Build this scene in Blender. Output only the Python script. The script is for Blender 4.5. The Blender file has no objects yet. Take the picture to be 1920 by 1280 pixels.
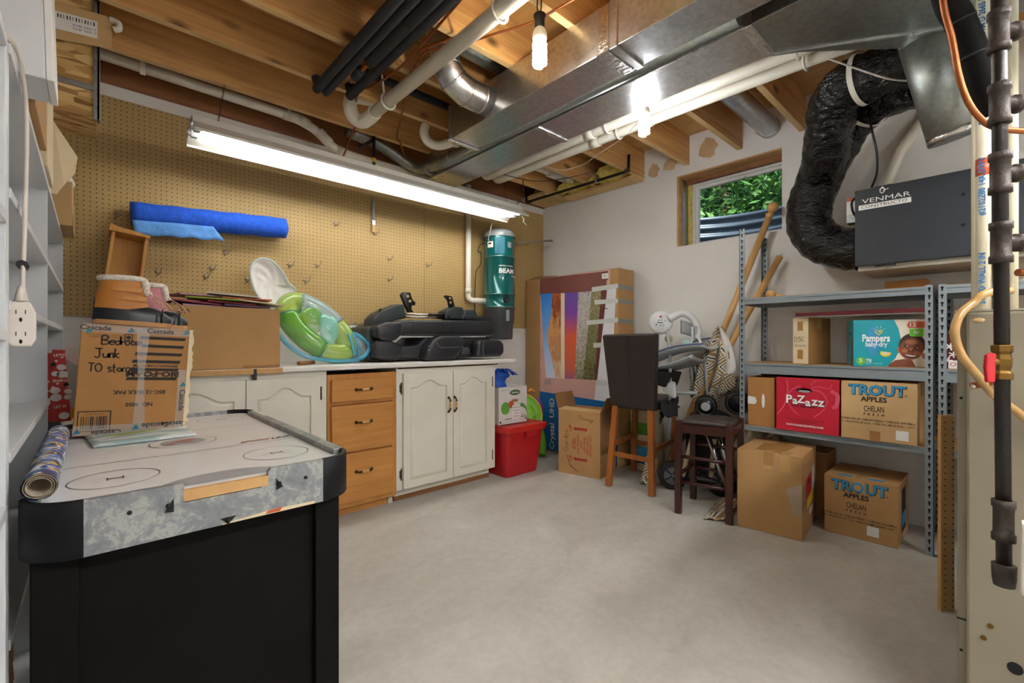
import bpy, bmesh, math, random
from mathutils import Vector, Matrix
R = random.Random(7)
SC = bpy.context.scene
COL = SC.collection
PI = math.pi

# ------------------------------------------------------------ camera, world, exposure
cam = bpy.data.objects.new('camera', bpy.data.cameras.new('camera'))
COL.objects.link(cam)
cam.location = (0, 0, 1.08)
cam.rotation_euler = (PI/2, 0, math.radians(-42.75))
cam.data.sensor_width = 36
cam.data.lens = 16.0
cam.data.clip_start = .05
SC.camera = cam
SC.view_settings.view_transform = 'Standard'
SC.view_settings.look = 'None'
SC.view_settings.gamma = 1
SC.view_settings.use_curve_mapping = False
SC.view_settings.exposure = 1.95
W = bpy.data.worlds.new('sky'); SC.world = W; W.use_nodes = True
wn = W.node_tree.nodes; bg = wn['Background']
sky = wn.new('ShaderNodeTexSky'); sky.sky_type = 'NISHITA'; sky.sun_elevation = math.radians(52); sky.sun_rotation = math.radians(200)
sky.sun_disc = False
W.node_tree.links.new(sky.outputs[0], bg.inputs[0]); bg.inputs[1].default_value = .07
def sun(rot, e):
    l = bpy.data.lights.new('sun', 'SUN'); l.energy = e; l.angle = .01; l.color = (1, .95, .85)
    o = bpy.data.objects.new('sun', l); COL.objects.link(o); o.rotation_euler = rot; o.location = (6, 2, 6)
sun((math.radians(30), math.radians(-22), 0), 1.6)
TUBE_E, TUBE_FILL, BULB_E = 4.0, 21.0, 42.0

# ------------------------------------------------------------ helpers
def lin(h):
    h = h.lstrip('#'); o = []
    for i in (0, 2, 4):
        v = int(h[i:i+2], 16)/255
        o.append(v/12.92 if v <= .04045 else ((v+.055)/1.055)**2.4)
    return o
MATS = {}
def _base(name):
    m = bpy.data.materials.new(name); m.use_nodes = True; MATS[name] = m
    return m, m.node_tree, m.node_tree.nodes['Principled BSDF']
def N(t, kind, **k):
    n = t.nodes.new(kind)
    for a, b in k.items():
        if a.startswith('i_'): n.inputs[a[2:].replace('_', ' ')].default_value = b
        else: setattr(n, a, b)
    return n
def coords(t, st=(1, 1, 1), rot=(0, 0, 0), loc=(0, 0, 0)):
    tc = N(t, 'ShaderNodeTexCoord'); mp = N(t, 'ShaderNodeMapping')
    mp.inputs['Scale'].default_value = st; mp.inputs['Rotation'].default_value = rot; mp.inputs['Location'].default_value = loc
    t.links.new(tc.outputs['Object'], mp.inputs[0]); return mp.outputs[0]
def ramp(t, fac, stops):
    r = N(t, 'ShaderNodeValToRGB'); e = r.color_ramp.elements
    while len(e) < len(stops): e.new(.5)
    for el, (p, c) in zip(e, stops): el.position = p; el.color = (*c, 1)
    t.links.new(fac, r.inputs[0]); return r.outputs[0]
def mixc(t, fac, a, b, mode='MIX'):
    m = N(t, 'ShaderNodeMix', data_type='RGBA', blend_type=mode)
    for i, v in ((0, fac), (6, a), (7, b)):
        if hasattr(v, 'links'): t.links.new(v, m.inputs[i])
        else: m.inputs[i].default_value = v if i == 0 else (*v, 1)
    return m.outputs[2]
def bump(t, b, h, s, d=.01):
    n = N(t, 'ShaderNodeBump'); n.inputs['Strength'].default_value = s; n.inputs['Distance'].default_value = d
    t.links.new(h, n.inputs['Height']); t.links.new(n.outputs[0], b.inputs['Normal'])
def noise(t, co, sc, det=4, rough=.55, dist=0):
    n = N(t, 'ShaderNodeTexNoise'); n.inputs['Scale'].default_value = sc; n.inputs['Detail'].default_value = det
    n.inputs['Roughness'].default_value = rough; n.inputs['Distortion'].default_value = dist
    t.links.new(co, n.inputs['Vector']); return n.outputs['Fac']
def M(name, c, rough=.5, metal=0, var=.1, sc=8, st=(1, 1, 1), bmp=0, bsc=60, trans=0, alpha=1, emit=0, spec=.5, coat=0):
    m, t, b = _base(name); c = lin(c) if isinstance(c, str) else c
    co = coords(t, st); f = noise(t, co, sc)
    t.links.new(ramp(t, f, [(.3, [v*(1-var) for v in c]), (.7, [min(1, v*(1+var)) for v in c])]), b.inputs['Base Color'])
    b.inputs['Roughness'].default_value = rough; b.inputs['Metallic'].default_value = metal
    b.inputs['Specular IOR Level'].default_value = spec; b.inputs['Coat Weight'].default_value = coat
    b.inputs['Transmission Weight'].default_value = trans; b.inputs['Alpha'].default_value = alpha
    if emit: b.inputs['Emission Color'].default_value = (*c, 1); b.inputs['Emission Strength'].default_value = emit
    if bmp: bump(t, b, noise(t, co, bsc), bmp)
    return m
def wood(name, c1, c2, ax=0, rough=.55, grain=34, knots=0, along=1.6, bmp=.12):
    m, t, b = _base(name); c1, c2 = lin(c1), lin(c2)
    st = [grain]*3; st[ax] = along
    co = coords(t, st); f = noise(t, co, 1.0, 6, .6, .6)
    st2 = [3.0]*3; st2[ax] = .5
    f2 = noise(t, coords(t, st2), 1.0, 2)
    col = ramp(t, f, [(.3, c1), (.66, c2)])
    col = mixc(t, .35, col, ramp(t, f2, [(.35, [v*.72 for v in c1]), (.7, [min(1, v*1.12) for v in c2])]))
    if knots:
        sk = [5.0]*3; sk[ax] = 2.6; sk[1] = 2.5
        v = N(t, 'ShaderNodeTexVoronoi'); v.inputs['Scale'].default_value = 1.0; t.links.new(coords(t, sk), v.inputs['Vector'])
        k = ramp(t, v.outputs['Distance'], [(.07, (1, 1, 1)), (.17, (0, 0, 0))])
        col = mixc(t, k, col, [v_*.28 for v_ in c1])
    t.links.new(col, b.inputs['Base Color']); b.inputs['Roughness'].default_value = rough
    bump(t, b, f, bmp, .004); return m
class MB:
    """collects geometry; build() links it as one mesh object"""
    def __init__(s, mat=None): s.v = []; s.f = []; s.mi = []; s.sm = []; s.T = mat; s.m = 0
    def add(s, vs, fs, smooth=False):
        o = len(s.v)
        s.v += [tuple(s.T @ Vector(p)) if s.T is not None else tuple(p) for p in vs]
        for f in fs: s.f.append([i+o for i in f]); s.mi.append(s.m); s.sm.append(smooth)
        return s
    def box(s, x0, x1, y0, y1, z0, z1):
        return s.add([(x, y, z) for x in (x0, x1) for y in (y0, y1) for z in (z0, z1)],
                     [(0, 1, 3, 2), (4, 6, 7, 5), (0, 4, 5, 1), (2, 3, 7, 6), (0, 2, 6, 4), (1, 5, 7, 3)])
    def bar(s, p, q, w, h, up=(0, 0, 1)):
        """square bar from p to q, w across, h along up"""
        p, q, up = Vector(p), Vector(q), Vector(up); d = (q-p).normalized(); r = d.cross(up).normalized(); u = r.cross(d)
        vs = []
        for e in (p, q):
            for a, b in ((-1, -1), (1, -1), (1, 1), (-1, 1)): vs.append(e+r*a*w/2+u*b*h/2)
        return s.add(vs, [(3, 2, 1, 0), (4, 5, 6, 7), (0, 1, 5, 4), (1, 2, 6, 5), (2, 3, 7, 6), (3, 0, 4, 7)])
    def prism(s, poly, vec):
        n = len(poly); vec = Vector(vec); a = [Vector(p) for p in poly]
        return s.add(a+[p+vec for p in a], [list(range(n))[::-1], list(range(n, 2*n))]+[(i, (i+1) % n, n+(i+1) % n, n+i) for i in range(n)])
    def poly(s, pts): return s.add(pts, [list(range(len(pts)))])
    def cyl(s, p, q, r, r2=None, n=16, cap=True): return s.tube([p, q], [r, r if r2 is None else r2], n, cap)
    def tube(s, pts, r, n=10, cap=True, closed=False):
        pts = [Vector(p) for p in pts]; k = len(pts); rr = r if isinstance(r, (list, tuple)) else [r]*k
        tang = []
        for i in range(k):
            a = pts[i-1] if (i or closed) else pts[i]; b = pts[(i+1) % k] if (i < k-1 or closed) else pts[i]
            tang.append((b-a).normalized())
        t0 = tang[0]; u = t0.orthogonal().normalized(); vs = []
        for i in range(k):
            t1 = tang[i]; ax = t0.cross(t1)
            if ax.length > 1e-6: u = Matrix.Rotation(t0.angle(t1), 3, ax.normalized()) @ u
            u = (u-t1*u.dot(t1)).normalized(); w = t1.cross(u); t0 = t1
            for j in range(n):
                a = 2*PI*j/n; vs.append(pts[i]+(u*math.cos(a)+w*math.sin(a))*rr[i])
        fs = []
        for i in range(k if closed else k-1):
            for j in range(n):
                a = i*n+j; b = i*n+(j+1) % n; i2 = (i+1) % k
                fs.append((a, b, i2*n+(j+1) % n, i2*n+j))
        s.add(vs, fs, True)
        if cap and not closed:
            o = len(s.v)-len(vs); s.f += [[o+j for j in range(n)][::-1], [o+(k-1)*n+j for j in range(n)]]; s.mi += [s.m]*2; s.sm += [False]*2
        return s
    def lathe(s, prof, o, ax=(0, 0, 1), n=24, smooth=True):
        o, ax = Vector(o), Vector(ax).normalized(); u = ax.orthogonal().normalized(); w = ax.cross(u); vs = []; fs = []
        for r, h in prof:
            for j in range(n):
                a = 2*PI*j/n; vs.append(o+ax*h+(u*math.cos(a)+w*math.sin(a))*max(r, 1e-4))
        for i in range(len(prof)-1):
            for j in range(n): fs.append((i*n+j, i*n+(j+1) % n, (i+1)*n+(j+1) % n, (i+1)*n+j))
        return s.add(vs, fs, smooth)
    def ball(s, c, r, n=12):
        r = r if isinstance(r, (list, tuple)) else (r, r, r); vs = []; fs = []; k = n//2+1
        for i in range(k):
            th = PI*i/(k-1)
            for j in range(n):
                a = 2*PI*j/n; st = max(math.sin(th), .01)
                vs.append((c[0]+r[0]*st*math.cos(a), c[1]+r[1]*st*math.sin(a), c[2]-r[2]*math.cos(th)))
        for i in range(k-1):
            for j in range(n): fs.append((i*n+j, i*n+(j+1) % n, (i+1)*n+(j+1) % n, (i+1)*n+j))
        return s.add(vs, fs, True)
    def grid(s, fn, nu, nv, smooth=True, cu=False):
        vs = [fn(i/(nu if cu else nu-1), j/(nv-1)) for i in range(nu) for j in range(nv)]; fs = []
        for i in range(nu if cu else nu-1):
            for j in range(nv-1):
                i2 = (i+1) % nu; fs.append((i*nv+j, i2*nv+j, i2*nv+j+1, i*nv+j+1))
        return s.add(vs, fs, smooth)
    def build(s, name, mats, par=None, bev=0, sub=0, solid=0, seg=2):
        me = bpy.data.meshes.new(name); o0 = wl(par) if par is not None else Vector((0, 0, 0))
        if par is None and s.v:
            o0 = Vector((sum(v[0] for v in s.v)/len(s.v), sum(v[1] for v in s.v)/len(s.v), min(v[2] for v in s.v)))
        me.from_pydata([Vector(v)-o0 for v in s.v], [], s.f)
        for m in (mats if isinstance(mats, (list, tuple)) else [mats]): me.materials.append(MATS[m] if isinstance(m, str) else m)
        for p, i, f in zip(me.polygons, s.mi, s.sm): p.material_index = i; p.use_smooth = f
        bm = bmesh.new(); bm.from_mesh(me); bmesh.ops.remove_doubles(bm, verts=bm.verts, dist=1e-6); bmesh.ops.recalc_face_normals(bm, faces=bm.faces); bm.to_mesh(me); bm.free()
        o = bpy.data.objects.new(name, me); COL.objects.link(o)
        if par is not None: o.parent = par
        else: o.location = o0
        if solid: d = o.modifiers.new('solid', 'SOLIDIFY'); d.thickness = solid; d.offset = 0
        if bev: d = o.modifiers.new('bevel', 'BEVEL'); d.width = bev; d.segments = seg; d.limit_method = 'ANGLE'; d.angle_limit = .7
        if sub: d = o.modifiers.new('sub', 'SUBSURF'); d.levels = sub; d.render_levels = sub
        return o
def wl(o):
    v = Vector((0, 0, 0))
    while o is not None: v += o.location; o = o.parent
    return v
def tag(o, label, cat, group=None, kind=None):
    o['label'] = label; o['category'] = cat
    if group: o['group'] = group
    if kind: o['kind'] = kind
    return o
def thing(name, label, cat, loc, group=None):
    o = bpy.data.objects.new(name, None); COL.objects.link(o); o.location = loc; o.empty_display_size = .05
    return tag(o, label, cat, group)
def struct(o, label=None):
    o['kind'] = 'structure'
    if label: o['label'] = label
    return o
def spl(pts, k=6, closed=False):
    pts = [Vector(p) for p in pts]; n = len(pts); out = []
    g = (lambda i: pts[i % n]) if closed else (lambda i: pts[max(0, min(n-1, i))])
    for i in range(n if closed else n-1):
        a, b, c, d = g(i-1), g(i), g(i+1), g(i+2)
        for j in range(k):
            t = j/k; out.append(.5*((2*b)+(c-a)*t+(2*a-5*b+4*c-d)*t*t+(3*b-a-3*c+d)*t**3))
    if not closed: out.append(pts[-1])
    return out
def rnd(pts, r, k=6):
    """polyline with rounded corners"""
    pts = [Vector(p) for p in pts]; out = [pts[0]]
    for i in range(1, len(pts)-1):
        a, b, c = pts[i-1], pts[i], pts[i+1]; d = min(r, (a-b).length*.49, (c-b).length*.49)
        p, q = b+(a-b).normalized()*d, b+(c-b).normalized()*d
        for j in range(k+1):
            t = j/k; out.append(p*(1-t)**2+b*2*t*(1-t)+q*t*t)
    return out+[pts[-1]]
def text(s, size, o, u, v, mat, par, bold=0, al='CENTER', sx=1, name='lettering', off=.0006, slant=0):
    cu = bpy.data.curves.new('t', 'FONT'); cu.body = s; cu.size = size; cu.align_x = al; cu.align_y = 'CENTER'; cu.offset = bold; cu.resolution_u = 2; cu.shear = slant
    ob = bpy.data.objects.new('t', cu); COL.objects.link(ob)
    me = bpy.data.meshes.new_from_object(ob.evaluated_get(bpy.context.evaluated_depsgraph_get()))
    bpy.data.objects.remove(ob); bpy.data.curves.remove(cu)
    o, u, v = Vector(o), Vector(u).normalized(), Vector(v).normalized(); n = u.cross(v); o0 = wl(par)
    for vt in me.vertices: vt.co = o+u*vt.co.x*sx+v*vt.co.y+n*off-o0
    me.name = name; me.materials.clear(); me.materials.append(MATS[mat])
    x = bpy.data.objects.new(name, me); COL.objects.link(x); x.parent = par; return x
GL = {'B': [[(0, 0), (0, 1), (.5, .9), (.45, .6), (.05, .52), (.6, .4), (.5, .05), (0, 0)]], 'e': [[(0, .28), (.4, .3), (.35, .5), (.1, .5), (0, .25), (.1, 0), (.4, .05)]],
 'd': [[(.4, .3), (.2, .5), (0, .25), (.15, 0), (.4, .2), (.42, 1), (.42, 0)]], 'r': [[(0, .5), (0, 0), (.02, .3), (.25, .52)]], 'o': [[(.2, .5), (0, .25), (.2, 0), (.42, .25), (.2, .5)]],
 'm': [[(0, .5), (0, 0), (.05, .35), (.2, .5), (.25, 0), (.3, .35), (.45, .5), (.5, 0)]], 'J': [[(0, 1), (.6, 1)], [(.35, 1), (.35, .15), (.15, 0), (0, .15)]], 'u': [[(0, .5), (.05, .05), (.3, .05), (.38, .5), (.4, 0)]],
 'n': [[(0, .5), (0, 0), (.05, .35), (.3, .5), (.35, 0)]], 'k': [[(0, 1), (0, 0)], [(.35, .5), (.02, .25), (.4, 0)]], 'T': [[(0, 1), (.6, 1)], [(.3, 1), (.3, 0)]], 's': [[(.35, .48), (.1, .5), (.05, .3), (.35, .2), (.3, 0), (0, .02)]],
 't': [[(.15, .9), (.15, 0), (.3, 0)], [(0, .55), (.35, .55)]], 'a': [[(.38, .45), (.15, .5), (0, .2), (.15, 0), (.36, .2), (.4, .5), (.42, 0)]], 'g': [[(.38, .45), (.15, .5), (0, .25), (.15, .05), (.38, .3), (.38, -.35), (.1, -.4)]],
 'b': [[(0, 1), (0, 0), (.3, .05), (.38, .3), (.2, .48), (.02, .3)]], 'D': [[(0, 1), (0, 0), (.45, .2), (.5, .7), (0, 1)]], 'S': [[(.5, .95), (.15, 1), (.05, .7), (.5, .4), (.4, .03), (0, .05)]], 'C': [[(.5, .9), (.15, .95), (0, .5), (.15, .03), (.5, .1)]],
 'G': [[(.5, .9), (.15, .95), (0, .5), (.15, .03), (.5, .1), (.5, .45), (.3, .45)]], 'c': [[(.35, .45), (.1, .5), (0, .2), (.15, 0), (.38, .08)]], 'i': [[(0, .5), (0, 0)]], 'y': [[(0, .5), (.2, .05)], [(.4, .5), (.05, -.4)]], 'O': [[(.3, 1), (0, .6), (.1, .05), (.45, .05), (.58, .6), (.3, 1)]]}
def scrawl(s, h, o, u, v, mat, par, w=.05, sp=.22, jit=.04):
    """marker handwriting as flat strokes"""
    o, u, v = Vector(o), Vector(u).normalized(), Vector(v).normalized(); n = u.cross(v); mb = MB(); x = 0; rr = random.Random(len(s))
    for ch in s:
        if ch == ' ': x += .45; continue
        g = GL[ch]; wd = max(p[0] for st in g for p in st)
        for st in g:
            q = [p.to_2d() for p in spl([(a+rr.uniform(-jit, jit), b+rr.uniform(-jit, jit), 0) for a, b in st], 4)]
            L = []
            for i, p in enumerate(q):
                d = (q[min(i+1, len(q)-1)]-q[max(i-1, 0)]); d = d.normalized() if d.length > 1e-6 else Vector((1, 0)); L.append((p+Vector((-d.y, d.x))*w/2, p-Vector((-d.y, d.x))*w/2))
            pts = [o+u*(x+e.x)*h+v*e.y*h+n*.0007 for ab in L for e in ab]
            mb.add(pts, [(2*i, 2*i+1, 2*i+3, 2*i+2) for i in range(len(L)-1)])
        x += wd+sp
    return mb.build('handwriting', mat, par)
def flat(par, name, mat, o, u, v, pts, off=.0008):
    """flat print of outline pts (in u, v metres from o) lying on a face"""
    o, u, v = Vector(o), Vector(u).normalized(), Vector(v).normalized(); n = u.cross(v)
    return MB().poly([o+u*a+v*b+n*off for a, b in pts]).build(name, mat, par)
def rect(a, b, c, d): return [(a, c), (b, c), (b, d), (a, d)]
def ell(cx, cy, rx, ry, n=20, a0=0, a1=2*PI): return [(cx+rx*math.cos(a0+(a1-a0)*i/n), cy+ry*math.sin(a0+(a1-a0)*i/n)) for i in range(n if abs(a1-a0-2*PI) < .01 else n+1)]
# ------------------------------------------------------------ materials
M('drywall', '#e6e4e0', .9, var=.035, sc=2.5)
M('white_paint', '#e3dfd6', .55, var=.04, sc=3)
M('bare_drywall', '#c9ab84', .9, var=.15, sc=9)
def _peg():
    m, t, b = _base('pegboard'); co = coords(t, (39.37, 39.37, 39.37), loc=(.3, 0, .2))
    fr = N(t, 'ShaderNodeVectorMath', operation='FRACTION'); t.links.new(co, fr.inputs[0])
    sb = N(t, 'ShaderNodeVectorMath', operation='SUBTRACT'); t.links.new(fr.outputs[0], sb.inputs[0]); sb.inputs[1].default_value = (.5, .5, .5)
    ml = N(t, 'ShaderNodeVectorMath', operation='MULTIPLY'); t.links.new(sb.outputs[0], ml.inputs[0]); ml.inputs[1].default_value = (1, 0, 1)
    ln = N(t, 'ShaderNodeVectorMath', operation='LENGTH'); t.links.new(ml.outputs[0], ln.inputs[0])
    hole = ramp(t, ln.outputs['Value'], [(.105, (1, 1, 1)), (.135, (0, 0, 0))])
    f = noise(t, coords(t), 160, 3); f2 = noise(t, coords(t), 1.6, 3)
    col = ramp(t, f, [(.3, lin('#ad9058')), (.7, lin('#c0a36c'))]); col = mixc(t, .25, col, ramp(t, f2, [(.3, lin('#a2834c')), (.7, lin('#c6a972'))]))
    col = mixc(t, hole, col, (.03, .02, .012)); t.links.new(col, b.inputs['Base Color']); b.inputs['Roughness'].default_value = .6
_peg()
def _concrete():
    m, t, b = _base('concrete'); co = coords(t)
    f = noise(t, coords(t, (1, 1.6, 1), (0, 0, .4)), 1.7, 8, .62, .5); f2 = noise(t, co, 28, 5, .7)
    col = ramp(t, f, [(.28, lin('#a9a49a')), (.5, lin('#bdb9b1')), (.72, lin('#cdcac3'))])
    col = mixc(t, .22, col, ramp(t, f2, [(.3, lin('#98938a')), (.7, lin('#d6d3cb'))]))
    v = N(t, 'ShaderNodeTexVoronoi'); v.inputs['Scale'].default_value = 4.5; t.links.new(co, v.inputs['Vector'])
    col = mixc(t, ramp(t, v.outputs['Distance'], [(.012, (1, 1, 1)), (.02, (0, 0, 0))]), col, lin('#ecebe8'))
    v2 = N(t, 'ShaderNodeTexVoronoi'); v2.inputs['Scale'].default_value = 6.5; t.links.new(coords(t, loc=(.37, .81, 0)), v2.inputs['Vector'])
    col = mixc(t, ramp(t, v2.outputs['Distance'], [(.014, (1, 1, 1)), (.022, (0, 0, 0))]), col, lin('#4a4038'))
    t.links.new(col, b.inputs['Base Color']); b.inputs['Roughness'].default_value = .55; bump(t, b, f2, .06, .003)
_concrete()
wood('joist_wood', '#b47c40', '#e6b674', 0, .6, 44, 1)
wood('joist_edge', '#cfa86e', '#e2c48e', 0, .6, 30)
wood('rim_wood', '#7c4e2b', '#96633a', 0, .65, 24)
wood('plywood', '#b4843f', '#d8ae70', 1, .6, 16)
wood('oak', '#b87836', '#d0924c', 0, .4, 40, 0, 3, .06)
wood('oak_v', '#b87836', '#cf914b', 2, .4, 40, 0, 3, .06)
wood('chair_wood', '#8e4f1d', '#a9642a', 2, .35, 30, 0, 2, .03)
wood('stool_wood', '#33180f', '#47231a', 2, .3, 30, 0, 2, .03)
wood('pole_wood', '#c8965a', '#d8ab6c', 2, .35, 30, 0, 2, .03)
wood('drawer_wood', '#b47e36', '#cf9a50', 2, .45, 24, 0, 2, .03)
wood('bare_wood', '#b98a52', '#cfa56c', 1, .65, 24)
def _osb():
    m, t, b = _base('osb'); v = N(t, 'ShaderNodeTexVoronoi'); v.inputs['Scale'].default_value = 1; t.links.new(coords(t, (14, 30, 46), (0, .5, .3)), v.inputs['Vector'])
    t.links.new(ramp(t, v.outputs['Color'], [(.1, lin('#8d6534')), (.5, lin('#c89f5e')), (.9, lin('#e0c088'))]), b.inputs['Base Color']); b.inputs['Roughness'].default_value = .7
_osb()
def galv(name, c, rough=.32, sc=60):
    m, t, b = _base(name); c = lin(c); v = N(t, 'ShaderNodeTexVoronoi'); v.inputs['Scale'].default_value = sc; t.links.new(coords(t), v.inputs['Vector'])
    sp = N(t, 'ShaderNodeSeparateColor'); t.links.new(v.outputs['Color'], sp.inputs[0])
    t.links.new(ramp(t, sp.outputs[0], [(0, [k*.86 for k in c]), (1, [min(1, k*1.08) for k in c])]), b.inputs['Base Color'])
    f = noise(t, coords(t), 3.5, 3); r = ramp(t, f, [(.3, (rough*.8,)*3), (.7, (rough*1.25,)*3)]); t.links.new(r, b.inputs['Roughness'])
    b.inputs['Metallic'].default_value = 1; bump(t, b, noise(t, coords(t), 4, 2), .25, .02); return m
galv('galvanized', '#c3c4c4'); galv('galvanized_dull', '#9fa5a3', .42); M('foil_tape', '#d2d2d0', .25, 1, .1, 40, bmp=.6, bsc=50)
M('shelf_steel', '#8b959a', .45, .35, .06, 5); M('dark_hole', '#141414', .9, var=0)
M('pvc', '#e4dfd0', .35, var=.04, sc=5); M('pvc_cream', '#e6ddc3', .35, var=.04, sc=5); M('foam_black', '#26282c', .75, var=.2, sc=20, bmp=.1)
M('copper', '#9c5a30', .42, .7, .2, 12); M('brass', '#75592a', .48, .9, .2, 12); M('iron_pipe', '#231d1a', .38, .3, .3, 14, bmp=.15, bsc=80); M('iron_fitting', '#3d332d', .55, .3, .25, 16, bmp=.25, bsc=90)
M('red_plastic', '#b81826', .38, var=.08); M('bin_red', '#b3141f', .4, var=.06); M('bin_lid', '#c0231f', .4, var=.06)
M('card', '#b58c5a', .8, var=.06, sc=6, st=(1, 1, 1)); M('card_light', '#c5a270', .8, var=.06, sc=6); M('card_dark', '#9a6f42', .8, var=.08, sc=6); M('card_orange', '#a8763f', .75, var=.08, sc=6); M('card_pale', '#dccaa6', .8, var=.05, sc=6); M('card_inside', '#9b713d', .85, var=.06)
M('tape_clear', '#c39a62', .18, var=.05, spec=.7); M('tape_brown', '#a97e48', .25, var=.06); M('tape_white', '#cdcfcc', .35, var=.05); M('tape_grey', '#8d8d88', .4, var=.1)
M('laminate', '#e3e1dc', .35, var=.03); M('cab_white', '#e0dccf', .42, var=.04, sc=4); M('cab_groove', '#cfc8b4', .55, var=.06); M('shelf_white', '#d6d8da', .4, var=.02, sc=3)
M('black_plastic', '#121214', .35, var=.1); M('bumper_black', '#111216', .55, var=.1, spec=.3); M('black_matte', '#0d0a09', .7, var=.15, spec=.15); M('black', '#0d0d0d', .6, var=0); M('vinyl_dark', '#2b2220', .42, var=.15, sc=14, bmp=.15, bsc=130); M('seat_leather', '#26272b', .34, var=.15, sc=10, bmp=.1, bsc=120); M('seat_shell', '#30383c', .5, var=.12); M('stool_vinyl', '#3a302e', .32, var=.15, sc=10, bmp=.12, bsc=40)
def _marble():
    m, t, b = _base('grey_marble'); f = noise(t, coords(t), 17, 9, .8, .5); f2 = noise(t, coords(t), 3, 4)
    c = ramp(t, f, [(.34, lin('#6f7276')), (.5, lin('#85888c')), (.56, lin('#a9a9a2')), (.62, lin('#8a8d90')), (.75, lin('#999a98'))]); t.links.new(c, b.inputs['Base Color']); b.inputs['Roughness'].default_value = .3
_marble()
M('rink', '#e9e8e6', .22, var=.04, sc=5, spec=.6); M('line_dark', '#2e2e30', .4, var=0); M('line_grey', '#9a9a9a', .4, var=0); M('line_red', '#b4635c', .4, var=.05); M('ink', '#221d1a', .7, var=0); M('ink_brown', '#3a2413', .7, var=0); M('ink_red', '#a8362a', .7, var=0); M('ink_white', '#eceae6', .6, var=0)
M('teal_metal', '#0c6664', .22, .25, .06, 5, coat=.5); M('vac_grey', '#55595a', .45, var=.06); M('clear_grey', '#8e9696', .2, var=.05); M('chrome', '#cfcfcf', .15, 1, .02)
M('filter_blue', '#1d5bd6', .85, var=.18, sc=30, bmp=.4, bsc=90); M('filter_light', '#5f9de8', .85, var=.15, sc=30, bmp=.4, bsc=90); M('bag_blue', '#0d4cb0', .45, var=.25, sc=14, bmp=.6, bsc=16)
M('boot_tan', '#b9772f', .5, var=.08, sc=12); M('boot_strap', '#c4853b', .5, var=.08); M('boot_rubber', '#22262a', .35, var=.1); M('fleece', '#e6ddd2', .95, var=.12, sc=60, bmp=1, bsc=90); M('boot_pink', '#c47f87', .55, var=.1); M('lace', '#d9b9a6', .8, var=.1); M('gum', '#b98a58', .6, var=.06)
M('handle_bronze', '#4a3a26', .35, .8, .2); M('porcelain', '#d2a765', .3, var=.2, sc=40); M('hinge', '#5b4a2c', .4, .8, .2); M('steel_hook', '#a9a39a', .3, .9, .1)
M('tube_glow', (1, .985, .96), .5, var=0, emit=TUBE_E); M('tube_glow_fill', (.97, .985, 1), .5, var=0, emit=TUBE_FILL); M('bulb_glow', (1, .92, .80), .5, var=0, emit=BULB_E); M('bulb_glow_cool', (.95, .97, 1), .5, var=0, emit=BULB_E); M('fixture_white', '#cfccc4', .4, var=.03); M('bulb_base', '#ddd6c6', .4, var=.03)
M('cord', '#d8cec4', .5, var=.05); M('wire_grey', '#8d8a80', .5, var=.1); M('zip_black', '#111111', .4, var=0)
M('charcoal_paint', '#2e3238', .45, .2, .05, 4); M('beige_metal', '#b9b3a6', .5, .3, .05); M('furnace', '#8f8674', .45, .1, .04, 3); M('furnace_edge', '#a39a88', .4, .1, .04)
M('vinyl_tube', '#b9915a', .25, var=.25, sc=9, coat=.4)
def _blackbag():
    m, t, b = _base('black_bag'); co = coords(t); b.inputs['Base Color'].default_value = (.004, .004, .005, 1); b.inputs['Roughness'].default_value = .13
    b.inputs['Specular IOR Level'].default_value = .5
    f = noise(t, coords(t, (1, 1, 1.6)), 8, 5, .6, 1.2); f2 = noise(t, coords(t, (1, 1, 2.6)), 22, 3, .5, .8)
    mx = N(t, 'ShaderNodeMath', operation='ADD'); t.links.new(f, mx.inputs[0]); t.links.new(f2, mx.inputs[1]); bump(t, b, mx.outputs[0], 1.0, .016)
_blackbag()
M('strap_white', '#d9d5c9', .6, var=.05)
M('swing_white', '#d8dada', .4, var=.03); M('swing_grey', '#a3a8aa', .45, var=.05); M('swing_fabric', '#b9bfc4', .9, var=.08, sc=20); M('swing_blue', '#5c6a8a', .8, var=.1); M('mint', '#a9c6bd', .8, var=.1); M('net_black', '#151517', .8, var=.1)
def _aztec():
    m, t, b = _base('aztec'); bs = coords(t, (9.5, 9.5, 9.5), (.62, .1, .1))
    s = N(t, 'ShaderNodeSeparateXYZ'); t.links.new(bs, s.inputs[0])
    def mth(op, a, bb=0):
        n = N(t, 'ShaderNodeMath', operation=op)
        for i, x in enumerate((a, bb)):
            if hasattr(x, 'links'): t.links.new(x, n.inputs[i])
            else: n.inputs[i].default_value = x
        return n.outputs[0]
    a = mth('ABSOLUTE', mth('SUBTRACT', mth('FRACT', mth('ADD', s.outputs[1], mth('MULTIPLY', s.outputs[0], .4))), .5)); c = mth('ABSOLUTE', mth('SUBTRACT', mth('FRACT', s.outputs[2]), .5))
    d = mth('MAXIMUM', a, c); k = mth('FRACT', mth('MULTIPLY', d, 3.4))
    col = ramp(t, k, [(0, lin('#2a2622')), (.17, lin('#2a2622')), (.19, lin('#d9d2c2')), (.45, lin('#d9d2c2')), (.47, lin('#9d7f50')), (.7, lin('#a98b5c')), (.72, lin('#ddd6c8'))])
    r = t.nodes[-1]; col.node.color_ramp.interpolation = 'CONSTANT'
    t.links.new(col, b.inputs['Base Color']); b.inputs['Roughness'].default_value = .9
_aztec()
M('lining', '#d9d6d0', .9, var=.05); M('camo', '#b7a987', .9, var=.35, sc=14)
M('rubber', '#1e1f21', .6, var=.1); M('rim_grey', '#6b6e72', .5, var=.1)
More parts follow.
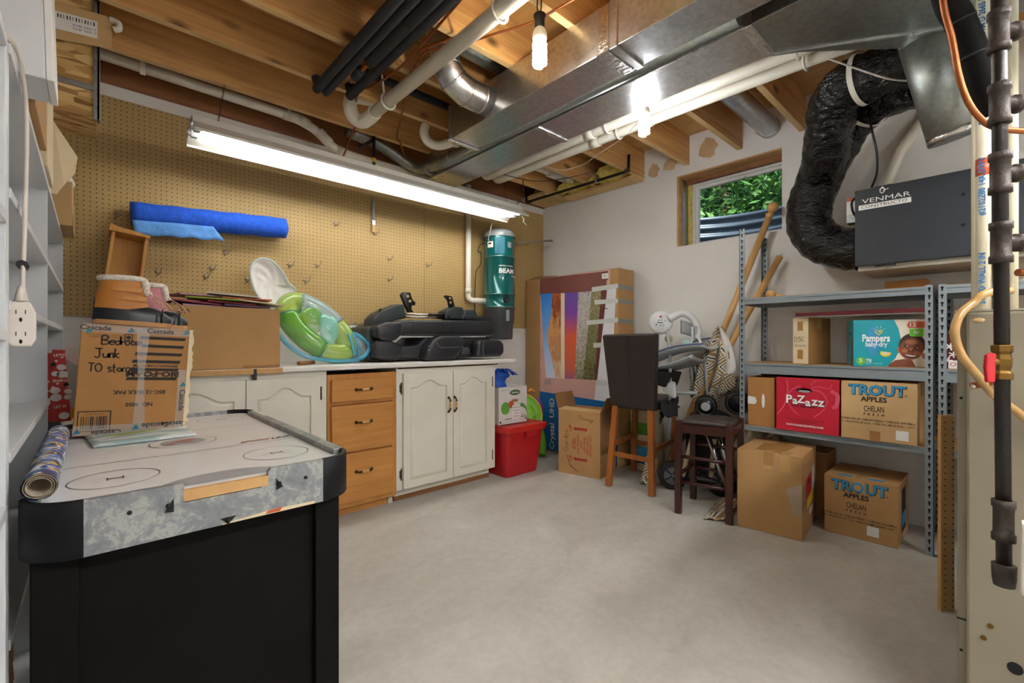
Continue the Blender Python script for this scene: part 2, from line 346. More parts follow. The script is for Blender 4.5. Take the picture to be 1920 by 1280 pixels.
M('lime', '#7ec02c', .4, var=.12); M('toy_yellow', '#e0c02c', .4, var=.05); M('toy_purple', '#8d3f9c', .4, var=.08); M('toy_orange', '#d98f2c', .4, var=.05)
def clearmat(name, c, alpha=.45, rough=.12):
    m, t, b = _base(name); c = lin(c); b.inputs['Base Color'].default_value = (*c, 1); b.inputs['Roughness'].default_value = rough; b.inputs['Alpha'].default_value = alpha; b.inputs['Coat Weight'].default_value = .6
    bump(t, b, noise(t, coords(t), 14, 3), .25, .01)
clearmat('float_clear', '#cfeaf2', .34); clearmat('float_green', '#6fbb3a', .66); clearmat('float_lime', '#b4d85e', .6); clearmat('float_blue', '#46b4d8', .55); clearmat('float_aqua', '#84d8c8', .6); clearmat('float_tint', '#a9d9e6', .42); M('mesh_white', '#dedcd8', .7, var=.04, sc=4); clearmat('poly_clear', '#d8dad8', .3, .08)
def _glass():
    m, t, b = _base('glass'); b.inputs['Transmission Weight'].default_value = 1; b.inputs['Roughness'].default_value = 0; b.inputs['IOR'].default_value = 1.05; b.inputs['Base Color'].default_value = (.97, 1, .99, 1)
_glass()
M('vinyl_white', '#dcdcda', .4, var=.02); M('well_steel', '#6d7c8c', .4, .6, .1, 6); M('leaf', '#4f7f34', .5, var=.6, sc=2.4); M('bark', '#5a4634', .9, var=.2); M('soil', '#5b4a3a', .95, var=.2); M('insul', '#c8b25a', .95, var=.25, sc=30, bmp=1, bsc=40)
M('apple_white', '#dcd6d2', .5, var=.03); M('green_print', '#5f9a3c', .5, var=.2, sc=12); M('green_dark', '#3f5f34', .5, var=.1); M('red_print', '#c24a34', .5, var=.15); M('sticker', '#e8e6e2', .5, var=.02)
M('teal_print', '#0f9aa6', .35, var=.06, sc=5); M('teal_dark', '#0b6f86', .35, var=.06); M('box_red', '#c01c34', .4, var=.05); M('box_red_line', '#d8576a', .4, var=.03); M('pale_print', '#dfd3bf', .4, var=.04); M('skin_print', '#7a3e22', .5, var=.18, sc=9); M('skin_dark', '#3a1c12', .6, var=.1); M('skin_light', '#a4623c', .5, var=.12); M('lip_print', '#6a2a22', .5, var=0); M('lime_print', '#6fbf2e', .4, var=.05); M('orange_print', '#c8582f', .4, var=.08); M('print_blue', '#2f8fc0', .5, var=.06); M('maroon', '#5c1a1f', .35, var=.12); M('yellow_print', '#e4c02e', .4, var=.05)
# television carton prints
M('tv_mauve', '#7d4a44', .45, var=.12, sc=3); M('tv_pink', '#d9aaa0', .5, var=.05); M('tv_blue', '#1368a8', .45, var=.04); M('tv_frame', '#6a332c', .5, var=.1); M('tv_cream', '#e9d5bd', .5, var=.04); M('tv_white', '#dfe0e6', .5, var=.04)
def grad(name, stops, ax=2, lo=0, hi=1, sc=0, mixw=.0):
    m, t, b = _base(name); s = N(t, 'ShaderNodeSeparateXYZ'); t.links.new(coords(t), s.inputs[0])
    r = N(t, 'ShaderNodeMapRange'); r.inputs['From Min'].default_value = lo; r.inputs['From Max'].default_value = hi; t.links.new(s.outputs[ax], r.inputs[0])
    f = r.outputs[0]
    if sc:
        a = N(t, 'ShaderNodeMath', operation='MULTIPLY_ADD'); t.links.new(noise(t, coords(t, (1, 3, 1)), sc, 5, .6, 1), a.inputs[0]); a.inputs[1].default_value = mixw; a.inputs[2].default_value = -mixw/2
        c = N(t, 'ShaderNodeMath', operation='ADD'); t.links.new(f, c.inputs[0]); t.links.new(a.outputs[0], c.inputs[1]); f = c.outputs[0]
    t.links.new(ramp(t, f, [(p, lin(c)) for p, c in stops]), b.inputs['Base Color']); b.inputs['Roughness'].default_value = .4
grad('print_sky', [(0, '#d8dcf0'), (.5, '#7fb4ee'), (1, '#2f86e0')], 2, .72, 1.55)
grad('print_rock', [(0, '#e8c8a0'), (.35, '#c98a5a'), (.6, '#e0a66c'), (.8, '#8a3f2c'), (1, '#c06a3c')], 2, .72, 1.55, 9, .9)
grad('print_sunset', [(0, '#b56a86'), (.15, '#d86a4a'), (.5, '#e0623a'), (.75, '#8a4fa8'), (1, '#6a54b0')], 2, .72, 1.55, 4, .2)
grad('print_pebble', [(0, '#3c3a2c'), (.25, '#6f7a4a'), (.42, '#c9b48a'), (.55, '#8a86a8'), (.7, '#e6e2da'), (1, '#5a5040')], 2, .2, 2.0, 46, 2.4)
grad('print_moss', [(0, '#2f3322'), (.35, '#6b5a34'), (.5, '#8fa066'), (.62, '#4a4028'), (.8, '#c9b890'), (1, '#5a4a3a')], 2, .2, 2.0, 40, 2.2)
# patterned papers
def _snow():
    m, t, b = _base('snow_paper'); v = N(t, 'ShaderNodeTexVoronoi'); v.inputs['Scale'].default_value = 55; t.links.new(coords(t), v.inputs['Vector'])
    t.links.new(ramp(t, v.outputs['Distance'], [(.18, lin('#efe6e0')), (.22, lin('#c22a24'))]), b.inputs['Base Color']); b.inputs['Roughness'].default_value = .35
_snow()
def _bluewrap():
    m, t, b = _base('blue_wrap'); w = N(t, 'ShaderNodeTexWave', wave_type='BANDS', bands_direction='Y'); w.inputs['Scale'].default_value = 3.2; w.inputs['Distortion'].default_value = 3; w.inputs['Detail'].default_value = 2; w.inputs['Detail Scale'].default_value = 14; t.links.new(coords(t), w.inputs['Vector'])
    c = ramp(t, w.outputs['Fac'], [(0, lin('#27427c')), (.4, lin('#5577b4')), (.7, lin('#6f9ccc')), (.86, lin('#d6dcea')), (.92, lin('#3c5c9c'))])
    v = N(t, 'ShaderNodeTexVoronoi'); v.inputs['Scale'].default_value = 60; t.links.new(coords(t), v.inputs['Vector'])
    s = N(t, 'ShaderNodeSeparateColor'); t.links.new(v.outputs['Color'], s.inputs[0])
    c = mixc(t, ramp(t, s.outputs[0], [(.86, (0, 0, 0)), (.9, (1, 1, 1))]), c, lin('#d9b45c')); c = mixc(t, ramp(t, s.outputs[1], [(.82, (0, 0, 0)), (.86, (1, 1, 1))]), c, lin('#e8eaee'))
    t.links.new(c, b.inputs['Base Color']); b.inputs['Roughness'].default_value = .22
_bluewrap()
M('paper_inside', '#a89a86', .6, var=.05)
def _mail():
    m, t, b = _base('leaf_print'); v = N(t, 'ShaderNodeTexVoronoi'); v.inputs['Scale'].default_value = 1; t.links.new(coords(t, (9, 26, 9), (0, 0, .5)), v.inputs['Vector']); s = N(t, 'ShaderNodeSeparateColor'); t.links.new(v.outputs['Color'], s.inputs[0])
    r = ramp(t, s.outputs[0], [(0, lin('#9fb6b4')), (.3, lin('#d9dcd8')), (.55, lin('#a9c0c4')), (.72, lin('#b4b92e')), (.85, lin('#cfd7d4'))]); r.node.color_ramp.interpolation = 'CONSTANT'; t.links.new(r, b.inputs['Base Color']); b.inputs['Roughness'].default_value = .5
_mail()

# ------------------------------------------------------------ room shell
XW, YW, XL, YF, ZS = 3.56, 3.36, -.5, -2.0, 2.745
struct(MB().box(XL-.1, XW+.3, YF-.1, YW+.15, -.12, 0).build('floor', 'concrete'))
wb = struct(MB().box(XL-.1, XW+.12, YW, YW+.12, 0, ZS).build('wall_back', 'drywall'))
for a, b in ((XL, -.357), (-.355, 2.083), (2.085, 3.556)): MB().box(a, b, YW-.007, YW, 1.213, 2.432).build('pegboard_panel', 'pegboard', wb, .0015)
MB().box(XL, XW, 3.325, YW, 2.50, ZS).build('rim_board', 'rim_wood', wb)
WY0, WY1, WZ0, WZ1 = 1.06, 1.84, 1.862, 2.442
wr = struct(MB().box(XW, XW+.2, YF, WY0, 0, ZS).box(XW, XW+.2, WY1, YW+.12, 0, ZS).box(XW, XW+.2, WY0, WY1, 0, WZ0).box(XW, XW+.2, WY0, WY1, WZ1, ZS).build('wall_right', 'drywall'))
for y, z, a, b in ((1.58, 2.6, .07, .08), (1.9, 2.56, .06, .05), (1.18, 2.63, .05, .07), (2.05, 2.55, .05, .06)):
    MB().poly([(XW-.0015, y+a*math.cos(i*PI/7)*(1+.2*math.sin(3*i)), z+b*math.sin(i*PI/7)*(1+.15*math.cos(2*i))) for i in range(14)]).build('bare_patch', 'bare_drywall', wr)
struct(MB().box(XL-.1, XL, YF, YW, 0, ZS).build('wall_left', 'drywall'))
struct(MB().box(XL-.1, XW+.2, YF-.1, YF, 0, ZS).build('wall_front', 'drywall'))
ce = struct(MB().box(XL-.1, XW+.3, YF-.1, YW+.15, ZS, ZS+.03).build('ceiling', 'plywood'))
JY = [2.955-.408*k for k in range(12)]
for y in JY:
    mb = MB().box(XL, XW, y, y+.038, 2.512, ZS); jo = mb.build('joist', ['joist_wood', 'joist_edge'], ce, .002)
    for p in jo.data.polygons:
        if abs(p.normal.z) > .9: p.material_index = 1
MB().box(3.41, 3.55, 2.14, 2.95, 2.482, 2.512).build('ledger_board', 'joist_edge', ce, .002)
MB().box(3.2, 3.55, 2.995, 3.32, 2.50, 2.53).build('ledger_board', 'joist_edge', ce, .002)
for (y0, y1) in ((2.19, 2.54), (2.6, 2.94), (3.0, 3.3)):
    mb = MB(); rr = random.Random(int(y0*10)); mb.grid(lambda u, v: (3.25+u*.3+rr.uniform(-.01, .01), y0+(y1-y0)*v, 2.55+.05*math.sin(u*5+v*4)+rr.uniform(-.015, .015)), 10, 10); mb.build('insulation_batt', 'insul', ce)

# window in the right wall
wi = struct(MB().box(XW+.001, XW+.2, WY1-.02, WY1, WZ0, WZ1).box(XW+.001, XW+.2, WY0, WY1-.02, WZ1-.012, WZ1).build('window_1', 'bare_wood'))
MB().box(XW+.05, XW+.16, WY1-.028, WY1-.02, WZ0+.012, WZ1-.02).build('steel_flange', 'galvanized_dull', wi)
def frame(x0, x1, y0, y1, z0, z1, w): return MB().box(x0, x1, y0, y0+w, z0, z1).box(x0, x1, y1-w, y1, z0, z1).box(x0, x1, y0+w, y1-w, z0, z0+w).box(x0, x1, y0+w, y1-w, z1-w, z1)
MB().box(XW+.11, XW+.2, WY0, WY1-.02, WZ1-.047, WZ1-.012).build('head_block', 'rim_wood', wi); MB().box(XW+.14, XW+.2, WY1-.062, WY1-.02, WZ0, WZ1-.047).build('side_block', 'insul', wi)
frame(XW+.15, XW+.2, WY0, WY1-.06, WZ0, WZ1-.045, .022).build('window_frame', 'vinyl_white', wi, .003)
frame(XW+.165, XW+.195, WY0+.021, WY1-.081, WZ0+.021, WZ1-.066, .026).build('sash', 'vinyl_white', wi, .003)
MB().box(XW+.178, XW+.184, WY0+.046, WY1-.106, WZ0+.046, WZ1-.091).build('window_pane', 'glass', wi)
MB().box(XW+.15, XW+.166, 1.36, 1.46, WZ1-.095, WZ1-.082).box(XW+.14, XW+.15, 1.37, 1.43, WZ1-.1, WZ1-.088).build('latch', 'vinyl_white', wi, .002)
# corrugated window well, ground and tree outside
def well(u, v):
    a = PI*u; z = 1.5+.75*v; r = 1+.022*math.sin(v*2*PI*9)
    return (XW+.2+.62*math.sin(a)*r, 1.45+.78*math.cos(a)*r, z)
tag(MB().grid(well, 40, 55).build('window_well', 'well_steel'), 'curved corrugated steel window well outside the basement window', 'window well')
tag(MB().box(XW+.86, 14, -9, 12, 1.9, 2.02).build('ground_outside', 'soil'), 'dark soil of the yard beyond the window well', 'ground', kind='structure')
MB().box(XW+.2, XW+.86, .6, 2.3, 1.4, 1.5).build('well_gravel', 'soil')['kind'] = 'structure'
tr = thing('tree', 'sunlit leafy green tree filling the view outside the window', 'tree', (8.2, 3.4, 2.02))
MB().tube(spl([(8.6, 3.6, 2.02), (8.5, 3.5, 3.2), (8.8, 3.7, 5.2)]), [.2, .19, .18, .17, .16, .15, .14, .13, .12, .11, .1, .09, .08], 10).build('trunk', 'bark', tr)
mb = MB(); rr = random.Random(3)
for i in range(15000):
    c = Vector((7.0+rr.gauss(1.0, .7), 3.3+rr.gauss(0, 2.0), 2.1+abs(rr.gauss(.9, 1.2)))); a = Vector((rr.gauss(0, 1), rr.gauss(0, 1), rr.gauss(0, 1))).normalized(); b = a.orthogonal().normalized(); l = rr.uniform(.05, .10)
    mb.add([c-a*l, c+b*l*.45, c+a*l, c-b*l*.45], [(0, 1, 2, 3)])
fo = mb.build('foliage', 'leaf', tr); fo['kind'] = 'stuff'
hg = thing('hedge', 'tall dark hedge standing behind the sunlit tree outside the window', 'hedge', (10.2, 4.5, 2.02)); mb = MB(); rr = random.Random(8)
for i in range(9000):
    c = Vector((10.2+rr.gauss(0, .25), 4.5+rr.uniform(-6, 6), 2.05+rr.uniform(0, 4.6))); a = Vector((rr.gauss(0, .5), rr.gauss(0, 1), rr.gauss(0, 1))).normalized(); b = a.orthogonal().normalized(); l = rr.uniform(.10, .2)
    mb.add([c-a*l, c+b*l*.55, c+a*l, c-b*l*.55], [(0, 1, 2, 3)])
fo = mb.build('foliage', 'leaf', hg); fo['kind'] = 'stuff'
MB().box(10.2, 10.5, -1.4, 10.4, 2.02, 6.2).build('hedge_core', 'leaf', hg)
# ------------------------------------------------------------ overhead: lights
def shop_light(label, FX0, FX1, dy, glow='tube_glow'):
  t = thing('shop_light', label, 'light', ((FX0+FX1)/2, 2.845+dy, 2.136))
  prof = [(yy+dy, zz) for yy, zz in [(2.71, 2.128), (2.71, 2.14), (2.785, 2.198), (2.795, 2.232), (2.895, 2.232), (2.905, 2.198), (2.98, 2.14), (2.98, 2.128)]]
  mb = MB(); mb.grid(lambda u, v: (FX0+(FX1-FX0)*u, *prof[round(v*7)]), 2, 8, smooth=False); mb.build('reflector', 'fixture_white', t, solid=.002)
  MB().box(FX0, FX1, 2.788+dy, 2.902+dy, 2.196, 2.2).build('ballast_cover', 'fixture_white', t)
  for y in (2.80+dy, 2.89+dy):
      MB().cyl((FX0+.045, y, 2.167), (FX1-.045, y, 2.167), .0165, n=12).build('tube', glow, t)
      for x in (FX0+.02, FX1-.02): MB().box(x-.014, x+.014, y-.013, y+.013, 2.15, 2.197).cyl((x-.03, y, 2.167), (x+.03, y, 2.167), .012, n=10).build('lamp_holder', 'swing_grey', t, .002)
  for x in (FX0+.12, FX1-.12):
      mb = MB(); p, q = Vector((x, 2.86+dy, 2.232)), Vector((x+.05, 2.955+dy, 2.508))
      for i in range(14):
          c = p.lerp(q, (i+.5)/14); d = (q-p).normalized(); a = d.orthogonal().normalized() if i % 2 else d.cross(d.orthogonal()).normalized()
          mb.tube([c+d*.014*math.cos(k*PI/4)+a*.005*math.sin(k*PI/4) for k in range(8)], .0012, 4, closed=True)
      mb.build('chain', 'handle_bronze', t)
  for x in (FX0+.42, FX0+1.17): MB().cyl((x, 2.80+dy, 2.15), (x+.004, 2.79+dy, 2.185), .004, n=6).build('tube_clip', 'chrome', t)
  MB().tube(spl([(FX1-.02, 2.8+dy, 2.17), (FX1+.01, 2.78+dy, 2.12), (FX1-.01, 2.77+dy, 2.10), (FX1+.02, 2.76+dy, 2.07)]), .003, 6).build('pull_knot', 'strap_white', t)
shop_light('long white fluorescent shop light hanging on chains above the workbench', .376, 2.70, 0)
shop_light('unseen fluorescent shop light added behind the camera as fill light', .2, 2.5, -3.69, 'tube_glow_fill')  # invented fixture out of view, gives soft fill from the rear
def cfl(name, label, x, y, z, glow, top):
    t = thing('light_bulb', label, 'light bulb', (x, y, z), 'compact fluorescent bulbs under the joists')
    zz = z+.118
    def hel(ph): return [(x+.023*math.cos(a)*k, y+.023*math.sin(a)*k, z+.012+.1*i/48+0) for i in range(49) for a in [ph+i/48*2*PI*3.2] for k in [min(1, .35+i/6, .5+(48-i)/8)]]
    MB().tube(hel(0), .0078, 8).tube(hel(PI), .0078, 8).build('spiral_tube', glow, t)
    MB().lathe([(.0, -.005), (.026, -.003), (.031, .01), (.031, .028), (.024, .045), (.016, .056), (0, .056)], (x, y, zz)).build('bulb_base', 'bulb_base', t)
    MB().lathe([(.019, 0), (.021, .005), (.021, .04), (.026, .05), (.026, .058), (0, .06)], (x, y, zz+.05)).build('socket', 'black_plastic', t)
    MB().tube(spl([(x, y, zz+.1), (x-.01, y+.005, zz+.14), (x+.005, y+.01, top-.02), (x-.01, y+.02, top)]), .003, 6).tube(spl([(x, y, zz+.1), (x+.014, y+.005, zz+.15), (x+.02, y+.012, top)]), .003, 6).build('lead_wire', 'zip_black', t)
    return t
cfl('a', 'glowing spiral bulb hanging in front of the gold-lit side of the metal duct', 1.375, 1.317, 2.216, 'bulb_glow', 2.62)
cfl('b', 'glowing spiral bulb hanging beside the pair of white pipes', 2.23, 1.343, 2.20, 'bulb_glow_cool', 2.53)
cfl('c', 'unseen spiral bulb added under the joists behind the camera as fill light', .9, -.95, 2.22, 'bulb_glow_cool', 2.53)  # added bulb out of view, lifts the ambient light
cfl('d', 'unseen spiral bulb added under the joists behind the furnace as fill light', 2.3, -1.1, 2.22, 'bulb_glow_cool', 2.53)  # another added bulb, unseen, for the same fill

# ------------------------------------------------------------ overhead: ducts and pipes
t = thing('supply_duct', 'rectangular galvanized duct running overhead, its side lit gold by the bare bulb', 'duct', (1.70, .65, 2.307))
MB().box(1.60, 1.80, -1.0, 2.285, 2.307, 2.508).build('duct_body', 'galvanized', t, .003)
for y in (1.105, -.2): MB().box(1.594, 1.806, y-.018, y+.018, 2.301, 2.511).build('drive_cleat', 'galvanized', t, .003)
MB().box(1.592, 1.80, 1.135, 1.19, 2.3035, 2.3065).box(1.5965, 1.5995, 1.13, 1.18, 2.307, 2.5).build('foil_tape', 'foil_tape', t)
MB().box(1.585, 1.815, 2.27, 2.295, 2.296, 2.305).box(1.592, 1.60, 2.27, 2.293, 2.30, 2.512).build('end_flange', 'galvanized', t, .002)
t = thing('return_duct', 'second rectangular metal duct beside the lit one, flaring wide at its near end', 'duct', (2.01, 1.3, 2.31))
MB().box(1.885, 2.14, .69, 2.99, 2.312, 2.508).build('duct_body', 'galvanized', t, .003)
for y in (1.83, .685): MB().box(1.88, 2.145, y-.02, y+.02, 2.306, 2.511).build('drive_cleat', 'foil_tape', t, .003)
pl = [(1.885, .68), (2.14, .68), (2.56, .24), (2.56, -.8), (1.885, -.8)]
MB().prism([(x, y, 2.314) for x, y in pl], (0, 0, .194)).build('flared_plenum', 'galvanized_dull', t, .003)
MB().bar((2.14, .69, 2.311), (2.56, .02, 2.311), .012, .006).build('crease', 'galvanized', t)
t = thing('round_vent_pipe', 'galvanized round pipe turning along the wall and running between the two ducts', 'pipe', (1.84, 2.0, 2.32))
MB().tube(rnd([(1.30, 3.10, 2.55), (1.55, 3.10, 2.53), (1.845, 3.08, 2.40), (1.845, 2.7, 2.358), (1.845, .7, 2.352)], .12), .045, 20).build('pipe_body', 'galvanized_dull', t)
for y in (2.9, 2.62, 1.6): MB().tube([(1.845, y, 2.362), (1.845, y-.02, 2.362)], .0475, 20).build('joint', 'galvanized', t)
MB().tube([(1.34+.025*i, 3.1, 2.548-.002*i) for i in range(6)], [.046, .05, .046, .05, .046, .05], 20).build('adjustable_elbow', 'galvanized', t)
t = thing('duct_elbow', 'shiny round metal elbow rising from the side of the lit duct into the joists', 'duct', (1.45, 1.93, 2.32))
MB().tube([(1.61, 1.93, 2.40), (1.52, 1.93, 2.395), (1.44, 1.93, 2.40), (1.375, 1.93, 2.425), (1.33, 1.93, 2.475), (1.315, 1.93, 2.53), (1.315, 1.93, 2.70)], .074, 28).build('elbow_body', 'galvanized', t)
for p, d in (((1.55, 1.93, 2.397), (1, 0, 0)), ((1.45, 1.93, 2.399), (.98, 0, -.1)), ((1.372, 1.93, 2.428), (.75, 0, -.6)), ((1.325, 1.93, 2.485), (.2, 0, -1)), ((1.315, 1.93, 2.55), (0, 0, -1))):
    d = Vector(d).normalized(); MB().tube([Vector(p)-d*.005, Vector(p)+d*.005], .077, 28).build('seam_ring', 'galvanized', t)
MB().tube([(1.40, 1.93, 2.66), (1.9, 1.93, 2.66)], .07, 20).build('branch_pipe', 'galvanized_dull', t)
o = MB().tube([(2.15, 1.135, 2.60), (3.57, 1.135, 2.60)], .066, 24).build('round_joist_duct', 'galvanized')
tag(o, 'round galvanized duct running between two joists above the window', 'duct'); MB().tube([(3.53, 1.135, 2.60), (3.56, 1.135, 2.60)], .070, 24).build('collar', 'foil_tape', o)
t = thing('vent_duct', 'large grey sheet-metal round duct hanging over the black ventilator box', 'duct', (2.62, .2, 1.93))
def P3(a, b, u): return Vector(a).lerp(Vector(b), u)
A, B = (2.500, .278, 2.62), (2.653, .135, 1.93)
MB().tube([P3(A, B, 0), P3(A, B, .3)], .095, 32).build('upper_collar', 'galvanized', t)
MB().tube([P3(A, B, .29), P3(A, B, .32)], .101, 32).build('rolled_lip', 'galvanized', t)
MB().tube([P3(A, B, .31), P3(A, B, 1)], .0915, 32).build('duct_body', 'galvanized_dull', t)
MB().tube([P3(A, B, .33), P3(A, B, .40)], .0926, 32).build('foil_tape', 'foil_tape', t); MB().tube([P3(A, B, .96), P3(A, B, .99)], .0932, 32).build('wrap_band', 'foil_tape', t)
t = thing('drain_pipe', 'thick white plastic pipe under the joists ending in a curled elbow', 'pipe', (1.2, 1.5, 2.36))
MB().tube([(1.2, 2.5, 2.40), (1.2, -1.2, 2.41)], .034, 20).build('pipe_run', 'pvc', t)
MB().tube(spl([(1.2, 2.46, 2.40), (1.2, 2.53, 2.395), (1.185, 2.60, 2.39), (1.145, 2.63, 2.42), (1.125, 2.63, 2.48), (1.15, 2.64, 2.54), (1.23, 2.66, 2.57), (1.32, 2.66, 2.58)]), .040, 18).build('elbow', 'pvc', t)
def hanger(x, y, z, r, par, nm='pipe_hanger', m='strap_white'):
    MB().tube([(x+r*math.sin(a), y, z-r*math.cos(a)) for a in [k*PI/9-PI*.8 for k in range(15)]], .006, 6).tube([(x-r*.6, y, z+r*.8), (x-r*.9, y, 2.53)], .006, 6).build(nm, m, par)
hanger(1.2, 1.37, 2.40, .042, t); hanger(1.2, 2.30, 2.40, .042, t)
for k, (x, r, lab, ye, turn) in enumerate(((.905, .024, 'leftmost black foam-covered pipe in the bundle below the joists', 2.52, 1), (.955, .022, 'second black foam-covered pipe from the left in the overhead bundle', 2.52, 1), (1.012, .030, 'thick black foam-covered pipe whose cut end bares copper', 2.13, 0), (1.068, .025, 'rightmost black foam-covered pipe in the overhead bundle', 2.47, 1))):
    t = thing('insulated_pipe', lab, 'pipe', (x, 1.0, 2.46-r), 'black insulated pipes under the joists'); z = 2.462
    MB().tube(spl([(x, -1.2, z), (x, ye-.3, z), (x, ye-.05, z), (x-.004, ye, z+.012), (x-.008, ye+.02, z+.05)]) if turn else [(x, -1.2, z), (x, ye, z)], r, 16).build('foam_sleeve', 'foam_black', t)
    for y in (1.55+.1*k, 2.02+.05*k): MB().tube([(x, y, z), (x, y+.008, z)], r+.0015, 16).build('sleeve_joint', 'black', t)
    if not turn:
        MB().tube([(x, ye-.02, z), (x, 2.36, z)], .011, 10).build('bare_copper', 'copper', t); MB().tube([(x, 2.22, z), (x, 2.31, z)], .022, 12).build('foam_stub', 'foam_black', t)
o = MB().tube([(1.09, 2.45, 2.60), (1.74, 2.45, 2.60)], .023, 14).build('insulated_cross_pipe', 'foam_black'); tag(o, 'black foam-covered pipe running crosswise along a joist behind the thick white pipe', 'pipe')
t = thing('wall_drain_pipe', 'white plastic pipe running along the last joist above the shop light', 'pipe', (.9, 3.13, 2.38))
MB().tube(rnd([(XL, 3.13, 2.555), (.96, 3.13, 2.535), (1.10, 3.13, 2.50), (1.24, 3.13, 2.40), (1.36, 3.13, 2.39), (2.5, 3.13, 2.37)], .06), .029, 16).build('pipe_run', 'pvc', t)
for p, q in (((.90, 3.13, 2.536), (1.0, 3.13, 2.534)), ((1.0, 3.13, 2.533), (1.06, 3.13, 2.515)), ((1.12, 3.13, 2.49), (1.2, 3.13, 2.43)), ((1.24, 3.13, 2.402), (1.31, 3.13, 2.393))): MB().tube([p, q], .034, 16).build('coupling', 'pvc', t)
for x in (.2, .93): MB().box(x-.012, x+.012, 3.092, 3.096, 2.49, 2.6).build('strap', 'strap_white', t)
t = thing('black_tee', 'small black plastic tee fitting by the round metal pipe above the light', 'pipe', (1.42, 2.98, 2.30))
MB().tube([(1.45, 2.99, 2.51), (1.45, 2.99, 2.24)], .011, 10).tube([(1.45, 2.99, 2.49), (1.34, 2.99, 2.40)], .011, 10).build('tubes', 'black_plastic', t); MB().tube([(1.45, 2.99, 2.36), (1.45, 2.99, 2.33)], .0125, 10).build('yellow_band', 'toy_yellow', t)
t = thing('white_trap', 'short white plastic pipe with a curled elbow tucked under the end of the lit duct', 'pipe', (1.66, 2.5, 2.33))
MB().tube(spl([(1.72, 2.30, 2.36), (1.70, 2.42, 2.36), (1.67, 2.52, 2.365), (1.63, 2.57, 2.39), (1.60, 2.58, 2.44), (1.62, 2.60, 2.5)]), .029, 16).build('pipe_run', 'pvc', t); hanger(1.70, 2.37, 2.36, .04, t)
for lab, x0, z0, ys in (('white plastic pipe nearer the ducts in the overhead pair', 2.425, 2.452, (1.9,)), ('white plastic pipe nearer the window in the overhead pair', 2.548, 2.452, (1.55, 1.95))):
    t = thing('vent_pipe', lab, 'pipe', (x0, 1.8, 2.42), 'pair of white pipes beside the ducts')
    MB().tube(rnd([(x0+.05, .2, z0), (x0+.02, .7, z0), (x0, 1.6, z0), (x0, 2.96, z0), (x0-.02, 2.98, 2.6)], .06), .031, 18).build('pipe_run', 'pvc', t)
    for y in ys: MB().tube([(x0+.004, y, z0), (x0+.004, y-.07, z0)], .036, 18).build('coupling', 'pvc', t)
    hanger(x0, 1.72, z0, .04, t); hanger(x0+.02, .66, z0, .042, t)
o = MB().tube(rnd([(2.75, 2.76, 2.60), (3.1, 2.76, 2.60), (3.4, 2.76, 2.60)], .05), .036, 16).build('bay_pipe', 'pvc'); tag(o, 'white plastic pipe lying in the joist bay by the back corner', 'pipe'); MB().tube([(3.0, 2.76, 2.60), (3.2, 2.76, 2.60)], .05, 18).build('wrap', 'strap_white', o)
t = thing('gas_line', 'thin black iron pipe crossing under the joists near the back corner', 'pipe', (3.2, 2.6, 2.45))
MB().tube(rnd([(3.19, 3.24, 2.60), (3.19, 3.24, 2.468), (3.215, 2.08, 2.468), (3.215, 2.075, 2.60)], .02), .012, 10).build('pipe_run', 'iron_pipe', t)
for y in (3.22, 2.10): MB().tube([(3.2, y, 2.468), (3.2, y-.035, 2.468)], .017, 10).build('fitting', 'iron_fitting', t)
MB().box(3.19, 3.225, 2.38, 2.4, 2.45, 2.52).build('pipe_strap', 'galvanized', t)
def cable(name, label, pts, r, m, cat='cable', k=6): return tag(MB().tube(spl(pts, k), r, 7).build(name, m), label, cat)
cable('copper_cable', 'copper-coloured cable looping from the joists down toward the shop light', [(1.114, 1.4, 2.50), (1.166, 2.06, 2.49), (1.141, 2.359, 2.49), (1.115, 2.49, 2.50), (1.19, 2.705, 2.50), (1.271, 2.891, 2.50), (1.30, 2.99, 2.5), (1.25, 3.02, 2.34), (1.21, 3.03, 2.26)], .0062, 'copper')
cable('copper_cable', 'copper-coloured cable with a tight loop beside the round elbow', [(1.26, 1.2, 2.50), (1.245, 1.548, 2.49), (1.24, 1.70, 2.485), (1.189, 1.837, 2.485), (1.167, 1.955, 2.49), (1.19, 2.04, 2.495), (1.26, 2.15, 2.50), (1.36, 2.4, 2.50), (1.55, 2.85, 2.50), (1.62, 2.93, 2.50), (1.70, 3.0, 2.44)], .0062, 'copper')
cable('copper_cable', 'copper-coloured cable running beneath the joists past the bulb to the white pipe', [(1.52, .9, 2.50), (1.47, 1.23, 2.50), (1.44, 1.42, 2.498), (1.372, 1.586, 2.50), (1.294, 1.777, 2.50), (1.214, 1.90, 2.50), (1.21, 1.98, 2.5), (1.26, 2.2, 2.505)], .005, 'copper')
cable('white_wire', 'thin white wire drooping over the black insulated duct', [(2.42, 1.0, 2.50), (2.5, .78, 2.50), (2.56, .62, 2.46), (2.58, .55, 2.41), (2.61, .47, 2.35), (2.66, .36, 2.275), (2.71, .28, 2.25), (2.80, .1, 2.2)], .004, 'cord', 'wire')
cable('white_wire', 'thin white wire hanging below the pair of white pipes', [(2.45, 1.5, 2.42), (2.60, 1.75, 2.43), (2.707, 2.013, 2.44), (2.781, 2.219, 2.44), (2.72, 2.40, 2.44), (2.6, 2.5, 2.5)], .0025, 'cord', 'wire')
cable('black_wire', 'thin black wire sagging under the white pipes near the back wall', [(3.1, 2.3, 2.50), (2.9, 2.49, 2.44), (2.75, 2.64, 2.42), (2.52, 2.72, 2.42), (2.3, 2.9, 2.5)], .003, 'zip_black', 'wire')
cable('black_wire', 'black cable end dangling beside the shop light', [(2.62, 2.7, 2.42), (2.66, 2.74, 2.36), (2.70, 2.78, 2.30), (2.66, 2.82, 2.25)], .004, 'zip_black', 'wire')

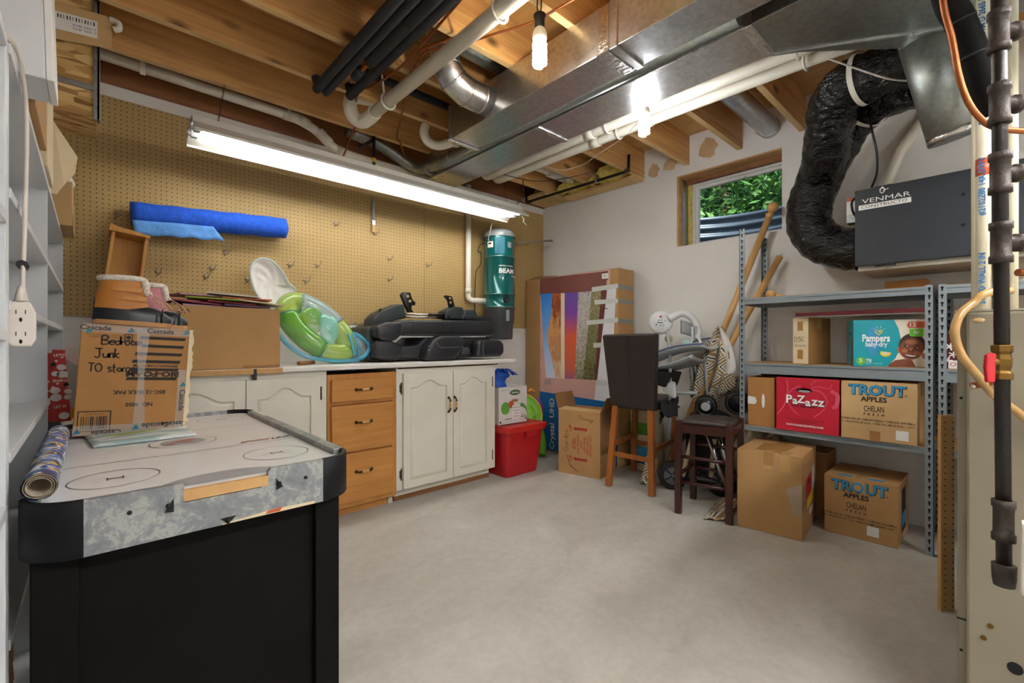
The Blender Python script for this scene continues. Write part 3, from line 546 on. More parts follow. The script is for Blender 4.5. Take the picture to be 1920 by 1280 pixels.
# oriented strand board crate up in the joists at left, with a carton panel against it
t = thing('strand_board_crate', 'strand board crate with steel corner angle wedged up under the joists at left', 'crate', (-.19, 2.75, 2.03))
MB().box(-.42, .018, 2.63, 2.645, 2.165, 2.70).build('upper_panel', 'osb', t, .002); MB().box(-.42, .018, 2.63, 2.645, 2.03, 2.145).build('lower_panel', 'osb', t, .002); MB().box(-.42, .018, 2.645, 2.9, 2.03, 2.70).build('crate_side', 'osb', t, .002)
MB().box(.006, .026, 2.618, 2.63, 2.022, 2.72).box(.018, .028, 2.618, 2.66, 2.022, 2.72).build('steel_angle', 'galvanized_dull', t, .001); MB().box(-.42, .01, 2.622, 2.632, 2.143, 2.167).build('steel_strap', 'galvanized_dull', t, .001)
t = thing('carton_panel', 'torn cardboard panel with a barcode label in front of the strand board crate', 'cardboard', (-.05, 2.60, 2.29))
MB().prism([(-.30, 2.60, 2.30), (-.09, 2.60, 2.305), (.064, 2.60, 2.335), (.066, 2.60, 2.47), (-.06, 2.60, 2.455), (-.30, 2.60, 2.43)], (0, .004, 0)).build('panel', 'card_light', t)
flat(t, 'label_sticker', 'sticker', (-.09, 2.60, 2.345), (1, 0, .12), (0, 0, 1), rect(-.1, .11, .0, .072))
for i in range(14): flat(t, 'barcode_bar', 'ink', (-.09, 2.5992, 2.345), (1, 0, .12), (0, 0, 1), rect(-.02+.009*i, -.02+.009*i+(.002, .004, .003)[i % 3], .048, .064))
for k in (0, 1): text('0146 2201 7', .012, (-.02, 2.5992, 2.385-.014*k), (1, 0, .12), (0, 0, 1), 'ink', t, sx=1.2)
o = MB().tube(spl([(.06, 2.60, 2.46), (.085, 2.59, 2.45), (.088, 2.585, 2.425), (.07, 2.59, 2.415)]), .012, 8).build('paper_scrap', 'strap_white'); tag(o, 'crumpled white paper scrap beside the cardboard panel', 'paper')
# ------------------------------------------------------------ base cabinets and worktop
def door(par, x0, x1, z0, z1, y, arch=0, ins=.052, mat=('cab_white', 'cab_groove'), name='door', n=14):
    """cabinet door facing -y: stiles, routed groove and a raised panel with an arched head"""
    def outline(i, yy, k):
        a0, a1, b0 = x0+i, x1-i, z0+i; zt = z1-i-arch; w = a1-a0
        pts = [(a0, yy, b0), (a1, yy, b0), (a1, yy, zt)]
        for j in range(n+1):
            u = 1-j/n; s = max(0, min(1, (abs(u-.5)-.0)/.38)); f = .5*(1+math.cos(PI*s)) if arch else 0
            pts.append((a0+w*u, yy, zt+arch*f*(1 if k else 1)))
        pts.append((a0, yy, zt)); return pts
    out = [(x0, y, z0), (x1, y, z0), (x1, y, z1-.03)]+[(x1-(x1-x0)*j/n, y, z1) for j in range(n+1)]+[(x0, y, z1-.03)]
    L = [[(a, y+.018, c) for a, b, c in out], out, outline(ins, y, 1), outline(ins+.003, y+.006, 1), outline(ins+.010, y+.006, 1), outline(ins+.022, y+.001, 1)]
    m = len(out); mb = MB()
    for k in range(len(L)-1):
        mb.m = 1 if k in (2, 3) else 0
        mb.add(L[k]+L[k+1], [(i, (i+1) % m, m+(i+1) % m, m+i) for i in range(m)])
    mb.m = 0; mb.poly(L[-1]); mb.poly(L[0][::-1])
    return mb.build(name, mat, par)
def hinge(par, x, y, z): return MB().cyl((x, y-.004, z-.03), (x, y-.004, z+.03), .0045, n=8).box(x-.012, x, y-.002, y, z-.026, z+.026).ball((x, y-.004, z+.034), .006, 8).ball((x, y-.004, z-.034), .006, 8).build('hinge', 'hinge', par)
def pull(par, x, y, z, vert=False, L=.1):
    d = Vector((0, 0, 1)) if vert else Vector((1, 0, 0)); c = Vector((x, y, z)); o = Vector((0, -.026, 0)); mb = MB()
    for s in (-1, 1):
        p = c+d*s*L/2; mb.ball(tuple(p+Vector((0, -.002, 0))), (.011, .004, .011), 10); mb.tube(spl([p, p+o*.6-d*s*.004, p+o-d*s*.02], 5), [.005]*10+[.007], 8); mb.ball(tuple(p+o-d*s*.022), .008, 8)
    h = mb.build('pull_handle', 'handle_bronze', par)
    MB().tube([c+o-d*.028, c+o-d*.014, c+o, c+o+d*.014, c+o+d*.028], [.005, .0075, .0085, .0075, .005], 10).build('porcelain_grip', 'porcelain', h)
FY = 2.74
t = thing('base_cabinet', 'cream base cabinet with arched doors behind the air hockey table', 'cabinet', (.4, 3.05, 0))
MB().box(-.098, 1.029, FY, 3.34, .09, .905).box(-.098, 1.029, 2.80, 3.34, 0, .09).build('carcass', 'cab_white', t, .002)
for a, b in ((-.09, .135), (.14, .598), (.603, .985)): door(t, a, b, .105, .875, FY-.019, .055 if a > .1 else .04)
hinge(t, .996, FY, .775); hinge(t, .996, FY, .2)
MB().cyl((.77, FY-.02, .425), (.77, FY-.012, .425), .006, n=8).build('old_screw_hole', 'hinge', t)
t = thing('drawer_cabinet', 'oak cabinet of three drawers between the two white cabinets', 'cabinet', (1.26, 3.05, 0))
MB().box(1.033, 1.485, FY+.02, 3.34, .06, .86).box(1.033, 1.06, FY, FY+.02, .06, .88).box(1.458, 1.485, FY, FY+.02, .06, .88).box(1.06, 1.458, FY, FY+.02, .845, .88).box(1.06, 1.458, FY, FY+.02, .692, .722).box(1.06, 1.458, FY, FY+.02, .39, .415).box(1.06, 1.458, FY, FY+.02, .06, .1).build('carcass', 'oak_v', t, .002)
MB().box(1.04, 1.45, 2.80, 2.82, 0, .06).build('toe_board', 'oak', t); MB().box(1.452, 1.485, 2.79, 3.3, 0, .06).build('toe_block', 'cab_white', t)
for z0, z1, hz in ((.712, .850, .783), (.402, .690, .58), (.09, .392, .275)):
    d = MB().box(1.052, 1.455, FY-.02, FY, z0, z1).build('drawer', 'oak', t, .006, seg=3); pull(d, 1.253, FY-.02, hz)
t = thing('base_cabinet', 'white two-door base cabinet with brass pulls beside the red bin', 'cabinet', (1.92, 3.05, 0))
MB().box(1.487, 2.349, FY, 3.34, .085, .905).box(1.50, 2.335, 2.80, 3.34, .03, .085).build('carcass', 'cab_white', t, .002)
MB().box(1.50, 2.335, 2.798, 2.82, 0, .03).build('stained_toe_strip', 'rim_wood', t)
door(t, 1.531, 1.931, .093, .866, FY-.019, .045); door(t, 1.937, 2.302, .093, .866, FY-.019, .045)
pull(t, 1.892, FY-.019, .625, True); pull(t, 1.945, FY-.019, .625, True)
for x in (1.522, 2.318):
    for z in (.765, .19): hinge(t, x, FY, z)
t = thing('worktop', 'white laminate worktop running along the pegboard wall', 'worktop', (1.65, 3.02, .906))
MB().box(.772, 2.545, 2.705, 3.345, .908, .937).build('counter_slab', 'laminate', t, .006, seg=3)
MB().box(.772, 2.545, 3.325, 3.345, .937, 1.04).build('backsplash', 'laminate', t, .003); MB().box(1.495, 2.38, 2.74, 2.75, .895, .9079).build('wood_rail', 'bare_wood', t)
t = thing('worktop_end', 'worn tan-edged end piece of worktop under the big cardboard box', 'worktop', (.15, 3.02, .906))
MB().box(-.098, .768, 2.70, 3.345, .908, .934).build('counter_slab', 'laminate', t, .004); MB().box(-.098, .775, 2.692, 2.70, .906, .936).build('bare_edge', 'bare_wood', t, .006); MB().box(.63, .645, 2.69, 2.735, .875, .934).build('tape_scrap', 'zip_black', t, .001)

# ------------------------------------------------------------ cartons
def carton(name, label, cat, x0, x1, y0, y1, z0, z1, mat='card', tape='tape_clear', rot=0, tilt=0, seam='x', tape_w=.05, lid=True):
    """closed cardboard box: walls, two top flaps with a gap, tape over the seam; returns (thing, transform of the local frame)"""
    c = Vector(((x0+x1)/2, (y0+y1)/2, z0)); t = thing(name, label, cat, c)
    T = Matrix.Translation(c) @ Matrix.Rotation(rot, 4, 'Z') @ Matrix.Rotation(tilt, 4, 'Y'); w, d, h = (x1-x0)/2, (y1-y0)/2, z1-z0
    MB(T).box(-w, w, -d, d, 0, h-.004).build('carton_body', mat, t, .003)
    if lid:
        g = .0015
        if seam == 'x':
            for s in (-1, 1): MB(T).box(-w+.001, w-.001, min(s*g, s*d), max(s*g, s*d), h-.004, h).build('top_flap', mat, t, .0015)
            MB(T).box(-w-.001, w+.001, -tape_w/2, tape_w/2, h, h+.0008).box(-w-.0012, -w-.0002, -tape_w/2, tape_w/2, h-.07, h).box(w+.0002, w+.0012, -tape_w/2, tape_w/2, h-.07, h).build('tape', tape, t)
        else:
            for s in (-1, 1): MB(T).box(min(s*g, s*w), max(s*g, s*w), -d+.001, d-.001, h-.004, h).build('top_flap', mat, t, .0015)
            MB(T).box(-tape_w/2, tape_w/2, -d-.001, d+.001, h, h+.0008).box(-tape_w/2, tape_w/2, -d-.0012, -d-.0002, h-.07, h).build('tape', tape, t)
    return t, T, (w, d, h)
def face(T, w, d, h, side):
    """origin (bottom-left), right and up vectors of a carton face seen from outside"""
    R3 = T.to_3x3()
    o, u = {'-y': ((-w, -d, 0), (1, 0, 0)), '-x': ((-w, d, 0), (0, -1, 0)), '+x': ((w, -d, 0), (0, 1, 0)), 'top': ((-w, -d, h), (1, 0, 0))}[side]
    return T @ Vector(o), R3 @ Vector(u), R3 @ Vector((0, 1, 0) if side == 'top' else (0, 0, 1))
def at(F, a, b): return F[0]+F[1]*a+F[2]*b

# big open box of books on the worktop
t = thing('open_carton', 'long open cardboard box marked books on the worktop', 'box', (.48, 2.95, .935))
mb = MB().box(.17, .783, 2.78, 2.784, .936, 1.262).box(.17, .783, 3.11, 3.114, .936, 1.262).box(.17, .174, 2.78, 3.11, .936, 1.262).box(.779, .783, 2.78, 3.11, .936, 1.262).box(.17, .783, 2.78, 3.11, .936, .94)
mb.build('carton_body', 'card', t, .001); MB().prism([(.2, 3.115, 1.262), (.62, 3.115, 1.262), (.60, 3.16, 1.345), (.23, 3.16, 1.345)], (0, .004, 0)).build('back_flap', 'card_dark', t)
scrawl('books', .032, (.275, 2.78, 1.203), (1, 0, .28), (-.2, 0, 1), 'ink_brown', t, w=.1)
MB().box(.60, .783, 2.7795, 2.78, .936, .95).build('corner_crease', 'card_dark', t)
cols = ['#7d2340', '#8a1f4a', '#b88a9a', '#c9a0b4', '#9fb23c', '#8f1f24', '#a83a2c', '#d8d2c8', '#5f3f6a', '#c4622c', '#3f4f7a', '#d6c49a']
labs = ['dark magenta folder lying on top of the open box of books', 'crimson folder tilted at the middle of the open box of books', 'pale mauve folder edge sticking out of the open box of books', 'lilac paper folder on the pile in the open box', 'lime green booklet at the back of the pile of folders', 'dark red folder at the right of the pile in the open box', 'rust red booklet sliding toward the right end of the open box', 'white sheaf of paper within the pile of folders', 'purple notebook deep in the open box of books', 'orange booklet at the right end of the open box of books', 'navy notebook half hidden in the open box', 'tan folder beneath the others in the open box of books']
for i, (c, l) in enumerate(zip(cols, labs)):
    M('folder_%d' % i, c, .5, var=.08); x = .30+.032*i if i < 5 else .40+.03*(i-3); rr = random.Random(i)
    T = Matrix.Translation((x+.06, 2.93+rr.uniform(-.03, .03), 1.235+.0085*((i*5) % 12))) @ Matrix.Rotation(rr.uniform(-.25, .25), 4, 'Z') @ Matrix.Rotation(rr.uniform(.0, .09), 4, 'Y')
    o = MB(T).box(-.12, .12, -.10, .10, 0, .003).box(-.118, .12, -.099, .099, .003, .006).box(-.12, .12, -.10, .10, .006, .008).build('folder', 'folder_%d' % i)
    tag(o, l, 'folder', 'folders and booklets in the open box')

# wooden drawer box standing on end
T = Matrix.Translation((.072, 3.12, .937)) @ Matrix.Rotation(math.radians(6.5), 4, 'Y') @ Matrix.Rotation(math.radians(-6), 4, 'X')
t = thing('upturned_tray', 'empty brown wooden drawer standing on end against the pegboard', 'drawer', (.10, 3.12, .937))
MB(T).box(-.068, .068, .045, .055, 0, .71).build('bottom_board', 'drawer_wood', t, .002)
for s in (-1, 1): MB(T).box(s*.068-.007, s*.068+.007, -.055, .055, 0, .71).build('side_board', 'drawer_wood', t, .002)
MB(T).prism([(-.088, -.065, .71), (.082, -.065, .71), (.082, -.065, .722), (.03, -.065, .732), (-.05, -.065, .738), (-.088, -.065, .752)], (0, .13, 0)).build('front_board', 'drawer_wood', t, .003)
MB(T).box(-.064, .064, -.05, .05, 0, .012).build('back_board', 'drawer_wood', t)

# foam carton upside down on the air hockey table
t, T, D = carton('taped_carton', 'orange-brown carton taped with clear tape, striped print upside down, on the air hockey table', 'box', -.043, .229, 1.88, 2.12, .789, 1.128, 'card_orange', 'tape_brown', tilt=math.radians(3.6))
F = face(T, *D, '-y'); w2, hh = D[0]*2, D[2]; u, v = F[1], F[2]; e = 'ink'
def stripe(a, b, z0, z1, sl=.004): flat(t, 'printed_stripe', e, F[0], u, v, [(a*w2, z0*hh), (b*w2, z0*hh), (b*w2+sl, z1*hh), (a*w2+sl, z1*hh)])
for k, (a, z) in enumerate(((.50, .885), (.53, .808), (.47, .732), (.45, .66), (.43, .583), (.41, .497))): stripe(a, .94-.012*k, z, z+.028)
text('BIO-FOAM', .0225, at(F, .66*w2, .557*hh), -u, -v, e, t, bold=.0012, sx=1.3); text('IMPRESSION FOAM SYSTEM', .0095, at(F, .68*w2, .634*hh), -u, -v, e, t, bold=.0003)
text('BSC-12 BULK PAK', .0165, at(F, .55*w2, .385*hh), -u, -v, e, t, bold=.0005); text('NO. 4050', .0165, at(F, .55*w2, .27*hh), -u, -v, e, t, bold=.0005)
text('ITS GREAT FOR FEET AND PODIATRY USA', .0055, at(F, .24*w2, .905*hh), -u, -v, e, t); text('MADE WITH CARE FOR PATIENTS', .0055, at(F, .22*w2, .885*hh), -u, -v, e, t)
flat(t, 'print_frame', e, F[0], u, v, rect(.37*w2, .445*w2, .86*hh, .925*hh)); flat(t, 'print_frame', 'card_orange', F[0], u, v, rect(.38*w2, .435*w2, .868*hh, .917*hh), .0012); flat(t, 'print_ring', e, F[0], u, v, ell(.4075*w2, .892*hh, .006, .006), .0016)
for a, b, c, d in ((.03, .31, .21, .218), (.03, .31, .035, .043), (.03, .04, .035, .218), (.30, .31, .035, .218)): flat(t, 'barcode_frame', e, F[0], u, v, rect(a*w2, b*w2, c*hh, d*hh))
rr = random.Random(5); x = .06
while x < .28:
    b = rr.choice((.003, .005, .008, .011)); flat(t, 'barcode_bar', e, F[0], u, v, rect(x*w2, (x+b)*w2, .055*hh, .17*hh)); x += b+rr.choice((.004, .007, .01))
text('0 59147 40502', .007, at(F, .17*w2, .19*hh), -u, -v, e, t)
for s, z in (('Bedroom', .82), ('Junk', .70), ('TO storage', .575)): scrawl(s, {'Bedroom': .027, 'Junk': .028, 'TO storage': .025}[s], at(F, (.18, .13, .08)[('Bedroom', 'Junk', 'TO storage').index(s)]*w2, z*hh), u, v, 'ink', t, w=.15, sp=.09, jit=.035)
flat(t, 'clear_tape', 'poly_clear', F[0], u, v, [(.47*w2, .99*hh), (.60*w2, .99*hh), (.575*w2, .55*hh), (.62*w2, .02*hh), (.50*w2, .02*hh), (.52*w2, .5*hh)], .0018)
flat(t, 'clear_tape', 'poly_clear', F[0], u, v, rect(.0, 1.0*w2, .0, .09*hh), .0016); flat(t, 'clear_tape', 'poly_clear', F[0], u, v, rect(.9*w2, w2, .0, .6*hh), .0017)
flat(t, 'clear_tape', 'poly_clear', F[0], u, v, rect(0, w2, .93*hh, hh), .0016)
for a, z, s in ((.28, .025, -1), (.72, .07, -1), (.9, .075, -1), (.12, .965, 1), (.70, .965, 1)): text('Cascade', .021, at(F, a*w2, z*hh), u*s, v*s, 'charcoal_paint', t, bold=.0004, off=.002)
text('Cascade', .021, at(F, .955*w2, .30*hh), -v, u, 'charcoal_paint', t, bold=.0004, off=.002)
for a, z in ((.06, .93), (.42, .955), (.95, .965), (.03, .03), (.53, .05), (.95, .45)): flat(t, 'tape_logo', 'teal_dark', F[0], u, v, [(a*w2-.008, z*hh-.006), (a*w2+.01, z*hh-.002), (a*w2+.002, z*hh+.011)], .0021)
mb = MB(T); rr = random.Random(9); pts = [(D[0]+.001+rr.uniform(.003, .012), -D[1]-.001, D[2]*i/30) for i in range(31)]; mb.add([(D[0]-.004, -D[1]-.001, D[2]*i/30) for i in range(31)]+pts, [(i, i+31, i+32, i+1) for i in range(30)]); mb.build('torn_edge', 'card_pale', t, solid=.002)

# pair of lined winter boots on the carton
def boot(name, label, x, y, z, s, upper, strap, rot, straps=True):
    t = thing(name, label, 'boot', (x, y, z), 'lined winter boots on the taped carton'); T = Matrix.Translation((x, y, z)) @ Matrix.Rotation(rot, 4, 'Z') @ Matrix.Rotation(math.radians(3.6), 4, 'Y') @ Matrix.Diagonal((s*1.16, s, s*1.06, 1))
    W = lambda u: .033*(math.sin(PI*min(1, max(0, (u+.06)*.93)))**.45)
    def sole(u, v):                        # foot shell: u heel to toe, v around the section
        x = -.085+.175*u; w = W(u); hgt = .06+.012*math.cos(PI*u)-.026*max(0, u-.8)/.2; a = PI*v
        return (x, -w*math.cos(a), .012+hgt*math.sin(a)**.6)
    MB(T).grid(sole, 22, 13).build('rubber_shell', 'boot_rubber', t)
    n = 26; ol = []
    for k in range(n):
        a = 2*PI*k/n; cx = math.cos(a); xx = .003+.0885*cx*(1 if cx < 0 else 1); ol.append((xx, .036*math.sin(a)*abs(math.sin(a))**-.35 if abs(math.sin(a)) > .02 else 0, 0))
    MB(T).prism(ol, (0, 0, .015)).build('sole', 'gum', t, .002)
    def shaft(u, v):
        a = 2*PI*u; zz = .05+.095*v; L = .052-.006*v+.028*(1-v)**2*(1 if math.cos(a) > 0 else .15); cx = -.034+.004*v
        return (cx+L*math.cos(a), (.031+.003*v)*math.sin(a), zz)
    MB(T).grid(shaft, 24, 8, cu=True).build('upper', upper, t)
    MB(T).tube([(-.030+.047*math.cos(a), .034*math.sin(a), .146+.004*math.cos(a)) for a in [2*PI*k/20 for k in range(20)]], .0085, 8, closed=True).build('fleece_cuff', 'fleece', t)
    MB(T).tube(spl([(.018, 0, .15), (.024, -.004, .13), (.026, 0, .115), (.034, 0, .10)]), .010, 8).build('tongue', 'fleece', t)
    if straps:
        for z, xo in ((.112, 0), (.086, .012)):
            mb = MB(T); mb.add([(-.045+xo+.062*i/6+0, -(.0335+.0015*math.sin(PI*i/6)), zz) for i in range(7) for zz in (z-.007, z+.007)], [(2*i, 2*i+2, 2*i+3, 2*i+1) for i in range(6)]); s_ = mb.build('strap', strap, t, solid=.003)
            MB(T).box(-.048+xo, -.036+xo, -.0365, -.0345, z-.007, z+.007).build('strap_tab', 'boot_tan', s_)
    mb = MB(T)
    for k in range(5): mb.tube([(.026+.009*k, -.016, .118-.012*k), (.04+.009*k, .014, .112-.012*k)], .0016, 5).tube([(.026+.009*k, .016, .118-.012*k), (.04+.009*k, -.014, .112-.012*k)], .0016, 5)
    mb.tube(spl([(.05, -.015, .098), (.07, -.03, .085), (.09, -.034, .06)]), .0016, 5); mb.build('laces', 'lace', t)
    for x in (.055, .068): MB(T).tube([(x, .034*math.cos(a)*.8, .014+.046*math.sin(a)) for a in [PI*k/10 for k in range(11)]], .0022, 6).build('toe_ridge', 'boot_rubber', t)
boot('winter_boot', 'tan lined winter boot with two straps, nearer of the pair on the taped carton', .098, 1.955, 1.131, .98, 'boot_tan', 'boot_strap', math.radians(-3))
boot('winter_boot', 'pink lined winter boot with laces behind the tan one on the taped carton', .16, 2.05, 1.128, .95, 'boot_pink', 'boot_pink', math.radians(-8), False)

# things on the air hockey table
o = MB().grid(lambda u, v: (-.02+.236*u+.024*v, 1.945-.25*v-.006*u*0+.02*u*(v-.5), .787+.003+.004*math.sin(PI*u)*math.sin(PI*v)+.003*math.sin(3*v)), 14, 10).build('folded_wrap', 'leaf_print', solid=.005)
tag(o, 'folded grey and lime patterned paper under the taped carton on the air hockey table', 'paper'); 
t = thing('wrapping_paper_roll', 'blue village-print wrapping paper roll on the rim of the air hockey table', 'wrapping paper', (-.066, 1.45, .801))
cxr, czr = -.0665, .8265
MB().grid(lambda u, v: (cxr+.0235*math.cos(2*PI*u), 1.142+.62*v, czr+.0235*math.sin(2*PI*u)), 28, 10, cu=True).build('outer_sheet', 'blue_wrap', t)
def spir(u, v): a = 2*PI*2.6*u; r = .0225-.0085*u; return (cxr+r*math.cos(a-1), 1.141+.621*v, czr+r*math.sin(a-1))
MB().grid(spir, 80, 2).build('rolled_layers', 'paper_inside', t, solid=.0006)
rr = random.Random(21)
for k in range(26):
    a = rr.uniform(-.9, 2.2); y = 1.17+.55*((k*7) % 26)/26; c = rr.choice(['ink_white', 'yellow_print', 'orange_print', 'ink_white']); r = .0239; n_ = 5; da = rr.uniform(.12, .3); dy = rr.uniform(.008, .02)
    MB().add([(cxr+r*math.cos(a+da*i/n_), y+yy, czr+r*math.sin(a+da*i/n_)) for i in range(n_+1) for yy in (0, dy)], [(2*i, 2*i+2, 2*i+3, 2*i+1) for i in range(n_)]).build('printed_house', c, t)
# ------------------------------------------------------------ air hockey table
TX0, TX1, TY0, TY1, TZ = -.095, .49, 1.10, 2.155, .80
t = thing('air_hockey_table', 'black and grey air hockey table in the left foreground', 'game table', (.198, 1.63, 0))
def rring(x0, x1, y0, y1, r, k=6): return [(cx+r*math.cos(a), cy+r*math.sin(a)) for cx, cy, b in ((x1-r, y0+r, -PI/2), (x1-r, y1-r, 0), (x0+r, y1-r, PI/2), (x0+r, y0+r, PI)) for a in [b+PI/2*j/k for j in range(k+1)]]
MB().prism([(a, b, .755) for a, b in rring(TX0+.014, TX1-.014, TY0+.012, TY1-.014, .07)], (0, 0, .031)).build('playing_field', 'rink', t)
def corner(x, y, a0):
    mb = MB(); k = 8; r = .085; ir = .072; pts = []
    prof_ = [(ir, .782), (ir, .797), (ir+.004, .801), (r-.004, .801), (r, .797), (r, .70), (r-.012, .695)]
    for j in range(k+1):
        a = a0+PI/2*j/k
        for rad, z in prof_: pts.append((x+rad*math.cos(a), y+rad*math.sin(a), z))
    n = len(prof_); mb.add(pts, [(j*n+i, (j+1)*n+i, (j+1)*n+i+1, j*n+i+1) for j in range(k) for i in range(n-1)], True); mb.build('corner_bumper', 'bumper_black', t)
R_ = .085
for x, y, a in ((TX1-R_, TY0+R_, -PI/2), (TX1-R_, TY1-R_, 0), (TX0+R_, TY1-R_, PI/2), (TX0+R_, TY0+R_, PI)): corner(x, y, a)
gx0, gx1 = .134, .286
ap = [(TX0+R_, .70), (TX1-R_, .70), (TX1-R_, .80), (gx1+.006, .80), (gx1, .793), (gx1, .772), (gx1-.015, .762), (gx0, .762), (gx0, .80), (TX0+R_, .80)]
MB().prism([(x, TY0, z) for x, z in ap], (0, .013, 0)).build('end_apron', 'grey_marble', t)
MB().box(gx0, gx1, TY0-.001, TY0+.055, .764, .7855).build('goal_sill', 'bare_wood', t)
MB().prism([(TX0+R_, TY1-.013, .70), (TX1-R_, TY1-.013, .70), (TX1-R_, TY1-.013, .80), (TX0+R_, TY1-.013, .80)], (0, .013, 0)).build('end_apron', 'grey_marble', t)
for x in (TX0, TX1-.028): MB().box(x, x+.028, TY0+R_, TY1-R_, .70, .80).build('side_rail', 'grey_marble', t, .002)
MB().box(TX1-.0135, TX1+.0003, TY1-.26, TY1-R_, .7995, .8012).build('worn_rail_cap', 'strap_white', t)
fz = .7866
def line(pts, m='line_dark', w=.0022, nm='printed_line', cl=False):
    pts = [Vector((a, b, fz)) for a, b in pts]; n = len(pts); vs = []
    for i, p in enumerate(pts):
        d = (pts[(i+1) % n if cl else min(i+1, n-1)]-pts[i-1 if cl else max(i-1, 0)]).normalized(); q = Vector((-d.y, d.x, 0))*w/2; vs += [p+q, p-q]
    MB().add(vs, [(2*i, 2*i+1, (2*i+3) % (2*n), (2*i+2) % (2*n)) for i in range(n if cl else n-1)]).build(nm, m, t)
for cx, cy, r in ((.36, 1.307, .076), (.038, 1.298, .076), (.359, 2.005, .074), (.05, 2.0, .074), (.199, 1.635, .08)): line(ell(cx, cy, r, r, 40), cl=True)
for cx, cy in ((.36, 1.307), (.038, 1.298), (.359, 2.005)):
    line([(cx-.012, cy), (cx+.012, cy)], w=.006)
    for s in (-1, 1): line([(cx+s*.013, cy-.012), (cx+s*.013, cy+.012)], w=.003); line([(cx+s*.02, cy+.012), (cx+s*.035, cy+.012)], 'line_grey'); line([(cx+s*.02, cy-.012), (cx+s*.035, cy-.012)], 'line_grey')
for y in (1.47, 1.82): line([(TX0+.035, y), (TX1-.015, y)], w=.0028)
for k in range(18):
    x = TX0+.05+.028*k
    if abs(x-.19) > .09: line([(x, 1.64), (x+.014, 1.64)], 'line_grey', .002)
MB().poly([(a, b, fz) for a, b in ell(.199, 1.635, .056, .052, 28)]).build('printed_disc', 'line_grey', t)
for q in ([(.165, 1.607), (.195, 1.645), (.225, 1.65), (.235, 1.672), (.203, 1.67), (.175, 1.64), (.15, 1.608)], [(.19, 1.63), (.20, 1.61), (.22, 1.613), (.212, 1.645)]): MB().poly([(a, b, fz+.0004) for a, b in q]).build('printed_player', 'line_red', t)
MB().poly([(a, b, fz) for a, b in ell(.21, TY0+.03, .12, .075, 20, 0, PI)]).build('goal_crease', 'line_grey', t)
text('SPORT', .026, (.355, 1.505, fz), (1, .02, 0), (0, 1, 0), 'line_red', t, bold=.0012, slant=.3); text('LINE', .026, (.425, 1.507, fz), (1, .02, 0), (0, 1, 0), 'ink', t, bold=.0012, slant=.3)
for x, z in ((.052, .773), (.365, .775)): MB().cyl((x, TY0-.002, z-.01), (x, TY0+.002, z-.01), .004, n=10).build('screw_cap', 'black', t)
for x, z, d in ((.110, .7625, 1), (.308, .764, -1), (.2096, .708, 0)):
    q = [(x-.006, TY0-.001, z-.012), (x+.008, TY0-.001, z-.014), (x+.008, TY0-.001, z+.012)] if d == 1 else [(x-.006, TY0-.001, z+.012), (x-.006, TY0-.001, z-.014), (x+.008, TY0-.001, z-.008)] if d == -1 else [(x-.014, TY0-.001, z+.006), (x+.014, TY0-.001, z+.006), (x, TY0-.001, z-.008)]
    MB().prism(q, (0, -.002, 0)).ball((x, TY0-.004, z), .005, 8).build('goal_clip', 'black', t)
MB().prism([(.20, TY0-.0005, .7005), (.385, TY0-.0005, .7005), (.385, TY0-.0005, .706), (.30, TY0-.0005, .709), (.2, TY0-.0005, .703)], (0, -.0006, 0)).build('peeling_laminate', 'card_pale', t)
MB().poly([(.28, TY0-.0016, .702), (.31, TY0-.0016, .702), (.315, TY0-.0016, .71), (.285, TY0-.0016, .708)]).build('orange_sticker', 'orange_print', t)
MB().box(-.02, .402, 1.155, 1.17, .0, .70).build('end_panel', 'black_matte', t)
for x0, x1 in ((-.078, -.016), (.400, .458)): MB().box(x0, x1, 1.135, 1.16, 0, .70).box(x0 if x0 < 0 else x1-.025, x0+.025 if x0 < 0 else x1, 1.16, 1.20, 0, .70).build('leg', 'black_matte', t, .003)
MB().box(-.02, .402, 2.05, 2.065, 0, .70).build('end_panel', 'black_matte', t)
for x0, x1 in ((-.078, -.016), (.400, .458)): MB().box(x0, x1, 2.06, 2.085, 0, .70).build('leg', 'black_matte', t, .003)
MB().box(-.06, .44, 1.17, 2.06, .68, .755).build('blower_tray', 'black_matte', t)

# ------------------------------------------------------------ white shelving along the left wall
SX = -.107
t = thing('shelf_unit', 'white laminate shelving unit along the left wall', 'shelving', (-.29, 2.2, 0))
for y in (1.195, 2.168, 3.315): MB().box(XL+.01, SX, y-.018, y, 0, 1.60).build('divider_panel', 'shelf_white', t, .001)
for y in (1.195, 2.168, 3.315):
    mb = MB()
    for xx in (-.20, -.42):
        for k in range(36):
            z = .12+.04*k; mb.poly([(xx+.003*math.cos(a), y-.0184, z+.003*math.sin(a)) for a in [PI*j/4 for j in range(8)]])
    mb.build('peg_holes', 'dark_hole', t)['kind'] = 'stuff'
MB().box(XL+.01, SX+.004, 1.177, 3.315, 1.582, 1.60).build('top_panel', 'shelf_white', t, .001); MB().box(XL+.002, XL+.01, 1.177, 3.315, 0, 1.6).build('back_panel', 'shelf_white', t)
for y0, y1 in ((1.197, 2.148), (2.17, 3.295)):
    for z in (1.353, 1.153, .882, .55, .08): MB().box(XL+.01, SX+.002, y0, y1, z-.018, z).build('shelf', 'shelf_white', t, .001)
t2 = thing('shelf_unit', 'nearest bay of white shelving at the left edge of the picture', 'shelving', (-.29, .8, 0))
for y in (.62, 1.172): MB().box(XL+.01, SX, y-.018, y, 0, 1.60).build('divider_panel', 'shelf_white', t2, .001)
for z in (1.6, 1.30, 1.10, .80, .42, .08): MB().box(XL+.01, SX+.002, .62, 1.154, z-.018, z).build('shelf', 'shelf_white', t2, .001)
MB().box(XL+.002, XL+.01, .602, 1.172, 0, 1.6).build('back_panel', 'shelf_white', t2)

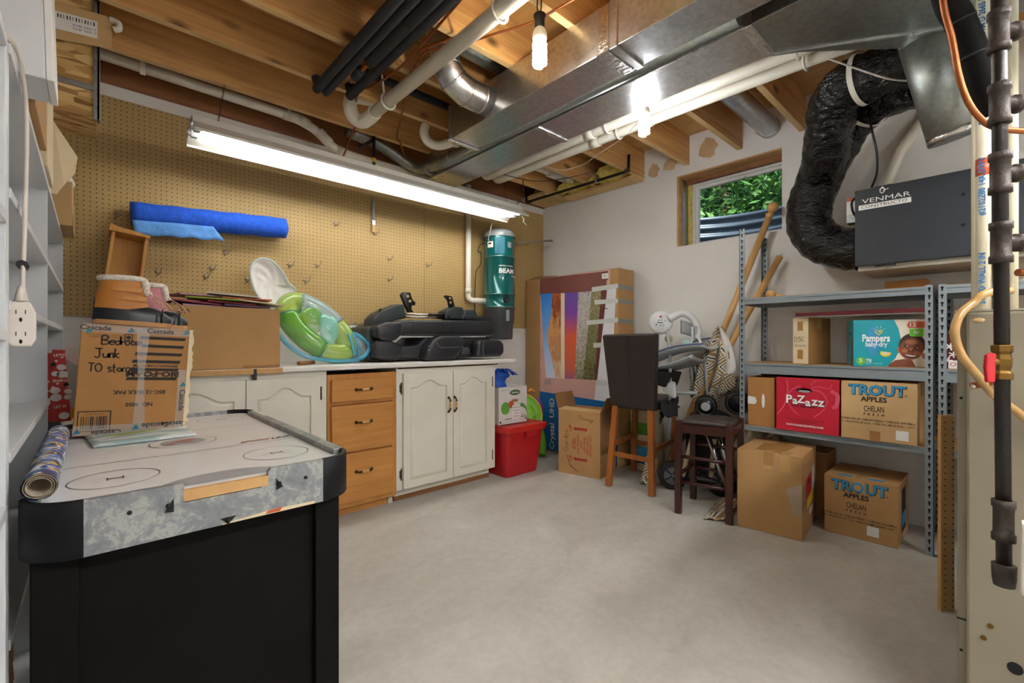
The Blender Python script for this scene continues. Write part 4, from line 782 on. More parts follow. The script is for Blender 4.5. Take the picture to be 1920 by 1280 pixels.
# things on top of the shelving
o = thing('white_box', 'big white box on top of the shelving at the top left corner', 'box', (-.3, 1.5, 1.602)); T = Matrix.Translation((-.06, 1.30, 1.604)) @ Matrix.Rotation(math.radians(-1.5), 4, 'Y')
MB(T).box(-.42, -.006, 0, .13, 0, .8).build('box_body', 'shelf_white', o, .004); MB(T).box(-.006, .006, .0, .135, .0, .8).build('end_panel', 'sticker', o, .002)
t, T, D = carton('shelf_carton', 'brown cardboard box on the shelving behind the big white box', 'box', XL+.03, -.09, 1.45, 1.79, 1.602, 1.86, 'card', 'tape_brown', seam='z' if 0 else 'x'); 
MB().prism([(-.24, 1.448, 1.64), (-.092, 1.448, 1.64), (-.10, 1.43, 1.605), (-.20, 1.43, 1.605)], (0, -.004, 0)).build('loose_flap', 'card_light', t)
carton('shelf_carton', 'pale cardboard box with a tape strip, second box along the shelving top', 'box', XL+.03, -.095, 1.93, 2.2, 1.602, 2.04, 'card_pale', 'tape_clear')
o = MB().prism([(-.106, 2.28, 1.857), (-.099, 2.29, 1.863), (-.037, 2.34, 1.765), (-.044, 2.33, 1.70), (-.072, 2.31, 1.646), (-.091, 2.30, 1.606), (-.108, 2.29, 1.607), (-.20, 2.27, 1.65), (-.2, 2.27, 1.84)], (-.001, .004, 0)).build('paper_sheet', 'card_pale'); tag(o, 'large bent sheet of cream packing paper hanging off the shelving top', 'paper')
t, T, D = carton('shelf_carton', 'dusty brown box at the far end of the shelving top against the pegboard', 'box', XL+.03, -.062, 2.86, 3.2, 1.602, 1.80, 'card_light', 'tape_brown'); F = face(T, *D, '+x'); flat(t, 'worn_corner', 'card_dark', F[0], F[1], F[2], rect(0, .12, 0, .06))
o = MB().tube(spl([(-.16, 2.9, 1.822), (-.11, 2.88, 1.828), (-.085, 2.9, 1.818), (-.075, 3.0, 1.82)]), [.016, .02, .024, .02, .024, .021, .025, .02, .024, .02, .022, .021, .024, .02, .022, .02, .022, .02, .012], 10).build('bubble_wrap', 'strap_white'); tag(o, 'small crumple of white packing foam on the far shelving box', 'packing foam')
# gift bag in the shelves
t = thing('gift_bag', 'red snowman-print gift bag standing behind the air hockey table', 'bag', (-.08, 2.24, .80)); gb = Matrix.Translation((-.104, 2.24, .80))
MB(gb).prism([(0, 0, 0), (.052, 0, 0), (.036, 0, .25), (.004, 0, .252)], (0, .03, 0)).build('bag_front', 'snow_paper', t); MB(gb).prism([(-.05, .032, 0), (.0, .032, 0), (.004, .032, .24), (-.04, .032, .24)], (0, .02, 0)).build('bag_side', 'snow_paper', t)
for x, z, r in ((.027, .19, .012), (.03, .165, .014), (.012, .168, .010), (.012, .11, .013), (.014, .085, .0145), (.044, .105, .010), (.043, .085, .010), (.034, .02, .014)):
    s = MB(gb).poly([(x+r*math.cos(a), -.0012, z+r*.9*math.sin(a)) for a in [PI*k/8 for k in range(16)]]).build('printed_snowman', 'ink_white', t)
for x, z in ((.04, .128), (.008, .20)): MB(gb).poly([(x-.006, -.0016, z-.006), (x+.006, -.0016, z-.004), (x+.004, -.0016, z+.008), (x-.007, -.0016, z+.006)]).build('printed_hat', 'ink', t)
for s, z in (('LET IT', .232), ('SNOW', .143), ('LET IT', .052)): text(s, .012, (-.104+.024, 2.2385, .80+z), (1, 0, 0), (0, 0, 1), 'ink_white', t, bold=.0004)
o = MB().prism([(-.066, 2.30, .80), (-.03, 2.30, .80), (-.03, 2.30, 1.055), (-.07, 2.30, 1.055)], (0, .004, 0)).build('wrapping_sheet', 'leaf_print'); tag(o, 'pale silver-green patterned wrapping sheet behind the snowman bag', 'wrapping paper')
MB().box(-.10, -.06, 2.27, 2.30, .80, .801).build('sheet_foot', 'leaf_print', o)
# extension cord with its outlet block hanging on the shelving
t = thing('extension_cord', 'cream flat extension cord with a four-outlet block hanging down the shelving', 'cord', (-.09, 1.3, 1.07))
for k in (-1, 0, 1): MB().tube(spl([(-.11, 1.16+.008*k, 1.605), (-.10, 1.24+.008*k, 1.615), (-.096, 1.325+.008*k, 1.56), (-.096, 1.335+.008*k, 1.45), (-.096, 1.30+.008*k, 1.30), (-.094, 1.235+.006*k, 1.165)]), .0034, 6).build('cord_strand', 'cord', t)
MB().tube([(-.096, 1.255, 1.225), (-.096, 1.285, 1.225)], .0085, 8).build('cable_tie', 'zip_black', t)
oc = [(-.03, -.05), (.03, -.05), (.045, -.035), (.045, .025), (.025, .05), (-.025, .05), (-.045, .025), (-.045, -.035)]
ob = Matrix.Translation((-.085, 1.32, 1.108)) @ Matrix.Rotation(math.radians(-52), 4, 'Z') 
T = Matrix.Translation((-.0935, 1.205, 1.112)) @ Matrix.Diagonal((.42, .6, .82, 1))
MB(T).prism([(a, 0, b) for a, b in oc], (0, .03, 0)).build('outlet_block', 'cord', t, .003)
MB(T).tube([(0, .015, .05), (0, .015, .085)], [.024, .010], 8).build('strain_relief', 'cord', t)
for z in (.022, -.026):
    for x, w, h in ((-.014, .003, .009), (.014, .003, .009)): MB(T).box(x-w/2, x+w/2, -.0012, 0, z-h/2+.004, z+h/2+.004).build('outlet_slot', 'dark_hole', t)
    MB(T).poly([(.005*math.cos(a), -.001, z-.013+.005*math.sin(a)) for a in [PI*k/5 for k in range(10)]]).build('outlet_slot', 'dark_hole', t)
# ------------------------------------------------------------ on the worktop: pool float, seats
t = thing('pool_float', 'inflatable clear, lime and aqua baby pool float with a white mesh canopy', 'pool float', (1.08, 3.0, .937))
fy = lambda z: 2.93+.42*(z-.95)
def fr(a):                                   # ring centre line in the tilted plane
    ux, uz, vx, vz = .70, -.71, .62, .66
    p, q = .215*math.cos(a), .115*math.sin(a); x, z = 1.075+p*ux*1.05+q*vx, 1.165+p*uz*.95+q*vz; return (x, fy(z), z)
segs = ((.0, 1.2, 'float_lime'), (1.2, 2.5, 'float_tint'), (2.5, 3.7, 'float_lime'), (3.7, 5.2, 'float_green'), (5.2, 2*PI, 'float_lime'))
for a0, a1, m in segs:
    MB().tube([fr(a0+(a1-a0)*i/12) for i in range(13)], [.068-.004*math.cos(6*(i/12)*PI)*0 for i in range(13)], 18).build('air_chamber', m, t)
    MB().tube([Vector(fr(a0+.02+.01*i))*1 for i in range(3)], .0695, 18).build('weld_seam', 'float_blue', t)
MB().tube(spl([(.815, 3.04, 1.24), (.85, 2.98, 1.10), (.95, 2.93, 1.0), (1.08, 2.91, .965), (1.22, 2.90, .955), (1.34, 2.92, .975), (1.395, 2.95, 1.05), (1.34, 2.99, 1.12), (1.24, 3.01, 1.15)], 6), .014, 10).build('base_rim', 'float_blue', t)
MB().grid(lambda u, v: (1.30+.10*v*math.cos(2*PI*u), 2.93+.1*(.5+.5*math.sin(2*PI*u))*v-.035*(1-v*v), 1.045+.085*v*math.sin(2*PI*u)), 24, 6, cu=True).build('clear_bow', 'float_clear', t)
for dx in (0, .035): MB().tube(spl([(1.235+dx, 2.925, 1.13), (1.25+dx, 2.885, 1.06), (1.265+dx, 2.89, .985)]), .009, 8).build('handle_strap', 'float_blue', t)
def pad(name, pts, m, y, bulge, n=16):
    P_ = spl(pts, 3, True); cx, cz = sum(p.x for p in P_)/len(P_), sum(p.z for p in P_)/len(P_); k = len(P_)
    def fn(u, v):
        p = P_[round(u*k) % k]; r = v; x, z = cx+(p.x-cx)*r, cz+(p.z-cz)*r; return (x, y+.25*(z-1.1)-bulge*math.sqrt(max(0, 1-r*r))-.004*math.sin((x*.5+z)*170)*(1-r), z)
    return MB().grid(fn, k, 10, cu=True).build(name, m, t)
V3 = lambda L, y=0: [(a, y, b) for a, b in L]
pad('back_pad', V3([(.97, 1.257), (1.03, 1.31), (1.075, 1.32), (1.105, 1.28), (1.10, 1.20), (1.06, 1.13), (.99, 1.18)]), 'float_green', 2.985, .03)
pad('seat_pad', V3([(1.06, 1.14), (1.08, 1.25), (1.13, 1.25), (1.175, 1.225), (1.18, 1.13), (1.13, 1.05), (1.085, 1.07)]), 'float_aqua', 2.93, .03)
cp = [Vector((a, 0, b)) for a, b in ((.722, 1.50), (.735, 1.565), (.785, 1.60), (.85, 1.59), (.905, 1.53), (.945, 1.455), (.985, 1.415), (.93, 1.33), (.85, 1.285), (.80, 1.31), (.745, 1.40))]
cps = spl(cp, 4, True); k = len(cps); cx, cz = .85, 1.45
MB().grid(lambda u, v: (cx+(cps[round(u*k) % k].x-cx)*v, 3.16+.06*(cps[round(u*k) % k].z-1.4)*v+.03*(1-v*v)+.004*math.sin(v*9+u*40)*(v > .3), cz+(cps[round(u*k) % k].z-cz)*v), k, 8, cu=True).build('mesh_canopy', 'mesh_white', t)
MB().tube([(p.x, 3.158+.06*(p.z-1.4), p.z) for p in cps], .009, 8, closed=True).build('canopy_rim', 'float_clear', t)
o = MB().tube([(.905, 2.85, .95), (1.02, 2.93, .95)], .0125, 12).build('wooden_dowel', 'rim_wood'); tag(o, 'short dark wooden dowel lying in front of the pool float on the worktop', 'dowel')

def rbox(mb_args, name, m, par, r=.03, seg=4): return MB().box(*mb_args).build(name, m, par, r, seg=seg)
def qpad(name, pts, y0, y1, m, par, r=.02, seg=4, smooth=True):
    o = MB().prism([(a, y0, b) for a, b in pts], (0, y1-y0, 0)).build(name, m, par, r, seg=seg)
    for p in o.data.polygons: p.use_smooth = True
    return o
t = thing('car_seat', 'folded black leather van seat lying upside down on the worktop', 'car seat', (1.95, 3.03, .938))
qpad('lower_bolster', [(1.40, .965), (1.39, 1.06), (1.42, 1.09), (1.52, 1.085), (1.60, 1.055), (1.60, .965), (1.53, .945)], 2.86, 3.25, 'seat_leather', t, .022)
qpad('lower_cushion', [(1.58, .955), (1.58, 1.05), (1.72, 1.055), (1.80, 1.11), (2.42, 1.115), (2.44, 1.03), (2.44, .955)], 2.88, 3.25, 'seat_leather', t, .02)
qpad('upper_bolster', [(1.405, 1.11), (1.40, 1.18), (1.48, 1.215), (1.60, 1.222), (1.60, 1.13), (1.54, 1.08), (1.45, 1.085)], 2.85, 3.25, 'seat_leather', t, .026)
qpad('upper_cushion', [(1.57, 1.125), (1.57, 1.226), (1.66, 1.234), (2.40, 1.252), (2.47, 1.215), (2.475, 1.16), (2.41, 1.125)], 2.86, 3.26, 'seat_leather', t, .026)
for x in (1.682, 2.03): MB().box(x-.001, x+.001, 2.857, 2.865, 1.135, 1.222).build('stitch_line', 'black', t)
MB().box(1.62, 2.44, 2.8575, 2.862, 1.129, 1.131).build('piping', 'line_grey', t)
qpad('hinge_shell', [(1.375, .985), (1.375, 1.15), (1.40, 1.185), (1.45, 1.185), (1.45, .965), (1.40, .95)], 2.95, 3.27, 'seat_shell', t, .015)
qpad('side_cover', [(1.43, 1.185), (1.435, 1.235), (1.485, 1.285), (1.63, 1.35), (1.68, 1.352), (1.70, 1.25), (1.62, 1.235), (1.56, 1.215)], 2.98, 3.12, 'seat_shell', t, .010)
MB().tube(spl([(1.487, 2.99, 1.285), (1.495, 2.985, 1.31), (1.505, 2.985, 1.30)]), .005, 6).build('release_tab', 'black_plastic', t)
b = qpad('latch_bracket', [(1.668, 1.42), (1.685, 1.445), (1.745, 1.445), (1.765, 1.39), (1.79, 1.375), (1.785, 1.35), (1.76, 1.355), (1.755, 1.32), (1.775, 1.30), (1.73, 1.295), (1.705, 1.34)], 3.0, 3.03, 'black_plastic', t, .004, 2)
for x, z in ((1.722, 1.415), (1.74, 1.38)): MB().cyl((x, 2.9985, z), (x, 3.0005, z), .011, n=12).build('bracket_hole', 'card_light', b)
qpad('backrest_foot', [(2.05, 1.32), (2.14, 1.36), (2.215, 1.358), (2.235, 1.26), (2.04, 1.26)], 2.98, 3.1, 'seat_shell', t, .008)
b = qpad('hook_bracket', [(2.045, 1.432), (2.06, 1.447), (2.12, 1.443), (2.155, 1.352), (2.095, 1.35), (2.085, 1.40), (2.065, 1.425)], 3.0, 3.02, 'black_plastic', t, .003, 2)
for x, z in ((2.1, 1.425), (2.105, 1.39)): MB().cyl((x, 2.9985, z), (x, 3.0005, z), .009, n=12).build('bracket_hole', 'card_light', b)
for z in (1.283, 1.262): MB().tube([(1.69, 3.0, z), (2.07, 3.0, z+.004)], .007, 10).build('steel_rod', 'chrome', t)
MB().tube([(1.90, 3.0, 1.285), (2.06, 3.0, 1.287)], .012, 10).tube([(2.06, 2.995, 1.275), (2.085, 2.995, 1.275)], .017, 10).build('rod_sleeve', 'black_plastic', t)
qpad('carpeted_back', [(2.19, 1.255), (2.20, 1.29), (2.42, 1.292), (2.50, 1.265), (2.46, 1.25)], 2.96, 3.26, 'boot_rubber', t, .01); qpad('rear_cover', [(2.32, 1.28), (2.36, 1.352), (2.46, 1.356), (2.50, 1.28)], 3.13, 3.2, 'seat_shell', t, .008)
h = qpad('headrest', [(1.74, .955), (1.755, 1.02), (1.815, 1.095), (1.88, 1.122), (2.06, 1.118), (2.09, 1.085), (2.07, 1.03), (2.0, .945), (1.78, .94)], 2.78, 2.90, 'seat_leather', t, .024)
MB().tube(spl([(1.82, 2.778, 1.09), (1.85, 2.776, 1.045), (1.90, 2.776, 1.035), (2.075, 2.778, 1.04)]), .0012, 5).build('stitch_line', 'line_grey', h)
for z in (1.045, 1.02): MB().ball((1.768, 2.782, z), (.006, .003, .004), 8).build('headrest_pin', 'chrome', h)
qpad('headrest', [(2.215, .965), (2.22, 1.075), (2.25, 1.09), (2.46, 1.092), (2.495, 1.06), (2.50, .985), (2.46, .958), (2.25, .955)], 2.79, 2.92, 'seat_leather', t, .026)
MB().tube(spl([(2.27, 2.787, 1.085), (2.265, 2.786, 1.02), (2.275, 2.788, .96)]), .0012, 5).build('stitch_line', 'line_grey', t)
qpad('buckle_pocket', [(2.07, .955), (2.08, 1.06), (2.2, 1.06), (2.21, .955)], 2.86, 2.9, 'black_plastic', t, .012); qpad('belt_buckle', [(2.09, .98), (2.11, 1.03), (2.17, 1.035), (2.19, .985)], 2.84, 2.87, 'seat_shell', t, .008)

# ------------------------------------------------------------ hung on the pegboard
VX, VY = 2.786, 3.185
t = thing('central_vacuum', 'dark green canister vacuum hung on the pegboard beside the corner', 'vacuum', (VX, VY, 1.10))
MB().lathe([(0, 1.10), (.11, 1.10), (.122, 1.112), (.126, 1.246), (.135, 1.25), (.141, 1.385), (.146, 1.39)], (VX, VY, 0), n=40).build('dirt_bucket', 'vac_grey', t)
MB().lathe([(.147, 1.39), (.147, 1.40), (.141, 1.403), (.141, 1.502), (.146, 1.505), (.146, 1.515), (.142, 1.518), (.142, 1.843), (.146, 1.846), (.146, 1.856), (.14, 1.86), (.14, 2.04)], (VX, VY, 0), n=40).build('body', 'teal_metal', t)
for z in (1.396, 1.51, 1.851): MB().tube([(VX+.1462*math.cos(a), VY+.1462*math.sin(a), z) for a in [2*PI*k/40 for k in range(40)]], .0022, 6, closed=True).build('bead_ring', 'chrome', t)
MB().lathe([(.147, 2.035), (.147, 2.06), (.14, 2.085), (.11, 2.108), (.05, 2.118), (0, 2.12)], (VX, VY, 0), n=40).build('lid', 'clear_grey', t)
ph0 = math.atan2(-VY, -VX)
def wrapz(o, z0, start, rad):
    """bend lettering drawn on the x axis around the canister"""
    off = wl(o)
    for v in o.data.vertices:
        a = start+v.co.x/rad; v.co = Vector((VX+rad*math.cos(a), VY+rad*math.sin(a), z0+v.co.y))-off
for s, z, sz, b in (('BEAM', 1.715, .058, .0018), ('CENTRAL VACUUM', 1.762, .015, .0004), ('SYSTEMS', 1.672, .02, .0004)):
    o = text(s, sz, wl(t), (1, 0, 0), (0, 1, 0), 'ink_white', t, bold=b, al='LEFT', sx=1.12, off=0); wrapz(o, z, ph0-.05+(.9 if s == 'SYSTEMS' else 0), .1432)
def patch(name, a0, a1, z0, z1, m, rad=.1415):
    mb = MB(); mb.grid(lambda u, v: (VX+rad*math.cos(ph0+a0+(a1-a0)*u), VY+rad*math.sin(ph0+a0+(a1-a0)*u), z0+(z1-z0)*v), 6, 2); return mb.build(name, m, t)
patch('paper_label', -.86, -.42, 1.93, 1.985, 'sticker'); patch('label_print', -.8, -.55, 1.96, 1.975, 'ink', .1418); patch('window_panel', -.3, .35, 1.87, 2.02, 'teal_dark'); patch('window_print', .55, .85, 1.93, 1.98, 'clear_grey'); patch('sight_glass', .45, .7, 1.265, 1.365, 'clear_grey', .140)
d = Vector((math.cos(ph0+.42), math.sin(ph0+.42), 0)); MB().cyl(Vector((VX, VY, 1.455))+d*.135, Vector((VX, VY, 1.455))+d*.158, .026, n=18).build('port_cap', 'black_plastic', t); MB().cyl(Vector((VX, VY, 1.455))+d*.158, Vector((VX, VY, 1.455))+d*.161, .016, n=12).build('port_knob', 'iron_fitting', t)
MB().box(VX-.05, VX+.05, VY+.13, YW-.008, 1.75, 1.95).build('wall_bracket', 'galvanized_dull', t); MB().box(VX+.125, VX+.16, VY-.0, VY+.03, 1.72, 1.83).build('switch_box', 'black_plastic', t, .003)
t = thing('vacuum_pipe', 'white plastic vacuum pipe dropping down the pegboard to the green canister', 'pipe', (2.51, 3.3, 1.43))
MB().tube(rnd([(2.515, 3.305, 2.50), (2.515, 3.305, 1.475), (2.535, 3.285, 1.452), (2.665, 3.235, 1.452)], .07), .0255, 16).build('pipe_run', 'pvc', t); MB().tube([(2.515, 3.305, 1.56), (2.515, 3.305, 1.515)], .029, 16).build('coupling', 'pvc', t)
cable('black_wire', 'thin black cord hanging from the green vacuum down the pegboard', [(2.645, 3.24, 1.98), (2.60, 3.25, 1.955), (2.60, 3.27, 1.90), (2.64, 3.28, 1.9), (2.655, 3.30, 1.80), (2.61, 3.31, 1.72), (2.60, 3.32, 1.5), (2.60, 3.32, 1.2)], .004, 'zip_black')
cable('white_wire', 'short white cord from the shop light to the top of the green vacuum', [(2.58, 3.05, 2.12), (2.60, 3.1, 2.05), (2.64, 3.17, 2.0), (2.66, 3.15, 1.995)], .004, 'cord')
t = thing('filter_roll', 'roll of bright blue filter cloth hung across the pegboard', 'cloth roll', (.55, 3.28, 1.72))
pa, pb = Vector((.16, 3.275, 1.785)), Vector((.952, 3.275, 1.838))
MB().tube([pa.lerp(pb, i/24) for i in range(25)], [.066+.002*math.sin(i*1.3) for i in range(25)], 24).build('roll', 'filter_blue', t)
MB().tube([pb+Vector((-.002, 0, 0)), pb+Vector((.012, 0, .001))], [.058, .04], 20).build('roll_end', 'filter_blue', t)
MB().grid(lambda u, v: (.162+.012*v+(.375+.045*v)*u, 3.218-.012*v+.005*math.sin(9*u), 1.742+.067*.4*u-.078*v+.004*math.sin(23*u)*v), 20, 5).build('loose_flap', 'filter_light', t, solid=.003)
def hook(x, z, lab, s=1, a=.06):
    o = MB().tube(spl([(x, YW-.008, z), (x+.004, YW-.025, z-.006), (x+.010, YW-.045*s, z-.002), (x+.016, YW-.056*s, z+.018), (x+.020, YW-.06*s, z+.6*a)]), .0028, 6).tube([(x-.012, YW-.009, z+.012), (x+.012, YW-.009, z+.012)], .003, 6).tube([(x, YW-.009, z-.012), (x, YW-.009, z+.025)], .003, 6).build('pegboard_hook', 'steel_hook')
    return tag(o, lab, 'hook', 'wire hooks on the pegboard')
for x, z, lab in ((.10, 1.775, 'wire hook on the pegboard left of the blue cloth roll'), (.281, 1.475, 'wire hook on the pegboard right above the pink boot'), (.547, 1.525, 'wire hook below the middle of the blue cloth roll, higher of two'), (.744, 1.475, 'wire hook on the pegboard just left of the float canopy'), (.515, 1.472, 'wire hook below the blue cloth roll, lower and left of another'), (1.001, 1.60, 'wire hook on the pegboard at the upper right of the float canopy'), (1.185, 1.62, 'wire hook right of another at the same height above the float'), (1.107, 1.50, 'wire hook on the pegboard above the lime pad of the float'), (1.319, 1.94, 'highest wire hook of the bare middle of the pegboard'), (1.625, 1.922, 'wire hook under the hanging paint brush'), (1.747, 1.738, 'wire hook above another, left of the pegboard seam'), (1.747, 1.575, 'wire hook below another, left of the pegboard seam'), (2.11, 1.728, 'wire hook just right of the pegboard seam'), (.62, 1.635, 'wire hook tucked under the right half of the blue cloth roll')): hook(x, z, lab)
t = thing('paint_brush', 'narrow grey brush hanging bristles down from the pegboard', 'brush', (1.614, 3.335, 1.92))
MB().tube([(1.614, 3.335, 2.20), (1.614, 3.335, 2.17), (1.614, 3.335, 2.02)], [.005, .010, .011], 10).build('handle', 'swing_grey', t); MB().box(1.602, 1.626, 3.328, 3.342, 1.985, 2.022).build('ferrule', 'chrome', t, .002); MB().box(1.602, 1.627, 3.33, 3.341, 1.93, 1.985).build('bristles', 'card_light', t, .001)
o = MB().tube([(3.03, YW-.01, 2.055), (3.22, 3.25, 2.085), (3.44, 3.12, 2.11)], .005, 8).tube([(3.03, YW-.01, 2.04), (3.22, 3.25, 2.07), (3.44, 3.12, 2.10)], .005, 8).tube([(3.44+.014*math.cos(a), 3.12, 2.10+.014*math.sin(a)) for a in [PI*k/5 for k in range(10)]], .003, 6, closed=True).build('wire_arm', 'steel_hook'); tag(o, 'long double-wire hanger arm reaching into the corner beside the green vacuum', 'hanger')

# ------------------------------------------------------------ back corner: television carton
t = thing('television_carton', 'tall television carton with a landscape print, leaning in the back corner', 'box', (3.40, 2.77, 0))
fx = 3.28
MB().box(fx, 3.52, 2.222, 3.335, .0, 1.706).build('carton_body', 'card', t, .004)
MB().prism([(fx+.01, 3.05, 1.707), (fx+.01, 3.30, 1.707), (fx+.14, 3.28, 1.75), (fx+.14, 3.03, 1.735)], (0, 0, .004)).build('top_flap', 'card_dark', t)
tf = lambda nm, m, pts, off=.0006: flat(t, nm, m, (fx, 0, 0), (0, -1, 0), (0, 0, 1), [(-a, b) for a, b in pts], off)
tf('print_border', 'tv_pink', [(3.135, .56), (2.36, .56), (2.30, 1.70), (3.135, 1.705)]); tf('print_band', 'tv_mauve', [(3.135, 1.535), (2.345, 1.52), (2.33, 1.69), (3.135, 1.705)], .0012)
tf('print_white', 'tv_white', [(2.47, .56), (2.30, .56), (2.24, 1.55), (2.36, 1.55)], .001); tf('print_frame', 'tv_frame', [(2.47, .74), (2.44, .74), (2.335, 1.525), (2.40, 1.525)], .0014)
tf('print_sky', 'print_sky', [(3.055, .725), (2.93, .727), (3.03, 1.08), (3.041, 1.15), (2.99, 1.32), (2.972, 1.545), (3.13, 1.553)], .0018)
tf('print_rock', 'print_rock', [(2.93, .727), (2.86, .728), (2.862, 1.539), (2.972, 1.545), (2.99, 1.32), (3.041, 1.15), (3.03, 1.08)], .0018); tf('print_strip', 'tv_cream', [(2.86, .728), (2.815, .729), (2.815, 1.536), (2.862, 1.539)], .0018)
tf('print_sunset', 'print_sunset', [(2.815, .729), (2.69, .735), (2.675, 1.1), (2.65, 1.53), (2.815, 1.536)], .0018)
tf('print_pebbles', 'print_pebble', [(2.69, .735), (2.60, .736), (2.55, 1.1), (2.50, 1.53), (2.65, 1.53), (2.675, 1.1)], .0018); tf('print_moss', 'print_moss', [(2.60, .736), (2.472, .738), (2.395, 1.525), (2.50, 1.53), (2.55, 1.1)], .0018)
tf('print_base', 'tv_blue', [(3.14, .02), (2.23, .02), (2.23, .555), (3.14, .585)], .0012)
[text(w_, .088, (fx, 2.975, z_), (0, 0, 1), (0, 1, 0), 'tv_cream', t, bold=.0012, al='LEFT', off=.0022) for w_, z_ in (('Crystal', .035), ('UHD', .340))]
for k in range(3): tf('print_logo', 'line_grey', [(3.07-.03*k, .66), (3.05-.03*k, .66), (3.05-.03*k, .71), (3.07-.03*k, .71)], .0015)
tf('sticker', 'sticker', [(2.389, 1.616), (2.321, 1.614), (2.321, 1.687), (2.389, 1.686)], .002); tf('sticker_bar', 'tv_frame', [(2.389, 1.672), (2.321, 1.673), (2.321, 1.687), (2.389, 1.686)], .0026); tf('sticker_bar', 'tv_frame', [(2.389, 1.616), (2.321, 1.614), (2.321, 1.624), (2.389, 1.626)], .0026)
text('02', .022, (fx, 2.355, 1.65), (0, -1, 0), (0, 0, 1), 'ink', t, off=.003)
for q, s in (([(2.497, 1.521), (2.222, 1.533), (2.222, 1.571), (2.497, 1.563)], 1), ([(2.468, 1.407), (2.222, 1.407), (2.222, 1.441), (2.468, 1.449)], 1), ([(2.556, 1.227), (2.222, 1.244), (2.222, 1.282), (2.556, 1.268)], 1), ([(2.479, 1.025), (2.34, 1.029), (2.222, 1.03), (2.222, 1.075), (2.479, 1.067)], 1), ([(2.45, .70), (2.222, .70), (2.222, .745), (2.45, .74)], 1)):
    tf('packing_tape', 'tape_white', q, .003); z = sum(p[1] for p in q)/len(q)
    MB().poly([(fx, 2.2215, z-.02), (3.52, 2.2215, z-.024), (3.52, 2.2215, z+.018), (fx, 2.2215, z+.02)]).build('packing_tape', 'tape_grey', t)
for p, q in (((2.41, 1.40), (2.33, 1.36)), ((2.45, .90), (2.47, .82)), ((2.47, .82), (2.445, .77))): MB().tube([(fx-.003, p[0], p[1]), (fx-.003, q[0], q[1])], .004, 6).build('carry_handle', 'vac_grey', t)

# red bin, fruit box, blue bag, toy
t = thing('storage_bin', 'red plastic storage bin with a lid at the end of the cabinets', 'bin', (2.58, 2.86, 0))
def loft(name, m, lv, par, bev=0):
    mb = MB(); n = None
    for x0, x1, y0, y1, z, r in lv:
        pts = rring(x0, x1, y0, y1, r, 5); mb.v += [(a, b, z) for a, b in pts]; n = len(pts)
    for k in range(len(lv)-1):
        for i in range(n): mb.f.append((k*n+i, k*n+(i+1) % n, (k+1)*n+(i+1) % n, (k+1)*n+i)); mb.mi.append(0); mb.sm.append(False)
    mb.f += [list(range(n))[::-1], [(len(lv)-1)*n+i for i in range(n)]]; mb.mi += [0, 0]; mb.sm += [False]*2
    return mb.build(name, m, par, bev)
loft('bin_body', 'bin_red', [(2.405, 2.755, 2.668, 3.06, 0, .03), (2.40, 2.76, 2.66, 3.07, .02, .035), (2.378, 2.80, 2.628, 3.10, .36, .04)], t)
loft('rim', 'bin_lid', [(2.37, 2.81, 2.615, 3.11, .352, .04), (2.362, 2.818, 2.607, 3.118, .36, .045), (2.362, 2.818, 2.607, 3.118, .385, .045)], t); loft('lid', 'bin_lid', [(2.36, 2.82, 2.605, 3.12, .386, .045), (2.36, 2.82, 2.605, 3.12, .402, .045), (2.372, 2.808, 2.617, 3.108, .408, .04), (2.40, 2.78, 2.645, 3.08, .408, .03), (2.41, 2.77, 2.655, 3.07, .402, .03)], t)
MB().prism([(2.57, 2.626, .30), (2.70, 2.626, .30), (2.695, 2.622, .355), (2.575, 2.622, .355)], (0, -.012, 0)).build('hand_grip', 'bin_red', t, .003)
for x in (2.46, 2.65): MB().prism([(x, 2.664, .01), (x+.07, 2.664, .01), (x+.085, 2.637, .29), (x-.015, 2.637, .29)], (0, -.006, 0)).build('wall_rib', 'bin_red', t, .002)
MB().box(2.52, 2.66, 2.80, 2.83, .402, .416).build('lid_handle', 'bin_lid', t, .004)
t, T, D = carton('fruit_box', 'white fruit box printed with apples on top of the red bin', 'box', 2.395, 2.70, 2.735, 3.0, .4085, .71, 'apple_white', 'apple_white', rot=math.radians(-2)); F = face(T, *D, '-y'); u, v = F[1], F[2]; Wd, Hd = D[0]*2, D[2]
ff = lambda nm, m, pts, off=.0008: flat(t, nm, m, F[0], u, v, [(a*Wd, b*Hd) for a, b in pts], off)
ff('printed_logo', 'green_dark', ell(.56, .84, .19, .075)); text('Brothers', .022, at(F, .57*Wd, .84*Hd), u, v, 'ink_white', t, bold=.0004, off=.0016)
ff('hand_hole', 'card', ell(.55, .62, .13, .045, 20), .001); ff('hand_hole_core', 'card_dark', ell(.55, .62, .11, .028, 20), .0014)
ff('printed_apple', 'red_print', ell(.42, .52, .10, .10)); ff('printed_apple', 'green_print', ell(.22, .43, .15, .17), .0012); ff('printed_leaf', 'green_print', [(.74, .52), (.82, .54), (.94, .46), (1, .33), (1, .25), (.94, .36), (.82, .44), (.74, .42)])
ff('print_panel', 'sticker', rect(.45, .75, .12, .50), .0016); ff('print_panel', 'sticker', rect(.20, .44, .17, .27), .0018)
for k, s in enumerate(('FRESH APPLES', 'GROWN IN', 'CHINA', '20 LB BOX')): text(s, .013, at(F, .6*Wd, (.43-.08*k)*Hd), u, v, 'ink', t, off=.002)
for a, b, s in ((.32, .22, 'MC 113'), (.86, .2, 'LOT 07')): text(s, .016, at(F, a*Wd, b*Hd), u, v, 'ink', t, off=.0022)
ff('printed_rule', 'ink', rect(.20, .44, .135, .15), .002); ff('printed_rule', 'ink', rect(.76, .96, .15, .165), .002); ff('recycle_mark', 'ink', ell(.95, .10, .025, .028)); ff('recycle_mark', 'ink', ell(.05, .07, .03, .032))
